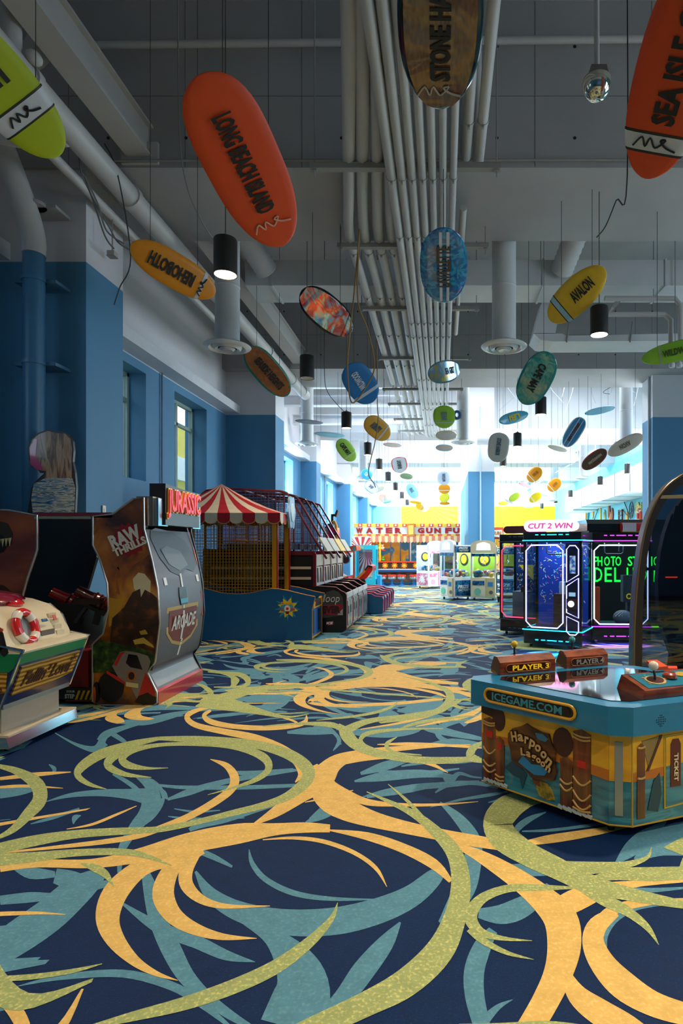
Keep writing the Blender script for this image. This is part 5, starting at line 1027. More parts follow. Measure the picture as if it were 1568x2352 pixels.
# ---------------------------------------------------------------- four basketball hoops side by side
RT = M('#5d0f1b', .3, coat=.4); HB = M('#0f0f11', .4); BEI = M('#b7a48c', .5)
def hoop():
    h = thing('hoop_game', 'black basketball arcade game with dark red cage tubes', 'arcade game', 'row of basketball games')
    # local: x<=0 runs back from the front edge at x=0 ; y 0..0.78 across
    side = [(-.60, .02), (-.09, 0.0), (0, .06), (0, .72), (-.03, .77), (-.10, .80), (-.20, .87), (-.62, .90), (-2.6, 1.0), (-2.6, .02)]
    for y in (0, .75): MB().prism(side, 'y', y, y+.03).build('lower_side', HB, h); MB().tube([(x, y+.015, z) for x, z in side[1:8]], .012, 6).build('edge_trim', M('#b9848c', .3), h)
    fp = MB().box(-.03, -.005, .03, .75, .07, .68).build('front_panel', M('#8b9298', .3, .6), h)
    for y in (.14, .44): MB().box(-.005, .012, y, y+.22, .12, .60).build('coin_door', M('#a9b0b6', .25, .7), fp); MB().box(.012, .018, y+.04, y+.1, .35, .5).build('coin_slot', DARK, fp)
    MB().box(-.02, .01, .02, .76, .66, .76).build('bumper', M('#c9ccd0', .3), h)
    MB().box(-2.5, -.05, .03, .75, .55, .60).build('ball_ramp', M('#2a2a2e', .6), h)
    up = [(-.60, .88), (-.60, 1.50), (-2.75, 1.62), (-2.75, .9)]
    for y in (0, .75):
        us = MB().prism(up, 'y', y, y+.03).build('upper_side', HB, h)
        for z in (1.02, 1.22): MB().box(-2.6, -.68, y-.004, y+.034, z, z+.05).build('stripe', BEI, us)
        MB().box(-.64, -.58, y-.01, y+.04, .88, 1.52).build('front_post', RT, h); MB().box(-2.75, -.6, y-.01, y+.04, 1.49, 1.56).build('top_rail', RT, h)
    MB().box(-.62, -.59, .03, .75, 1.28, 1.50).build('header_sign', M('#cdb9a0', .5), h); MB().box(-.62, -.6, .03, .75, .93, 1.26).build('poster', RAMP([(.3, '#b08a6a'), (.5, '#d8c0a4'), (.65, '#c9a98a'), (.8, '#8a7a78')], ns=7, name='player_poster'), h)
    for y in (.2, .5): MB().prism([(y, .95), (y+.16, .95), (y+.03, 1.24), (y-.02, 1.24)], 'x', -.6, -.585).build('poster_figure', M('#3a3436', .5), h)
    MB().box(-.60, -.57, .02, .76, .90, .94).build('poster_ledge', M('#c9ced6', .3), h)
    # cage: slanted front tubes, roof tubes, netting
    for y in (.02, .76):
        MB().tube([Vector(p) for p in crom([(-.38, y, 1.42), (-.62, y, 1.80), (-1.08, y, 2.58), (-1.2, y, 2.70), (-1.5, y, 2.73), (-2.7, y, 2.74), (-2.72, y, 2.3), (-2.72, y, 1.6)], 4)], .022, 8).build('cage_tube', RT, h, True)
        MB().tube([(-1.2, y, 1.55), (-1.2, y, 2.68)], .012, 6).build('cage_upright', RT, h)
        m = MB(); x = -2.7
        while x < -.5:
            z1 = 2.72 if x < -1.2 else 2.72-(x+1.2)*1.7; m.box(x-.003, x+.003, y-.003, y+.003, 1.56, max(1.58, z1)); x += .075
        z = 1.6
        while z < 2.7:
            xf = -1.2+(2.72-z)/1.7; m.box(-2.7, min(-.45, xf), y-.003, y+.003, z-.003, z+.003); z += .075
        m.build('net', M('#3c2442', .6), h)['kind'] = 'stuff'
    for x, z in ((-1.3, 2.72), (-2.0, 2.74), (-2.7, 2.74)): MB().tube([(x, .02, z), (x, .76, z)], .018, 8).build('cross_tube', RT, h)
    MB().prism([(-.40, 1.56), (-.37, 1.57), (-.53, 1.84), (-.56, 1.83)], 'y', .06, .72).build('score_plate', M('#a9a698', .4), h)
    MB().box(-2.45, -2.4, .06, .72, 1.7, 2.4).build('backboard', M('#2f4fa0', .4), h); MB().tube([(-2.2+.16*math.cos(2*PI*k/16), .39+.16*math.sin(2*PI*k/16), 1.78) for k in range(16)], .012, 6, closed=True).build('rim', M('#d8461c', .3), h)
    MB().box(-2.3, -1.1, .05, .73, 1.6, 1.72).build('score_shelf', M('#1d2a52', .5), h)
    return h
H0 = hoop(); hs = []
for k in range(4):
    o = H0 if k == 0 else copy_tree(H0); o.location = (-1.84, 11.72+.80*k, 0); hs.append(o)
    o['label'] = ['basketball game nearest the striped tent, with lettered black side', 'second basketball game from the striped tent', 'third basketball game from the striped tent, with a yellow plate', 'basketball game farthest from the striped tent'][k]
for ch in hs[2].children:
    if ch.name.startswith('score_plate'): ch.data = ch.data.copy(); ch.data.materials[0] = M('#d9b414', .4)
h = hs[0]; hl = h.location
def hd(nm, pts, mat, off): return MB().prism([(PX(x, 11.72)-hl.x, PZ(y, 11.72)) for x, y in pts], 'y', -off, 0).build(nm, mat, h)
hd('ball_print', [(741,1420),(736,1398),(738,1374),(750,1360),(765,1355),(778,1360),(787,1374),(789,1398),(787,1413)], M('#3b3e42', .5), .003)
hd('red_print', [(737,1391),(786,1388),(787,1396),(778,1408),(770,1413),(744,1412),(737,1400)], M('#8d1420', .5), .006); hd('white_print', [(774,1412),(787,1398),(787,1413)], M('#a7a5a2', .5), .005)
text('Hoop', M('#b9bbbd', .5), h, Vector((PX(756, 11.72)-hl.x, -.007, PZ(1377, 11.72))), (1, 0, 0), (0, 0, 1), .40, .2, .003, .0, .25)
text('FEVER', M('#2b1518', .5), h, Vector((PX(757, 11.72)-hl.x, -.008, PZ(1400, 11.72))), (1, 0, 0), (0, 0, 1), .42, .14, .003, .05)
hd('maker_print', [(749,1431),(765,1426),(766,1434),(753,1437)], M('#a81e24', .5), .004); text('ICE', M('#d8d6d4', .5), h, Vector((PX(757, 11.72)-hl.x, -.008, PZ(1431, 11.72))), (1, 0, 0), (0, 0, 1), .13, .05, .003, .05, .2)
# ---------------------------------------------------------------- five alley-roller lanes
def lane():
    h = thing('alley_game', 'alley roller lane with blue sides and pink edge trim', 'arcade game', 'row of alley roller lanes')
    side = [(-2.9, .02), (0, .02), (.02, .36), (0, .42), (-.20, .45), (-.28, .50), (-.52, .52), (-2.9, .62)]
    for y in (0, .58): MB().prism(side, 'y', y, y+.025).build('side_panel', M('#12608f', .4), h); MB().tube([(x, y+.012, z) for x, z in side[1:]], .014, 6).build('edge_trim', M('#c2355e', .35), h)
    MB().box(-.06, -.01, .025, .58, .03, .4).build('front_panel', M('#1d3f66', .4), h); MB().box(-2.85, -.06, .03, .575, .3, .36).build('lane_bed', M('#b48a58', .4), h)
    MB().prism([(-2.9, .3), (-2.1, .4), (-2.9, 1.1)], 'y', .03, .575).build('target_ramp', M('#20406e', .5), h); MB().box(-2.95, -2.9, 0, .6, 0, 1.5).build('head_board', M('#b02046', .4), h)
    return h
L0 = lane()
for k in range(5):
    o = L0 if k == 0 else copy_tree(L0); o.location = (-1.47, 15.05+.66*k, 0); o['label'] = 'alley roller lane with pink edges, %s from the basketball games' % ['nearest', 'second', 'third', 'fourth', 'fifth'][k]
# ================================================================== games at the far end
# ---------------------------------------------------------------- water-gun booth
WL = Vector((-1.5, 27.2, 0)); K = thing('carnival_booth', 'water gun carnival booth with striped awning and wood counter', 'booth', None, WL)
YB = 27.2; x0, x1 = PX(812, YB), PX(1056, YB)
def bx(nm, a, b, c, d, e, f, mat, par=K, L=WL): return MB(TR(L)).box(a, b, c, d, e, f).build(nm, mat, par)
bx('back_wall', x0, x1, 29.9, 30.0, 0, 2.3, RAMP([(.42, '#e0a51a'), (.5, '#f0bf24'), (.56, '#2f8fc4'), (.66, '#1c78b4'), (.74, '#a9dcea')], ns=1.6, detail=2, dist=.6, name='seaside_backdrop'))
bx('side_wall', x0, x0+.08, YB+.1, 30, 0, 2.3, M('#d8382c', .5)); bx('roof', x0, x1, YB, 30, 2.28, 2.34, M('#b06a2a', .6))
bx('counter_front', PX(868, 27.5), x1, 27.6, 27.7, .12, .62, RAMP([(.3, '#3b2a20'), (.5, '#6a4b38'), (.7, '#85644c')], 'NOISE', (1, 1, 6), ns=3, name='counter_planks')); bx('counter_top', PX(868, 27.5), x1, 27.5, 28.2, .62, .70, M('#c9cdd0', .4)); bx('counter_edge', PX(868, 27.5), x1, 27.46, 27.5, .60, .68, M('#1c66b0', .4)); bx('plinth', PX(870, 27.4), x1, 27.35, 27.6, 0, .1, M('#1465a4', .5))
sb = bx('sign_board', x0, x1, YB-.04, YB+.1, PZ(1227, YB), PZ(1210, YB), M('#dde3ea', .4))
for zz, nm in ((1203, 'bulb_strip'), (1227, 'lower_strip')):
    n = 24; wdt = (x1-x0)/n
    for i in range(n):
        mb_ = bx(nm, x0+i*wdt, x0+(i+1)*wdt, YB-.06, YB+.1, PZ(zz+(7.5 if zz == 1203 else 4), YB), PZ(zz, YB), M('#d8583c', .5) if i % 2 else M('#f0c84a', .5))
        if zz == 1203 and i % 2: MB(TR(WL)).ball((x0+(i+.5)*wdt, YB-.08, PZ(zz+3.5, YB)), .035, seg=8, rings=6).build('bulb', M('#fff4d8', .3, emit=3), mb_, True)
n = 34; wdt = (x1-x0)/n
for i in range(n):
    a = x0+i*wdt; zt, zb = PZ(1231, YB), PZ(1242, YB)
    MB(TR(WL)).prism([(a, zt), (a+wdt, zt), (a+wdt, zb)]+[(a+wdt*(.5+.5*math.cos(PI*j/6)), zb-.09*math.sin(PI*j/6)) for j in range(1, 6)]+[(a, zb)], 'y', YB-.12, YB-.10).build('awning_scallop', M('#e0846a', .6) if i % 2 else M('#f3d59c', .6), K)
RT_ = M('#b01c28', .4); GOLD = M('#c98a2a', .4)
for ch, px in (('W', 825), ('A', 848), ('T', 871), ('E', 893), ('R', 914), ('G', 966), ('U', 985), ('N', 1004), ('F', 1029), ('U', 1047)):
    o_ = Vector((PX(px, YB), YB-.05, PZ(1218.5, YB)))-WL; text(ch, GOLD, K, o_+Vector((.02, .004, -.012)), (1, 0, 0), (0, 0, 1), .30, .25, .01, .06); text(ch, RT_, K, o_+Vector((0, -.012, 0)), (1, 0, 0), (0, 0, 1), .28, .24, .01, .05)
pq = MB(TR(WL)).prism(pxy([(934,1203),(951,1202),(952,1231),(935,1232)], YB-.14), 'y', YB-.16, YB-.1).build('plaque', M('#d88a3a', .4), K); decal('plaque_print', [(937,1207),(949,1206),(949,1227),(938,1228)], YB-.16, M('#f0cf6a', .4), K, WL)
for px in (880, 1000):  # area lights added to brighten the booth, no fitting modelled
    l = bpy.data.lights.new('booth_fill', 'AREA'); l.shape = 'RECTANGLE'; l.size = 1.8; l.size_y = .2; l.energy = 60; l.color = (1, .88, .7)
    lo = bpy.data.objects.new('booth_fill', l); C.objects.link(lo); lo.parent = K; lo.location = Vector((PX(px, 27.6), 27.7, 2.24))-WL
# shelves of prizes, posts, gun panel
for px in (871, 895, 918, 938, 941, 958, 980, 1005): bx('post', PX(px, 28.4), PX(px, 28.4)+.06, 28.4, 28.46, .7, 2.2, M('#e6c21a', .4) if px < 885 else (M('#20304a', .5) if px != 941 else M('#9aa3a8', .4, .4)))
for z in (1.55, .98): bx('shelf', PX(856, 28.6), PX(884, 28.6), 28.5, 29.0, z, z+.04, M('#b32c22', .5))
bx('gun_panel', PX(868, 28.3), x1, 28.3, 28.36, .70, 1.0, M('#3a2a1c', .5)); bx('gun_rail', PX(868, 28.25), x1, 28.22, 28.34, 1.0, 1.05, M('#c8341f', .4))
for i, px in enumerate((884, 906, 928, 955, 977, 1000)): MB(TR(WL)).prism(star(PX(px, 28.3), .86, .17, .10, 9), 'y', 28.28, 28.3).build('target_burst', M('#f0901c', .5), K); MB(TR(WL)).prism(circ(PX(px, 28.28), .86, .06, n=12), 'y', 28.26, 28.28).build('target_disc', M('#f6d23a', .5), K)
for i, px in enumerate((884, 906, 928, 955, 977)): bx('target_screen', PX(px-6, 28.25), PX(px+6, 28.25), 27.57, 27.6, .33, .52, M('#121316', .4))
# plush prizes on the booth shelves and rail
PLC = ['#d8487c', '#2a6fc0', '#e9c53a', '#f0e6d2', '#3aa4d8', '#8a3a7c', '#f28a2a', '#56b04a']
def plush(x, y, z, r, col, lb, grp):
    t = thing('plush_toy', lb, 'plush toy', grp, (x, y, z)); mm = M(col, .8)
    MB().ball((0, 0, r*.9), r*.85, r*.75, r*.9, 10, 7).build('body', mm, t, True); MB().ball((0, -.1*r, r*2.1), r*.65, r*.62, r*.6, 10, 7).build('head', mm, t, True)
    for s in (-1, 1): MB().ball((s*.5*r, 0, r*2.6), r*.24, r*.16, r*.26, 8, 5).build('ear', mm, t, True); MB().ball((s*.8*r, -.3*r, r*1.1), r*.28, r*.28, r*.45, 8, 5).build('arm', mm, t, True)
k = 0
for px, z, y in ((858, 1.59, 28.75), (864, 1.59, 28.75), (871, 1.59, 28.75), (878, 1.59, 28.75), (858, 1.02, 28.75), (865, 1.02, 28.75), (872, 1.02, 28.75), (880, 1.02, 28.75)):
    plush(PX(px, y), y, z, .09, PLC[k % 8], '%s plush toy, %s on the %s booth shelf' % (['pink', 'blue', 'yellow', 'cream', 'sky blue', 'purple', 'orange', 'green'][k], ['first', 'second', 'third', 'fourth'][k % 4], 'upper' if z > 1.3 else 'lower'), 'plush prizes on the booth shelves'); k += 1
# stools
def stool():
    t = thing('bar_stool', 'red-topped stool', 'stool', 'stools at the water gun booth')
    MB().lathe([(.19, .40), (.2, .43), (.19, .47), (.17, .48)], seg=16).build('seat', M('#d8341f', .3), t, True); MB().lathe([(.185, .29), (.195, .34), (.19, .40)], seg=16).build('seat_band', M('#d0d4d8', .2, .8), t, True)
    MB().lathe([(.16, 0), (.15, .02), (.05, .05), (.05, .30)], seg=12).build('pedestal', M('#1b74b8', .4), t, True); return t
s0 = stool()
for i, px in enumerate((878, 900, 922, 950)):
    o = s0 if i == 0 else copy_tree(s0); o.location = (PX(px, 27.0), 27.0, 0); o['label'] = 'red-topped stool, %s from the left at the water gun booth' % ['first', 'second', 'third', 'fourth'][i]
# second booth end with plaque, right of the centre wall
E = thing('carnival_booth', 'end of a carnival booth with FUN plaque right of the centre wall', 'booth', None, (2.45, 27.2, 0)); EL = E.location.copy()
MB(TR(EL)).box(PX(1136, YB), PX(1156, YB), YB, 29.5, 0, PZ(1238, YB)).build('side_wall', M('#e2742a', .5), E); MB(TR(EL)).box(PX(1135, YB), PX(1156, YB), YB-.05, 29.5, PZ(1236, YB), PZ(1211, YB)).build('sign_box', M('#d0522c', .5), E)
for i in range(5): MB(TR(EL)).box(PX(1136+i*4, YB), PX(1138+i*4, YB), YB-.03, YB, .2, PZ(1238, YB)).build('stripe', M('#f3c04a', .5), E)
MB(TR(EL)).prism(pxy([(1134,1218),(1152,1217),(1154,1228),(1150,1234),(1134,1232)], YB-.08), 'y', YB-.10, YB-.05).build('plaque', M('#d9dde0', .4), E); text('FUN', M('#c07a2a', .4), E, Vector((PX(1141, YB), YB-.11, PZ(1225, YB)))-EL, (1, 0, 0), (0, 0, 1), .36, .17, .01, .04)
# ---------------------------------------------------------------- turquoise crane cabinet with red-ray backdrop
CL_ = Vector((PX(840, 23.5), 23.9, 0)); c_ = thing('ray_cabinet', 'turquoise cabinet with red sun-ray window below the booth sign', 'arcade game', None, CL_)
D = 23.5; xa, xb = PX(811, D)-CL_.x, PX(862, D)-CL_.x; TQ = M('#2fc0d8', .35)
MB().box(xa, xb, -.4, .5, .04, .46).build('base', TQ, c_); MB().box(xa, xb, -.4, .5, PZ(1262, D), PZ(1252, D)).build('header', TQ, c_)
for a, b in ((xa, xa+.12), (xb-.12, xb)): MB().box(a, b, -.4, -.3, .46, 1.6).build('front_post', TQ, c_); MB().box(a, b, .4, .5, .46, 1.6).build('rear_post', TQ, c_)
MB().box(xa+.1, xb-.1, .44, .48, .46, 1.6).build('backdrop', M('#f2eee6', .5), c_)
cx_, cz_ = (xa+xb)/2, 1.5
for i in range(14):
    a = PI+PI*i/14; b = a+PI/28
    def clip(t): 
        r = 1.2; x_, z_ = cx_+r*math.cos(t), cz_+r*math.sin(t); k_ = min(1, (abs((xa+.12-cx_)/(x_-cx_)) if abs(x_-cx_) > 1e-3 else 1), (abs((.5-cz_)/(z_-cz_)) if abs(z_-cz_) > 1e-3 else 1)); return (cx_+(x_-cx_)*k_, .435, cz_+(z_-cz_)*k_)
    MB().poly([(cx_, .435, cz_), clip(a), clip(b)]).build('ray', M('#d8382e', .5), c_)
MB().box(xa+.1, xb-.1, -.36, -.35, .48, 1.6).build('pane', GLASS(refl=.08), c_)
m = MB(); rr = random.Random(3)
for i in range(14): m.ball((rr.uniform(xa+.2, xb-.2), rr.uniform(-.2, .3), .5), .06, seg=8, rings=5)
m.build('prize_pile', M('#e9dcc2', .7), c_)['kind'] = 'stuff'
text('GAME', M('#f0d43a', .4), c_, Vector((xa+.28, -.41, 1.67)), (1, 0, 0), (0, 0, 1), .25, .09, .004); MB().box(xa+.14, xa+.4, -.41, -.4, .30, .34).build('coin_slot', M('#1f86b8', .4), c_)
MB(TR(CL_)).box(PX(868, 24), PX(876, 24), 23.6, 24.1, 0, .6).build('side_bin', M('#2a9ee0', .4), c_)
# booth corner panel with rays behind it
rp_ = thing('sunburst_board', 'white board with red rays under the left end of the booth sign', 'sign', None, (PX(830, 26.6), 26.6, 0))
MB().box(-.42, .42, 0, .06, 0, PZ(1232, 26.6)).build('board', M('#f4efe6', .5), rp_)
for i in range(11):
    a = PI*i/11; b = a+PI/22; MB().poly([(0, -.004, 1.55), (min(.42, max(-.42, 1.1*math.cos(a))), -.004, min(2.15, 1.55+.6*math.sin(a))), (min(.42, max(-.42, 1.1*math.cos(b))), -.004, min(2.15, 1.55+.6*math.sin(b)))]).build('ray', M('#e03a34', .5), rp_)
# ---------------------------------------------------------------- pink and orange car-hoist ride
RL = Vector((PX(765, 18.6), 18.8, 0)); R_ = thing('car_ride', 'pink tower ride with orange car parts and flame print', 'arcade ride', None, RL); D = 18.6
def rb(nm, p, y0, y1, mat, sm=False, par=None): return MB(TR(RL)).prism(pxy(p, D), 'y', y0, y1).build(nm, mat, par or R_)
PK = M('#d8156c', .3, coat=.5); OG = M('#f0641a', .3, coat=.6)
rb('tower', [(753,1400),(753,1211),(769,1211),(774,1262),(778,1310),(780,1400)], 18.6, 19.4, PK); rb('tower_side', [(744,1400),(744,1213),(753,1211),(753,1400)], 18.62, 19.4, M('#b9b6b0', .4))
MB(TR(RL)).tube([(PX(x, D), 18.6, PZ(y, D)) for x, y in ((764,1200),(767,1198),(771,1206),(774,1240),(778,1290),(780,1340),(781,1400))], .05, 8).build('edge_tube', M('#f09a1c', .3, coat=.5), R_, True)
for p in ([(764,1225),(772,1225),(772,1229),(764,1229)], [(766,1259),(774,1259),(775,1268),(766,1268)], [(773,1298),(778,1298),(778,1303),(773,1303)]): rb('hinge', p, 18.55, 18.6, DARK)
rb('lamp_post', [(757,1211),(757,1180),(768,1180),(768,1185),(762,1185),(762,1211)], 18.8, 18.9, DARK); MB(TR(RL)).slab([Vector((PX(x, D), 18.7, PZ(y, D))) for x, y in ((766,1184),(771,1170),(775,1172),(770,1188))], (0, 1, 0), .25).build('lamp_head', M('#4a4a4c', .4), R_)
rb('rear_fin', [(737,1240),(736,1212),(742,1202),(748,1200),(752,1206),(752,1240)], 19.2, 19.4, M('#1f3040', .4))
rb('upper_body', [(777,1263),(790,1258),(812,1254),(821,1253),(822,1264),(800,1270),(792,1276),(779,1292),(777,1290)], 18.3, 19.2, OG); rb('window', [(813,1256),(820,1255),(819,1264),(812,1266)], 18.27, 18.3, M('#5fb0c4', .2)); rb('flame_panel', [(779,1277),(784,1270),(793,1274),(791,1290),(784,1294),(779,1290)], 18.25, 18.3, RAMP([(.4, '#d82a1c'), (.55, '#f06a1c'), (.65, '#f6d24a')], ns=9, name='flame_print'))
MB(TR(RL)).lathe([(.12, -.1), (.14, 0), (.12, .1)], (PX(797, D), 18.3, PZ(1284, D)), 14, 'y').build('wheel', M('#22242a', .5), R_, True); MB(TR(RL)).ball((PX(791, D), 18.35, PZ(1281, D)), .1, .1, .1).build('hub', M('#8f1c20', .3), R_, True)
rb('lower_seat', [(793,1324),(804,1322),(806,1330),(820,1328),(836,1314),(846,1300),(852,1297),(859,1300),(858,1310),(846,1326),(830,1338),(826,1346),(812,1340),(793,1334)], 18.2, 19.2, M('#e0331f', .3, coat=.6)); rb('seat_rim', [(820,1327),(836,1313),(846,1300),(851,1300),(842,1314),(826,1329),(808,1333),(806,1330)], 18.17, 18.2, M('#f59a3c', .3))
rb('headrest', [(841,1308),(848,1297),(858,1299),(858,1303),(850,1301),(843,1310)], 18.15, 18.2, M('#22262c', .4)); MB(TR(RL)).lathe([(.09, -.04), (.1, 0), (.09, .04)], (PX(837, D), 18.15, PZ(1335, D)), 14, 'y').build('wheel', M('#2a2c30', .4), R_, True)
rb('floor_frame', [(778,1345),(778,1318),(792,1326),(812,1345)], 18.5, 19.3, M('#7d6a58', .5)); rb('piston', [(806,1330),(806,1252),(810,1252),(810,1330)], 19.0, 19.08, M('#c0a890', .3, .6))
MB(TR(RL)).box(PX(744, D), PX(850, D), 18.4, 19.4, 0, .3).build('base', M('#6a1230', .4), R_)
# ---------------------------------------------------------------- prize cranes
PRT = RAMP([(.3, '#0d3f7c'), (.5, '#1a6fae'), (.62, '#2a9ac8'), (.75, '#0c2c56')], 'VORONOI', (1, 1, 1), ns=9, name='gear_print')
def crane(label, w, d, h, shell, accent, words, back, grp='prize cranes', seed=1, printmat=PRT):
    t = thing('prize_crane', label, 'crane game', grp); hw, hd = w/2, d/2
    bs = MB().rbox(-hw, hw, -hd, hd, .09, .72, .02).build('cabinet', shell, t)
    for s in (-1, 1):
        MB().box(s*hw-(.012 if s < 0 else 0), s*hw+(.012 if s > 0 else 0), -hd+.06, hd-.06, .14, .62).build('side_print', printmat, t)
        x = s*(hw+.016); r = (0, -s, 0) if s < 0 else (0, 1, 0)
        r = (0, s, 0)
        if words:
            text('PRIZE', M('#e8eef4', .4), t, (x, 0, .42), r, (0, 0, 1), d*.62, .11, .004, .04, .2); text('FACTORY', M('#e8eef4', .4), t, (x, .03*s, .31), r, (0, 0, 1), d*.62, .075, .004, .03, .2)
            MB().box(s*hw-.012, s*hw+.012, -hd+.04, hd-.04, h-.30, h-.10).build('header_print', printmat, t)
            text('PRIZE', M('#e8eef4', .4), t, (x, 0, h-.16), r, (0, 0, 1), d*.5, .07, .004, .04, .2); text('FACTORY', M('#e8eef4', .4), t, (x, .03*s, h-.235), r, (0, 0, 1), d*.5, .05, .004, .03, .2)
        MB().box(s*(hw-.01)-.004, s*(hw-.01)+.004, -hd+.05, hd-.05, .74, h-.3).build('side_pane', GLASS(refl=.05, tint=.97), t)
        for yy in (-hd, hd-.05): MB().box(min(s*hw, s*(hw-.05)), max(s*hw, s*(hw-.05)), yy, yy+.05, .72, h-.1).build('post', shell, t)
        for yy in (-hd+.1, hd-.1): MB().lathe([(.035, -.015), (.035, .015)], (s*(hw-.1), yy, .035), 10, 'x').build('caster', DARK, t); MB().box(s*(hw-.1)-.02, s*(hw-.1)+.02, yy-.02, yy+.02, .05, .09).build('caster_fork', STEEL, t)
    MB().box(-hw, hw, -hd, hd, h-.12, h-.06).build('roof', shell, t)
    arch = [(-hw, h-.30), (hw, h-.30), (hw, h-.05)]+[(hw*math.cos(PI*i/12), h-.05+.16*math.sin(PI*i/12)) for i in range(1, 12)]+[(-hw, h-.05)]
    MB().prism(arch, 'y', -hd-.02, -hd+.10).build('arched_header', shell, t)
    MB().prism([(-hw*.55, h-.2), (hw*.55, h-.2), (hw*.5, h-.02), (0, h+.05), (-hw*.5, h-.02)], 'y', -hd-.035, -hd-.02).build('lit_sign', M('#eaffff', .3, emit=1.4, ecol='#c8f4ff'), t)
    MB().box(-hw+.05, hw-.05, -hd-.004, -hd+.004, .74, h-.3).build('front_pane', GLASS(refl=.05, tint=.97), t); MB().box(-hw+.03, hw-.03, -hd-.012, -hd, h-.40, h-.31).build('front_strip', printmat, t)
    MB().box(-hw+.04, hw-.04, hd-.03, hd-.01, .74, h-.12).build('back_board', back, t)
    MB().prism(circ(0, (h+.55)/2+.1, .2, n=20), 'y', hd-.045, hd-.03).build('back_ring', M('#3a3a36', .5), t); MB().prism(circ(0, (h+.55)/2+.1, .14, n=20), 'y', hd-.055, hd-.045).build('back_disc', M('#f2c21c', .5), t)
    dr = MB().box(-hw+.05, .05, -hd-.012, -hd, .14, .62).build('prize_door', shell, t); MB().prism(circ(-hw*.45, .28, .11, n=16), 'y', -hd-.024, -hd-.012).build('prize_flap', accent, dr); MB().box(-hw+.06, .03, -hd-.02, -hd-.012, .48, .62).build('door_print', printmat, dr)
    cp = MB().box(.09, hw-.05, -hd-.03, -hd, .12, .70).build('control_panel', accent if not words else M('#d8d2a4', .4), t); MB().box(.14, hw-.1, -hd-.04, -hd-.03, .44, .58).build('display', M('#2a6fb0', .3, emit=.3), cp); MB().prism(circ(.24 if hw > .3 else .18, .26, .06, n=14), 'y', -hd-.04, -hd-.03).build('speaker', M('#6d6d6c', .5), cp)
    MB().tube([(0, 0, h-.12), (0, 0, 1.25)], .015, 8).build('claw_cable', CHROME, t, True)
    for a in range(3): MB().tube([(0, 0, 1.26), (.08*math.cos(a*2.1), .08*math.sin(a*2.1), 1.18), (.04*math.cos(a*2.1), .04*math.sin(a*2.1), 1.1)], .008, 6).build('claw_finger', CHROME, t, True)
    l = bpy.data.lights.new('cabinet_light', 'AREA'); l.shape = 'RECTANGLE'; l.size = w*.7; l.size_y = d*.7; l.energy = 22; l.color = (.9, 1, 1)
    lo = bpy.data.objects.new('cabinet_light', l); C.objects.link(lo); lo.parent = t; lo.location = (0, 0, h-.14)
    rr = random.Random(seed); ms = [M(c, .8) for c in ('#e8e2d8', '#d86a4a', '#3a7fae', '#e9b8c4', '#8f8a84', '#f0c23a')]; m = MB()
    for i in range(46):
        m.m = rr.randrange(6); m.ball((rr.uniform(-hw+.1, hw-.1), rr.uniform(-hd+.1, hd-.1), .76+rr.random()*.14), rr.uniform(.05, .085), seg=7, rings=5)
    m.build('plush_pile', ms, t, True)['kind'] = 'stuff'
    return t
SHW = M('#f2f5f4', .3); 
cA = crane('white and mint prize crane turned left, with blue gear-print side', .72, .76, 1.80, SHW, M('#6fe0bc', .4), True, M('#b9d84a', .5), seed=2); cA.location = (PX(1047, 19.5), 19.62, 0); cA.rotation_euler = (0, 0, math.radians(-52))
cB = crane('cream prize crane facing the aisle with arched lit header', .80, .80, 1.78, M('#f4f2dc', .3), M('#7fd8c8', .4), True, M('#a8cf3c', .5), seed=3); cB.location = (PX(1113, 19.0), 19.45, 0); cB.rotation_euler = (0, 0, math.radians(-6))
cC = crane('prize crane with orange backdrop behind the platform cart', .82, .84, 1.74, SHW, M('#f09a2a', .4), True, M('#f08a1c', .5), seed=4); cC.location = (PX(1166, 20.3), 20.5, 0); cC.rotation_euler = (0, 0, math.radians(64))
PNK = RAMP([(.25, '#f4dfe6'), (.4, '#e8a8bc'), (.6, '#d86a92')], 'VORONOI', (1, 1, 1), ns=7, name='pink_dot_print')
cD = crane('white and pink prize crane beside the mint crane', .84, .84, 1.84, SHW, M('#f29cc0', .4), False, M('#e9e6ee', .5), seed=5, printmat=PNK); cD.location = (PX(988, 24.9), 25.3, 0); cD.rotation_euler = (0, 0, math.radians(38))
MB().prism(star(0, .38, .26, .10, 12), 'x', -.44, -.432).build('burst_print', M('#ffffff', .5), cD)
# ---------------------------------------------------------------- platform cart
ct = thing('platform_cart', 'flatbed platform cart with blue tube handle beside the prize cranes', 'cart', None, (PX(1164, 18.2), 18.2, 0))
MB().rbox(-.30, .34, -.5, .5, .22, .27, .03).build('deck', M('#a59c7c', .6), ct); hb = M('#1c4a74', .35, .3)
MB().tube([Vector(p) for p in crom([(-.27, .42, .25), (-.27, .42, .8), (-.25, .42, .88), (-.18, .42, .90), (.22, .42, .90), (.29, .42, .88), (.31, .42, .8), (.31, .42, .25)], 3)], .018, 8).build('handle', hb, ct, True)
for z in (.62, .45): MB().tube([(-.27, .42, z), (.31, .42, z)], .018, 8).build('crossbar', hb, ct)
for x in (-.22, .26):
    for y in (-.38, .38): MB().lathe([(.08, -.03), (.11, -.02), (.11, .02), (.08, .03)], (x, y, .11), 14, 'x').build('wheel', M('#1c2024', .5), ct, True); MB().box(x-.04, x+.04, y-.03, y+.03, .12, .22).build('fork', DARK, ct)
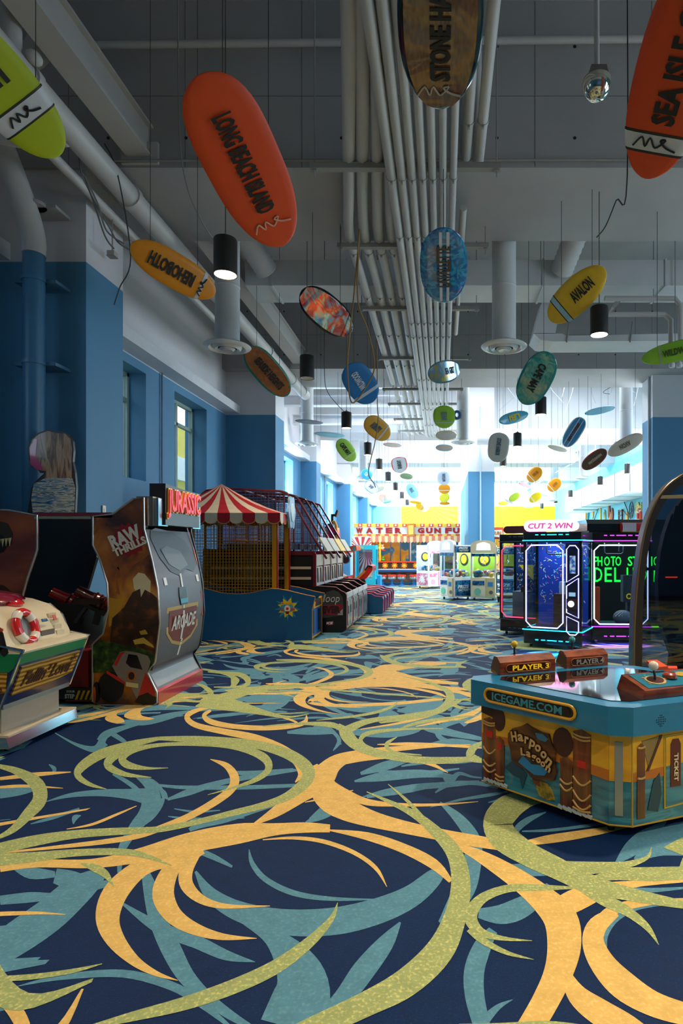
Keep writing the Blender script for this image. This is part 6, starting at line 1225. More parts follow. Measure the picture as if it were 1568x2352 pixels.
# ---------------------------------------------------------------- wall decorations on the turquoise right wall
XW = 9.96
def wd(nm, label, cat, pts, th, mat, px, py):
    y = 10*F/(px-CX); z = PZ(py, y); s = y/F*3.0; o = MB().prism([(a*s, b*s) for a, b in pts], 'x', -th, 0).build(nm, mat); o.location = (XW+.03, y, z); o.scale = (1, -1, 1); return tag(o, label, cat, 'wall decorations')
wh = thing('ship_wheel', 'round spoked ship wheel on the turquoise wall', 'wall decoration', 'wall decorations'); y = 10*F/(1454-CX); wh.location = (XW-.06, y, PZ(1171, y))
MB().tube([(0, .32*math.cos(2*PI*k/24), .42*math.sin(2*PI*k/24)) for k in range(24)], .03, 6, closed=True).build('rim', M('#3a4a5c', .5), wh, True); MB().ball((0, 0, 0), .05, .1, .12).build('hub', M('#3a4a5c', .5), wh, True)
for k in range(6): MB().tube([(0, 0, 0), (0, .32*math.cos(PI*k/3+.3), .42*math.sin(PI*k/3+.3))], .02, 5).build('spoke', M('#3a4a5c', .5), wh)
fish = [(-8, 0), (-4, 4), (2, 4.5), (6, 1), (10, 4), (9, 0), (10, -4), (6, -1), (2, -4.5), (-4, -4)]
wd('fish_model', 'mounted yellow and green fish on the turquoise wall', 'wall decoration', fish, .06, RAMP([(.4, '#2a6a6a'), (.55, '#c9b42a'), (.7, '#1c3a5a')], ns=6, name='fish_skin'), 1466, 1167)
lbuoy = thing('life_buoy', 'orange and white life buoy on the turquoise wall', 'wall decoration', 'wall decorations'); y = 10*F/(1472-CX); lbuoy.location = (XW-.05, y, PZ(1185, y))
MB().tube([(0, .24*math.cos(2*PI*k/20), .32*math.sin(2*PI*k/20)) for k in range(20)], .075, 8, closed=True).build('ring', M('#e0451c', .4), lbuoy, True)
for k in (2, 7, 12, 17): MB().tube([(0, .24*math.cos(2*PI*(k+j)/20), .32*math.sin(2*PI*(k+j)/20)) for j in (0, 1)], .08, 8).build('band', M('#efe9e2', .4), lbuoy, True)
rod = M('#2a2f38', .5)
for i, (a, b) in enumerate((((1435, 1150), (1451, 1192)), ((1430, 1170), (1450, 1190)), ((1376, 1168), (1366, 1196)))):
    ya, yb = 10*F/(a[0]-CX), 10*F/(b[0]-CX); tag(MB().tube([(XW-.03, ya, PZ(a[1], ya)), (XW-.03, yb, PZ(b[1], yb))], .025, 6).build('fishing_rod', rod), '%s fishing rod leaning on the turquoise wall' % ['long upright', 'short slanting', 'far'][i], 'wall decoration', 'wall decorations')
lad = thing('wooden_ladder', 'dark red wooden crab trap frame on the turquoise wall', 'wall decoration', 'wall decorations'); y = 10*F/(1428-CX); lad.location = (XW-.05, y, PZ(1188, y))
for dy in (-.35, .3): MB().box(-.03, .03, dy-.05, dy+.05, -.3, .42).build('rail', M('#6a2018', .6), lad)
for z in (-.15, .1, .35): MB().box(-.03, .03, -.4, .35, z-.03, z+.03).build('rung', M('#7c2a1c', .6), lad)
for i, (px, py, col, lb) in enumerate(((1346, 1186, '#c9862a', 'tall amber paddle'), (1351, 1180, '#2a8a8c', 'teal fish'), (1362, 1176, '#d8a05a', 'speckled seahorse'), (1380, 1182, '#d8a83a', 'yellow paddle'), (1400, 1175, '#8a2a2a', 'small red float'), (1407, 1182, '#7a2424', 'dark red float'), (1402, 1190, '#d8683a', 'orange buoy'), (1390, 1188, '#8fa07a', 'green sea grass'), (1441, 1190, '#c98a3a', 'brown crab model'))):
    tall = i in (0, 3); pts = [(a*(.5 if tall else .9), b*(2.6 if tall else 1.3)) for a, b in circ(0, 0, 3.2, 4, 12)] if i != 7 else [(-3, -6), (3, -6), (2.4, 5), (1.2, -2), (0, 6), (-1.2, -2), (-2.4, 4)]
    wd('wall_ornament', lb+' on the turquoise wall', 'wall decoration', pts, .06, M(col, .5), px, py)
struct(MB().box(PX(1310, 42.5), 9.98, 42.3, 42.5, 0, 4.2).build('wall_partition', M('#eef1f2', .6)))
# ================================================================== games on the right
NEON = {}
def neon(col, e, name='neon'): return M(col, .3, emit=e, noise=.0, ecol=col)
# ---------------------------------------------------------------- prize-cutter booths with neon frames
CYAN = neon('#20d8f0', 3); WHN = neon('#b8b8ff', 3); MAG = neon('#c838f8', 3); PNKN = neon('#ff3a5a', 2.2); BLUN = neon('#6a7cff', 4)
BODY = M('#0b0d14', .25, coat=.5)
CONF = None
def confetti(t, hw, y, z0, z1, n, seed):
    rr = random.Random(seed); ms = [M(c, .4, emit=.25) for c in ('#e8d86a', '#f08ab0', '#f2f2f2', '#8ad8f0', '#f0a04a')]; m = MB()
    for i in range(n):
        x = rr.uniform(-hw, hw); z = rr.uniform(z0, z1); a = rr.random()*PI; l = rr.uniform(.012, .03); m.m = rr.randrange(5)
        c_, s_ = math.cos(a), math.sin(a); m.poly([(x-l*c_-.005*s_, y, z-l*s_+.005*c_), (x+l*c_-.005*s_, y, z+l*s_+.005*c_), (x+l*c_+.005*s_, y, z+l*s_-.005*c_), (x-l*c_+.005*s_, y, z-l*s_-.005*c_)])
    o = m.build('confetti_print', ms, t); o['kind'] = 'stuff'
def cutter(label, w, d, neon_a, neon_b, n_edge, detail=True, seed=1, inner='#1c3a9c', words=True):
    t = thing('prize_cutter', label, 'arcade game', 'neon prize cutters'); hw, hd = w/2, d/2; hb, ht, hc = .30, 1.72, 1.88
    MB().rbox(-hw, hw, -hd, hd, .07, hb, .02).build('base', BODY, t); MB().rbox(-hw-.01, hw+.01, -hd-.01, hd+.01, ht, hc, .02).build('header', BODY, t)
    for x in (-hw, hw-.05):
        for y in (-hd, hd-.05): MB().box(x, x+.05, y, y+.05, hb, ht).build('post', BODY, t)
    for x in (-hw+.1, hw-.1):
        for y in (-hd+.1, hd-.1): MB().lathe([(.03, -.015), (.03, .015)], (x, y, .03), 10, 'x').build('caster', DARK, t); MB().box(x-.02, x+.02, y-.02, y+.02, .045, .07).build('caster_fork', STEEL, t)
    # glass
    MB().box(-hw+.04, hw-.04, -hd+.005, -hd+.012, hb, ht).build('front_pane', GLASS(refl=.05, tint=.98), t)
    for x in (-hw+.008, hw-.015): MB().box(x, x+.007, -hd+.05, hd-.05, hb, ht).build('side_pane', GLASS(refl=.05, tint=.98), t)
    # neon strips round header and base, dash lights
    for z, nc in ((ht+.02, neon_a), (hb-.01, neon_a)):
        MB().box(-hw-.014, hw+.014, -hd-.016, -hd-.008, z, z+.014).build('neon_strip', nc, t)
        for x in (-hw-.016, hw+.008): MB().box(x, x+.008, -hd, hd, z, z+.014).build('neon_strip', nc, t)
    for z in (hc-.05, .13):
        for x, l in ((-.26, .05), (-.15, .07), (0, .16), (.15, .07), (.26, .05)): MB().box(x*w-l/2*w, x*w+l/2*w, -hd-.018, -hd-.01, z, z+.014).build('dash_light', neon_a, t)
    # octagonal neon window frames
    def octa(x0, x1, z0, z1, c, y, mat, r=.010, n=(0, 0)):
        pts = [(x0+c, z0), (x1-c, z0), (x1, z0+c), (x1, z1-c), (x1-c, z1), (x0+c, z1), (x0, z1-c), (x0, z0+c)]
        MB().tube([(x, y, z) for x, z in pts], r, 6, closed=True).build('neon_frame', mat, t)
    xs = hw-.30 if detail else hw-.06
    octa(-hw+.05, xs, hb+.04, ht-.05, .09, -hd-.014, n_edge)
    if detail:   # control column with three lit cells
        MB().box(hw-.26, hw-.03, -hd-.012, -hd+.05, hb-.02, ht-.02).build('control_column', M('#141a3c', .25, coat=.6), t)
        xa, xb = hw-.24, hw-.05; 
        for pts in ([(xa+.05, ht-.06), (xb-.05, ht-.06), (xb, ht-.12), (xb, 1.20), (xa, 1.08), (xa, ht-.12)], [(xa, 1.02), (xb, 1.15), (xb, .52), (xa, .60)], [(xa, .54), (xb, .46), (xb, hb), (xb-.05, hb-.05), (xa+.05, hb-.05), (xa, hb)]):
            MB().tube([(x, -hd-.02, z) for x, z in pts], .008, 6, closed=True).build('neon_cell', WHN, t)
        MB().box(xa+.04, xb-.05, -hd-.03, -hd-.012, .86, .92).build('coin_display', M('#8ab8d8', .3, emit=.8), t); MB().prism(circ((xa+xb)/2-.02, .74, .05, n=16), 'y', -hd-.04, -hd-.012).build('start_button', M('#f0f0ff', .3, emit=2), t); MB().box(xa, xb-.02, -hd-.03, -hd-.012, .66, .82).build('button_plate', M('#3a2f30', .3), t)
        MB().box(xa+.05, xb-.05, -hd-.02, -hd-.013, 1.22, 1.5).build('info_screen', RAMP([(.4, '#2a5ab0'), (.55, '#a9d0f0'), (.7, '#e8a0b8')], ns=14, name='screen_print', emit=.5), t)
    if words:
        l = bpy.data.lights.new('cabinet_light', 'AREA'); l.shape = 'RECTANGLE'; l.size = w*.7; l.size_y = d*.6; l.energy = 14; l.color = (.6, .75, 1)
        lo = bpy.data.objects.new('cabinet_light', l); C.objects.link(lo); lo.parent = t; lo.location = (0, 0, ht-.01)
    # backdrop and prizes
    MB().box(-hw+.05, hw-.05, hd-.05, hd-.03, hb, ht).build('backdrop', M(inner, .5, emit=.35), t); confetti(t, hw-.08, hd-.055, hb+.4, ht-.05, 150, seed)
    MB().box(-hw+.05, hw-.05, -hd+.03, hd-.05, hb, hb+.02).build('stage', M('#1c2550', .4), t)
    for x in (-.2*w, .05*w): MB().tube([(x, 0, ht), (x, 0, ht-.16)], .01, 6).build('cutter_rail', CHROME, t)
    octa(-.2*w, .12*w, ht-.2, ht-.04, .03, 0, DARK, .012)
    return t
c1 = cutter('corner neon prize cutter with cyan lights and glowing oval sign', .96, .72, CYAN, WHN, WHN, True, 11)
c1.location = (1.92, 10.10, 0); c1.rotation_euler = (0, 0, math.radians(-26))
hw = .48; MB().prism(pill(-hw+.02, hw-.08, 1.90, 2.06), 'y', -.36, -.20).build('oval_sign', M('#f6dcee', .3, emit=1.6, ecol='#ffd0ea'), c1); MB().tube([(x, -.362, z) for x, z in pill(-hw+.02, hw-.08, 1.90, 2.06)], .012, 6, closed=True).build('sign_neon', neon('#ff8ad0', 4), c1)
text('CUT 2 WIN', M('#c84a9a', .4, emit=.8), c1, Vector((-.03, -.363, 1.98)), (1, 0, 0), (0, 0, 1), .74, .09, .006, .03, .15)
text('CUT 2 WIN', neon('#9adcff', 3), c1, Vector((.02, .24, 1.52)), (1, 0, 0), (0, 0, 1), .26, .06, .006, .0, .1)
MB().box(-.08, .22, .0, .26, .32, .86).build('wooden_crate', RAMP([(.3, '#4a2a1e'), (.5, '#7a4a34'), (.7, '#8f5e44')], 'NOISE', (1, 1, 5), ns=4, name='crate_planks'), c1); MB().box(.0, .12, .06, .2, .86, 1.06).build('white_prize_box', M('#dfe3ea', .4), c1); MB().box(.13, .2, .12, .24, .86, 1.44).build('boxed_prize', M('#16181e', .4), c1)
for z in (.36, .9, 1.55): MB().box(-.52, -.44, -.375, -.355, z, z+.09).build('door_hinge', DARK, c1)
c2 = cutter('purple-lit neon prize cutter right of the corner unit', 1.0, .72, MAG, WHN, neon('#c8e0ff', 4), False, 12, '#20242c')
c2.location = (PX(1418, 10.3)+.07, 10.64, 0); c2.rotation_euler = (0, 0, math.radians(-3))
for ch in list(c2.children):
    if ch.name.startswith(('confetti', 'backdrop')): bpy.data.objects.remove(ch)
MB().rbox(.06, .5, -.12, -.06, .32, .36, .01).build('shelf', DARK, c2)
# prizes in the purple unit
p = thing('prize_bag', 'grey drawstring bag lying in the purple-lit cutter', 'bag', None, c2.location+Vector((.1, -.05, .33)))
m = MB().ball((0, 0, .09), .17, .11, .13, 16, 10).build('sack', M('#6f767c', .6, bump=.4, ns=20), p, True)
for a in (-.6, 0, .6): MB().tube([(-.1+a*.1, -.1, .12), (a*.06, -.06, .2), (.1, -.09, .1)], .006, 5).build('cord', M('#cfd4d8', .5), p)
ob = tag(MB().rbox(-.06, .06, -.05, .05, 0, .62, .02).build('orange_box', M('#d8541c', .5)), 'tall orange box standing in the purple-lit cutter', 'box'); ob.location = c2.location+Vector((-.37, -.08, .33))
sp = thing('speaker_tower', 'dark grey tower prize with yellow rings in the purple-lit cutter', 'speaker', None, c2.location+Vector((.27, .1, .33)))
MB().box(-.14, .1, -.08, .08, .35, .82).build('cabinet', M('#2f353a', .5), sp); MB().box(-.06, .14, -.06, .06, 0, .35).build('stand', M('#181b20', .5), sp)
for x in (-.04, .16): MB().tube([(x+.04*math.cos(2*PI*k/14), -.085, .45+.04*math.sin(2*PI*k/14)) for k in range(14)], .01, 6, closed=True).build('ring', M('#d8c41c', .4, emit=.3), sp)
c3 = cutter('rear neon prize cutter with red edge lights on the left', .9, .72, neon('#2a3a4a', .5), PNKN, PNKN, False, 13, '#16335c')
c3.location = (PX(1222, 11.2), 11.6, 0); c3.rotation_euler = (0, 0, math.radians(-30))
MB().prism(pill(-.4, .4, 1.90, 2.04), 'y', -.3, -.1).build('dark_sign', M('#5a1c24', .3, coat=.6), c3)
MB().box(-.3, .0, -.1, .2, .32, .8).build('grey_prize_box', M('#9aa4ac', .4), c3); MB().prism([(-.3, 1.3), (0, 1.3), (0, 1.0)], 'y', .2, .22).build('yellow_banner', M('#e8b81c', .4, emit=.3), c3)
# coloured glow that the neon throws on carpet and walls
for loc, col, pw in (((1.75, 9.35, .06), (.1, .85, 1.0), 14), ((3.0, 10.2, .06), (.65, .2, 1.0), 12)):
    l = bpy.data.lights.new('underglow', 'AREA'); l.shape = 'RECTANGLE'; l.size = .9; l.size_y = .06; l.energy = pw; l.color = col
    lo = bpy.data.objects.new('underglow', l); C.objects.link(lo); lo.location = loc
# ---------------------------------------------------------------- black photo booth with green neon sign
PB = thing('photo_booth', 'black photo booth with green neon lettering behind the purple cutter', 'photo booth', None, (3.95, 12.9, 0)); PL = PB.location.copy(); D = 12.5
MB(TR(PL)).box(PX(1352, D), PX(1560, D), D, D+1.6, .06, 2.0).build('body', M('#0a1412', .35), PB)
MB(TR(PL)).prism([(D-.15, 1.98), (D-.15, 2.12), (D-.05, 2.21), (D+1.6, 2.21), (D+1.6, 1.98)], 'x', PX(1344, D), PX(1560, D)).build('canopy', M('#0c0f14', .2, coat=.7), PB)
GRNN = neon('#18ff3c', 4)
for ch, px, w in (('P', 1368, 12), ('H', 1377, 11), ('O', 1393, 14), ('T', 1407, 11), ('O', 1419, 14), ('S', 1446, 11), ('T', 1457, 11), ('U', 1470, 11), ('D', 1484, 11), ('I', 1495, 4), ('O', 1506, 13)):
    text(ch, GRNN, PB, Vector((PX(px, D), D-.012, PZ(1289, D)))-PL, (1, 0, 0), (0, 0, 1), w*D/F*.92, .19, .006)
for ch, px, w in (('D', 1373, 19), ('E', 1396, 17), ('L', 1417, 15), ('U', 1447, 18), ('X', 1484, 19), ('E', 1508, 16)):
    text(ch, GRNN, PB, Vector((PX(px, D), D-.012, PZ(1320, D)))-PL, (1, 0, 0), (0, 0, 1), w*D/F*.95, .29, .006)
MB(TR(PL)).box(PX(1352, D), PX(1560, D), D-.02, D, PZ(1441, D), PZ(1438, D)).build('green_floor_light', neon('#6aff2a', 2.5), PB); MB(TR(PL)).box(PX(1352, D)+.3, PX(1560, D), D+.01, D+1.5, 0, .06).build('plinth', DARK, PB)
cy_ = MB(TR(PL)).tube([(PX(1418, D), D-.25, PZ(1213, D)), (PX(1465, D), D-.25, PZ(1213, D))], .10, 18).build('roof_drum', M('#b01c2a', .3, coat=.5), PB, True); MB(TR(PL)).box(PX(1418, D), PX(1448, D), D-.36, D-.30, PZ(1222, D), PZ(1203, D)).build('drum_label', M('#b9b4c0', .4), PB)
# ---------------------------------------------------------------- arched motion pod at the right edge
AL = Vector((3.0, 7.9, 0)); P_ = thing('motion_pod', 'dark arched motion pod with tinted glass at the right edge', 'arcade ride', None, AL); D = 7.9
outer = [(1455,1545),(1456,1450),(1461,1360),(1468,1290),(1478,1230),(1491,1185),(1508,1148),(1530,1118),(1555,1098),(1590,1080),(1640,1070),(1700,1068)]
inner = [(1474,1545),(1475,1450),(1478,1360),(1484,1295),(1493,1240),(1505,1198),(1520,1164),(1541,1135),(1564,1116),(1594,1100),(1642,1090),(1700,1088)]
o_ = [Vector(p) for p in crom([(PX(x, D), 0, PZ(y, D)) for x, y in outer], 3)]; i_ = [Vector(p) for p in crom([(PX(x, D), 0, PZ(y, D)) for x, y in inner], 3)]
m = MB(TR(AL)); n = len(o_); vs = [(p.x, D+dy, max(0, p.z)) for dy in (0, .22) for q in (o_, i_) for p in q]
m.add(vs, [(k, k+1, n+k+1, n+k) for k in range(n-1)]+[(2*n+k, 2*n+k+1, 3*n+k+1, 3*n+k) for k in range(n-1)]+[(k, k+1, 2*n+k+1, 2*n+k) for k in range(n-1)]+[(n+k, n+k+1, 3*n+k+1, 3*n+k) for k in range(n-1)])
m.build('arch_frame', M('#2a2019', .4), P_)
MB(TR(AL)).tube([(p.x, D-.005, max(.01, p.z)) for p in o_], .014, 6).build('arch_trim', M('#7a5f3c', .35, .3), P_, True)
gl = [(p.x, max(0, p.z)) for p in i_]+[(PX(1700, D), 0)]
MB(TR(AL)).prism(gl, 'y', D+.10, D+.11).build('side_glass', GLASS('#c4c6d2', .08, 'tinted_glass', .85), P_)
dk = [(1700,1120),(1600,1118),(1562,1150),(1538,1185),(1524,1225),(1514,1270),(1508,1330),(1510,1390),(1518,1440),(1532,1480),(1541,1505),(1536,1545),(1700,1545)]
MB(TR(AL)).prism([(PX(x, D+.2), max(0, PZ(y, D+.2))) for x, y in dk], 'y', D+.16, D+.30).build('seat_shell', M('#181210', .5), P_)
MB(TR(AL)).prism(pxy([(1514,1146),(1519,1138),(1700,1132),(1700,1140)], D), 'y', D-.02, D+.04).build('tan_crossbar', M('#a98f68', .4), P_)
MB(TR(AL)).prism(pxy([(1560,1160),(1700,1150),(1700,1245),(1540,1245)], D), 'y', D+.13, D+.16).build('brown_panel', M('#4a3826', .4), P_)
MB(TR(AL)).box(PX(1475, D), PX(1512, D), D+.12, D+.14, PZ(1311, D), PZ(1304, D)).build('glass_rail', M('#2a2624', .4), P_); MB(TR(AL)).box(PX(1538, D), PX(1565, D), D+.14, D+.16, PZ(1328, D), PZ(1326, D)).build('red_light', neon('#ff3a2a', 3), P_)
MB(TR(AL)).box(PX(1450, D), PX(1700, D), D-.05, D+.4, 0, .04).build('floor_frame', DARK, P_)
# ---------------------------------------------------------------- lagoon fishing table in the right foreground
HLc = Vector((1.16, 3.94, 0)); Hh = thing('fishing_table', 'four-player fishing table with blue top and lagoon print', 'arcade game', None, HLc)
# corners of the top (plan): left, near, right, back; parallelogram measured on the floor
L_, N_, Bk = Vector((.12, 4.13, 0)), Vector((.97, 3.30, 0)), Vector((1.34, 4.62, 0)); R2 = N_+(Bk-L_)
def cham(c, f): 
    P = [L_, N_, R2, Bk]; out = []
    for k in range(4):
        a, b, d = P[k-1], P[k], P[(k+1) % 4]; out += [b+(a-b).normalized()*f[k], b+(d-b).normalized()*f[k]]
    return out
top = cham(None, (.10, .08, .11, .12)); ZT, ZK = .735, .575
BLT = M('#1478a4', .35, coat=.3); BLT2 = M('#0f5f86', .4)
MB(TR(HLc)).prism([(p.x, p.y) for p in top], 'z', ZK, ZT).build('table_rim', BLT, Hh)
cen = (L_+R2)/2
def inset(pts, f): return [cen+(p-cen)*f for p in pts]
MB(TR(HLc)).prism([(p.x, p.y) for p in inset(top, .80)], 'z', ZT, ZT+.004).build('glass_top', M('#121419', .04, 0, coat=1, noise=.0), Hh)
bpts = inset(top, .925)
LAG = RAMP([(.3, '#14506a'), (.5, '#1f7590'), (.62, '#3f8fa0'), (.75, '#0f3f5a')], 'NOISE', (1, 1, 5), ns=3, detail=6, dist=.8, rough=.3, coat=.4, name='lagoon_water_print')
MB(TR(HLc)).prism([(p.x, p.y) for p in bpts], 'z', .06, ZK).build('base', LAG, Hh)
for i in (0, 2, 4, 6):
    p = cen+(bpts[i]-cen)*.86; MB(TR(HLc)).lathe([(.03, -.015), (.03, .015)], (p.x, p.y, .03), 10, 'x').build('caster', DARK, Hh, True)
# faces of the base: helper coordinates u (0..1 along), z
def face(a, b):
    d = (b-a); n = Vector((d.y, -d.x, 0)).normalized()
    if n.dot(cen-a) > 0: n = -n
    return a, d, n
FL = face(bpts[1], bpts[2]); FC = face(bpts[2], bpts[3]); FR = face(bpts[3], bpts[4])
def on(fc, nm, pts, mat, off=.003, par=None, label=None):
    a, d, n = fc; return MB(TR(HLc)).slab([a+d*u+Vector((0, 0, z))+n*.0005 for u, z in pts], n, off).build(nm, mat, par or Hh, label=label)
SKY_ = RAMP([(.3, '#c98a12'), (.55, '#dba81c'), (.8, '#b8701c')], 'NOISE', (1, 1, 3), ns=2, rough=.3, coat=.4, name='sunset_sky_print'); ORS = M('#b96a1c', .4)
on(FL, 'sky_print', [(0, .33), (.35, .35), (1, .31), (1, ZK), (0, ZK)], SKY_, .002); on(FL, 'sunset_print', [(0, .33), (.35, .35), (1, .31), (1, .37), (.35, .40), (0, .385)], ORS, .003)
on(FC, 'sky_print', [(0, .31), (1, .31), (1, ZK), (0, ZK)], SKY_, .002); on(FR, 'sky_print', [(0, .31), (1, .36), (1, ZK), (0, ZK)], SKY_, .002); on(FR, 'sunset_print', [(0, .31), (1, .34), (1, .40), (0, .36)], ORS, .003)
WPOST = RAMP([(.25, '#2a1209'), (.5, '#6a3112'), (.75, '#8f4a1a')], 'NOISE', (14, 14, 1), ns=2, rough=.3, coat=.4, name='wood_post_print'); ROPE = M('#c09a58', .5); BUOY = M('#3a1815', .4)
def postprint(fc, u0, u1, z0, z1, ropes, tag_):
    on(fc, 'post_print', [(u0, z0), (u1, z0), (u1, z1-.02), ((u0+u1)/2, z1), (u0, z1-.02)], WPOST, .006)
    a, d, n = fc
    for z, sg in ropes:
        MB(TR(HLc)).tube([a+d*(u0+(u1-u0)*f)+Vector((0, 0, z-sg*math.sin(PI*f)))+n*.008 for f in [k/8 for k in range(9)]], .006, 6).build('rope_print', ROPE, Hh, True)
    if tag_: on(fc, 'red_mark', [(u0+.25*(u1-u0), tag_), (u0+.75*(u1-u0), tag_), (u0+.75*(u1-u0), tag_+.04), (u0+.25*(u1-u0), tag_+.04)], M('#c01c18', .4), .008)
postprint(FL, .02, .13, .09, .50, ((.47, .01), (.455, .01), (.30, .04), (.21, .03), (.17, .03)), .37); postprint(FL, .13, .205, .09, .39, ((.14, .01), (.115, .01)), .31)
postprint(FL, .755, .88, .07, .56, ((.53, .012), (.51, .012), (.28, .04), (.20, .05), (.14, .04), (.10, .01)), .34); postprint(FL, .66, .75, .09, .38, ((.24, .02), (.21, .03)), None)
on(FL, 'buoy_print', [(.16+.055*math.cos(2*PI*k/16), .50+.075*math.sin(2*PI*k/16)) for k in range(16)], BUOY, .007); on(FL, 'buoy_print', [(.68+.075*math.cos(2*PI*k/16), .46+.085*math.sin(2*PI*k/16)) for k in range(16)], BUOY, .0075)
on(FL, 'dark_corner', [(.0, .52), (.12, .50), (.12, ZK), (0, ZK)], M('#2a1a10', .5), .005)
for k in range(7): on(FL, 'foam_print', [(u0, z) for u0, z in ((.02+.03*k, .075+.008*(k % 2)), (.05+.03*k, .07), (.055+.03*k, .09), (.03+.03*k, .098))], M('#b9c6c4', .5), .009); on(FL, 'foam_print', [(u0, z) for u0, z in ((.64+.035*k, .065+.008*(k % 2)), (.675+.035*k, .06), (.68+.035*k, .08), (.65+.035*k, .09))], M('#b9c6c4', .5), .009)
# turtle and shark silhouettes
on(FL, 'turtle_print', [(.47, .14), (.50, .19), (.56, .185), (.60, .15), (.62, .10), (.56, .085), (.50, .095)], RAMP([(.4, '#6a5a1c'), (.55, '#a8902a'), (.7, '#3a3012')], ns=18, name='turtle_shell'), .005); on(FL, 'turtle_print', [(.44, .20), (.50, .19), (.51, .15), (.45, .16)], M('#7a3a1c', .5), .006)
on(FL, 'shark_print', [(.21, .20), (.30, .28), (.33, .25), (.40, .20), (.36, .10), (.34, .16), (.28, .17)], M('#1a4a5e', .4), .004)
# carved logo board
LW = RAMP([(.3, '#2a160c'), (.5, '#4f2c14'), (.7, '#7a4a20')], 'NOISE', (3, 3, 10), ns=2, rough=.35, name='carved_board')
lb = [(.25, .43), (.29, .47), (.36, .495), (.40, .52), (.45, .505), (.52, .49), (.58, .49), (.60, .44), (.63, .40), (.625, .33), (.64, .27), (.62, .22), (.56, .21), (.50, .195), (.44, .20), (.39, .235), (.33, .25), (.28, .27), (.27, .33), (.25, .38)]
bo = on(FL, 'logo_board', lb, LW, .018); on(FL, 'logo_water', [(.34, .27), (.38, .32), (.45, .28), (.52, .29), (.58, .27), (.55, .235), (.47, .22), (.40, .245)], M('#1c7fb8', .4), .021)
a, d, n = FL
def ltext(s_, u, z, w, h, rot, mat, off, bold=.03):
    r = d.normalized()*math.cos(rot)+Vector((0, 0, math.sin(rot))); upv = -d.normalized()*math.sin(rot)+Vector((0, 0, math.cos(rot)))
    return text(s_, mat, Hh, a+d*u+Vector((0, 0, z))+n*off-HLc, r, upv, w, h, .004, bold)
GOLDT = M('#c9a46a', .4); BLK = M('#1a0f0a', .5)
def arc_word(word, us, zs, rots, w, h):
    for ch, u, z, r_ in zip(word, us, zs, rots):
        hh = h if ch.isupper() else h*(1.0 if ch in 'pg' else .72); z = z-(0 if ch.isupper() else (h*.28 if ch in 'pg' else h*.12)); w_ = w*(.75 if ch == 'r' else 1)
        ltext(ch, u, z, w_*1.28, hh*1.2, r_, BLK, .0215, .07); ltext(ch, u, z, w_, hh, r_, GOLDT, .026, .03)
arc_word('Harpoon', (.31, .365, .415, .46, .505, .55, .59), (.425, .435, .43, .42, .40, .37, .335), (.2, .1, -.05, -.2, -.35, -.5, -.6), .042, .062)
arc_word('Lagoon', (.385, .43, .47, .51, .545, .585), (.345, .345, .335, .325, .31, .29), (.1, -.1, -.2, -.25, -.3, -.4), .034, .046)
on(FL, 'fish_emblem', [(.48, .48), (.54, .485), (.58, .46), (.56, .44), (.50, .445)], M('#2a6a8a', .4), .024)
# website plate on the rim
RF = face(top[1], top[2]); a2, d2, n2 = RF; ln = d2.length
pp = pill(.13*ln, .80*ln, ZK+.045, ZT-.035); MB(TR(HLc)).slab([a2+d2.normalized()*u+Vector((0, 0, z)) for u, z in pp], n2, .012).build('name_plate', M('#2c1810', .3), Hh)
MB(TR(HLc)).tube([a2+d2.normalized()*u+Vector((0, 0, z))+n2*.012 for u, z in pp], .009, 8, closed=True).build('plate_border', M('#d8a01c', .35), Hh, True)
MB(TR(HLc)).slab([a2+d2.normalized()*u+Vector((0, 0, z))+n2*.012 for u, z in pill(.16*ln, .77*ln, ZK+.058, ZT-.048)], n2, .003).build('plate_print', M('#15100e', .4), Hh)
text('ICEGAME.COM', M('#3f8fa0', .4), Hh, a2+d2*.455+Vector((0, 0, (ZK+ZT)/2+.005))+n2*.016-HLc, d2, (0, 0, 1), .52*ln, .05, .003, .02)
# rim edge lip, chamfer slot, ticket door, speaker holes
for fc in (FL, FC, FR):
    a3, d3, n3 = fc; MB(TR(HLc)).tube([a3+Vector((0, 0, .063)), a3+d3+Vector((0, 0, .063))], .005, 6).build('lower_trim', M('#b8921c', .4), Hh)
MB(TR(HLc)).tube([bpts[3]+Vector((0, 0, .06)), bpts[3]+Vector((0, 0, ZK))], .005, 6).build('corner_trim', M('#b8921c', .4), Hh)
a3, d3, n3 = FC; l3 = d3.length; MB(TR(HLc)).slab([a3+d3*.25+Vector((0, 0, .12)), a3+d3*.6+Vector((0, 0, .12)), a3+d3*.6+Vector((0, 0, .53)), a3+d3*.25+Vector((0, 0, .53))], n3, .006).build('slot_strip', M('#8f9696', .3, .4), Hh)
postprint(FR, .03, .08, .10, .52, ((.50, .006), (.33, .006)), None); on(FR, 'netting_print', [(.06, .53), (.20, .55), (.11, .36)], M('#8a7444', .5), .005); on(FR, 'brace_print', [(.09, .36), (.105, .36), (.20, .55), (.18, .55)], M('#4a2412', .5), .007); on(FR, 'shadow_fish_print', [(.10, .14), (.14, .30), (.18, .34), (.195, .22), (.17, .12)], M('#1a3f4e', .4), .004)
td = on(FR, 'ticket_door', [(.21, .13), (.72, .16), (.72, .555), (.21, .545)], M('#c9a21c', .4), .006); on(FR, 'ticket_door_face', [(.22, .14), (.71, .17), (.71, .545), (.22, .535)], LAG, .008); on(FR, 'ticket_sky', [(.22, .37), (.71, .40), (.71, .545), (.22, .535)], SKY_, .009)
on(FR, 'ticket_sign', [(.25, .25), (.32, .25), (.32, .49), (.305, .52), (.265, .52), (.25, .49)], M('#5a1c14', .4), .012)
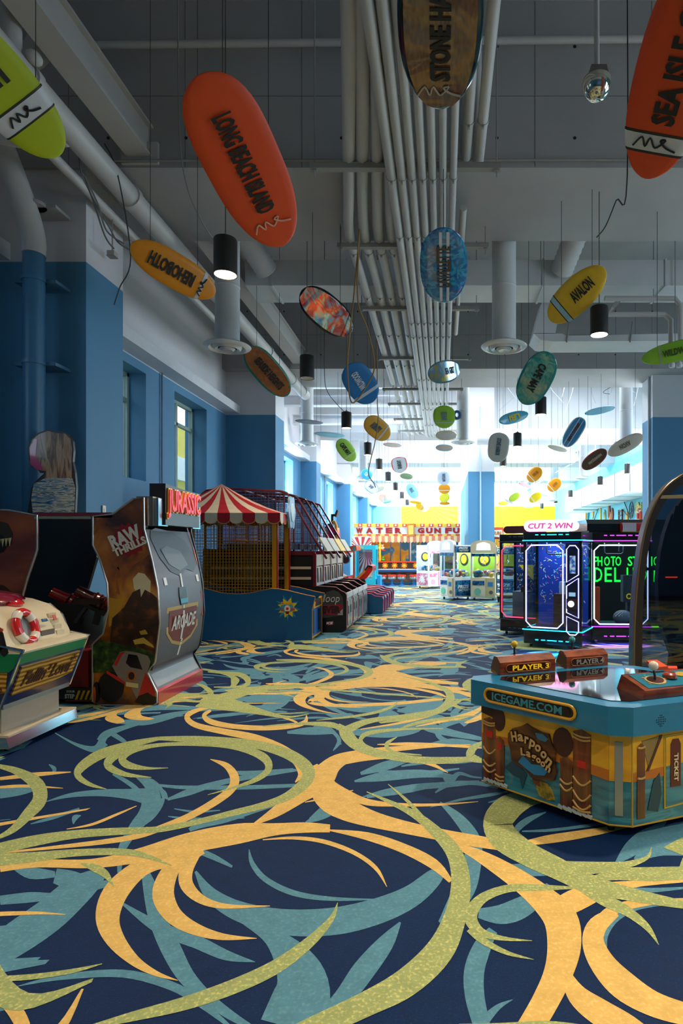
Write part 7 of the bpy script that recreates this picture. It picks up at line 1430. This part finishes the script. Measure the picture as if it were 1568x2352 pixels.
a4, d4, n4 = FR; text('TICKET', M('#d8c8a4', .4), Hh, a4+d4*.285+Vector((0, 0, .36))+n4*.014-HLc, (0, 0, -1), d4, .16, .03, .003, .03)
RR = face(top[3], top[4]); a5, d5, n5 = RR; m = MB(TR(HLc))
for i in range(6):
    for j in range(6):
        if (i-2.5)**2+(j-2.5)**2 < 8.2:
            q_ = a5+d5.normalized()*(.16+.012*i)+Vector((0, 0, .615+.012*j)); m.ball(q_+n5*.0005, .0035, seg=6, rings=4)
m.build('speaker_holes', DARK, Hh)['kind'] = 'stuff'
# control decks for the players: wedge consoles lettered PLAYER 3 / PLAYER 4 and the near joystick deck
CONS = RAMP([(.3, '#4a1d0e'), (.5, '#7a3517'), (.7, '#93481f')], 'NOISE', (4, 4, 12), ns=3, rough=.3, coat=.4, name='console_wood')
def console(o, r, w, dpt, word, lit):
    """back of a player deck seen from behind: raised wedge facing the viewer"""
    o = Vector(o); r = Vector(r).normalized(); f = Vector((r.y, -r.x, 0)); 
    if f.y > 0: f = -f
    Z_ = Vector((0, 0, 1)); g = bpy.data.objects.new('player_deck', None); C.objects.link(g); g.parent = Hh; g.location = o-HLc
    prof = [(0, 0), (0, .085), (-.05, .12), (-.09, .12), (-.10, .10), (-dpt, .03), (-dpt, 0)]
    n_ = len(prof); vs = [r*(s*w/2)+f*p[0]+Z_*p[1] for s in (-1, 1) for p in prof]
    MB().add(vs, [tuple(range(n_))[::-1], tuple(range(n_, 2*n_))]+[(k, (k+1) % n_, n_+(k+1) % n_, n_+k) for k in range(n_)]).build('deck_body', CONS, g)
    pl_ = pill(-w*.40, w*.40, .018, .07); MB().slab([r*u+Z_*z for u, z in pl_], f, .004).build('name_panel', M('#3a160c', .3), g); MB().tube([r*u+Z_*z+f*.004 for u, z in pl_], .003, 5, closed=True).build('panel_border', M('#a8622a', .4), g)
    text(word, M('#e8b81c', .3, emit=.4) if lit else M('#9a9284', .4), g, r*.02+Z_*.044+f*.005, r, Z_, w*.66, .036, .003, .02)
    e_ = -r*(w/2); MB().slab([e_+Z_*.0, e_-f*dpt*.0+Z_*.085, e_-f*.09+Z_*.115, e_-f*dpt+Z_*.03], -r, .004).build('side_plate', M('#4a2a1a', .35), g)
    MB().tube([-f*.2+Z_*.07, -f*.2+Z_*.16], .008, 8).build('joystick_shaft', DARK, g); MB().ball(-f*.2+Z_*.175, .026, seg=14, rings=10).build('joystick_ball', M('#d8b41c' if lit else '#2f8f9c', .25, coat=.6), g, True)
    return g
d_lb = (Bk-L_).normalized()
console(L_+(Bk-L_)*.36+(N_-L_).normalized()*.06+Vector((0, 0, ZT)), d_lb, .44, .14, 'PLAYER 3', True)
console(L_+(Bk-L_)*.76+(N_-L_).normalized()*.03+Vector((0, 0, ZT)), d_lb, .36, .14, 'PLAYER 4', False)
# near joystick deck on the right
g = bpy.data.objects.new('player_deck', None); C.objects.link(g); g.parent = Hh; g.location = Vector((1.34, 3.74, ZT))-HLc
dr_ = (R2-N_).normalized(); di = Vector((-dr_.y, dr_.x, 0)); Z_ = Vector((0, 0, 1))
def gp(u, v, z): return dr_*u+di*v+Z_*z
MB().add([gp(-.22, -.10, 0), gp(.34, -.10, 0), gp(.34, .14, 0), gp(-.22, .14, 0), gp(-.20, -.10, .035), gp(.34, -.10, .035), gp(.34, .12, .09), gp(-.20, .12, .09)], [(0, 3, 2, 1), (4, 5, 6, 7), (0, 1, 5, 4), (1, 2, 6, 5), (2, 3, 7, 6), (3, 0, 4, 7)]).build('deck_body', CONS, g)
sl = lambda u, v, e=0: gp(u, v, .035+(v+.10)*.25+e)
MB().slab([sl(-.16, -.08), sl(.30, -.08), sl(.30, .10), sl(-.16, .10)], (-.1, -.2, 1), .004).build('deck_print', M('#12708a', .35), g)
MB().slab([sl(-.04+.07*math.cos(2*PI*k/18), .0+.055*math.sin(2*PI*k/18), .005) for k in range(18)], Z_, .004).build('joystick_plate', M('#b9a06a', .4), g); MB().slab([sl(-.04+.055*math.cos(2*PI*k/18), .0+.042*math.sin(2*PI*k/18), .009) for k in range(18)], Z_, .004).build('joystick_well', M('#4a1c14', .4), g)
MB().tube([sl(-.04, 0, .01), sl(-.045, .01, .07)], .008, 8).build('joystick_shaft', DARK, g); MB().ball(sl(-.046, .01, .09), .03, seg=16, rings=12).build('joystick_ball', M('#d8cfc0', .15, noise=.25, ns=120, coat=.6), g, True)
MB().lathe([(.045, 0), (.045, .02), (.034, .03), (.03, .032)], sl(.09, .02, .004), 16).build('fire_button', M('#8f3a2a', .3, coat=.6), g, True); MB().slab([sl(.02, .09, .02), sl(.14, .09, .02), sl(.12, .17, .03), sl(.04, .17, .03)], Z_, .02).build('orange_block', M('#c84a12', .4), g)
MB().slab([sl(.2+.05*math.cos(2*PI*k/12), .04+.03*math.sin(2*PI*k/12), .006) for k in range(12)], Z_, .004).build('gold_print', M('#b8982a', .4), g)
rr = random.Random(8)
for k in range(8):
    u, v = rr.uniform(-.15, .28), rr.uniform(-.07, .09); MB().slab([sl(u+.012*math.cos(2*PI*j/8), v+.009*math.sin(2*PI*j/8), .005) for j in range(8)], Z_, .002).build('bubble_print', M('#c9703a' if k % 2 else '#2f9aa8', .4), g)
sk = tag(MB().slab([Vector((0, 0, 0)), Vector((.10, .0, 0)), Vector((.13, .09, 0)), Vector((.03, .09, 0))], (0, 0, 1), .02).build('red_card', M('#d8452c', .4, emit=.2)), 'small red card lying on the far rim of the fishing table', 'card'); sk.location = W(1523, 1541, 4.33); sk.location.z = ZT+.001
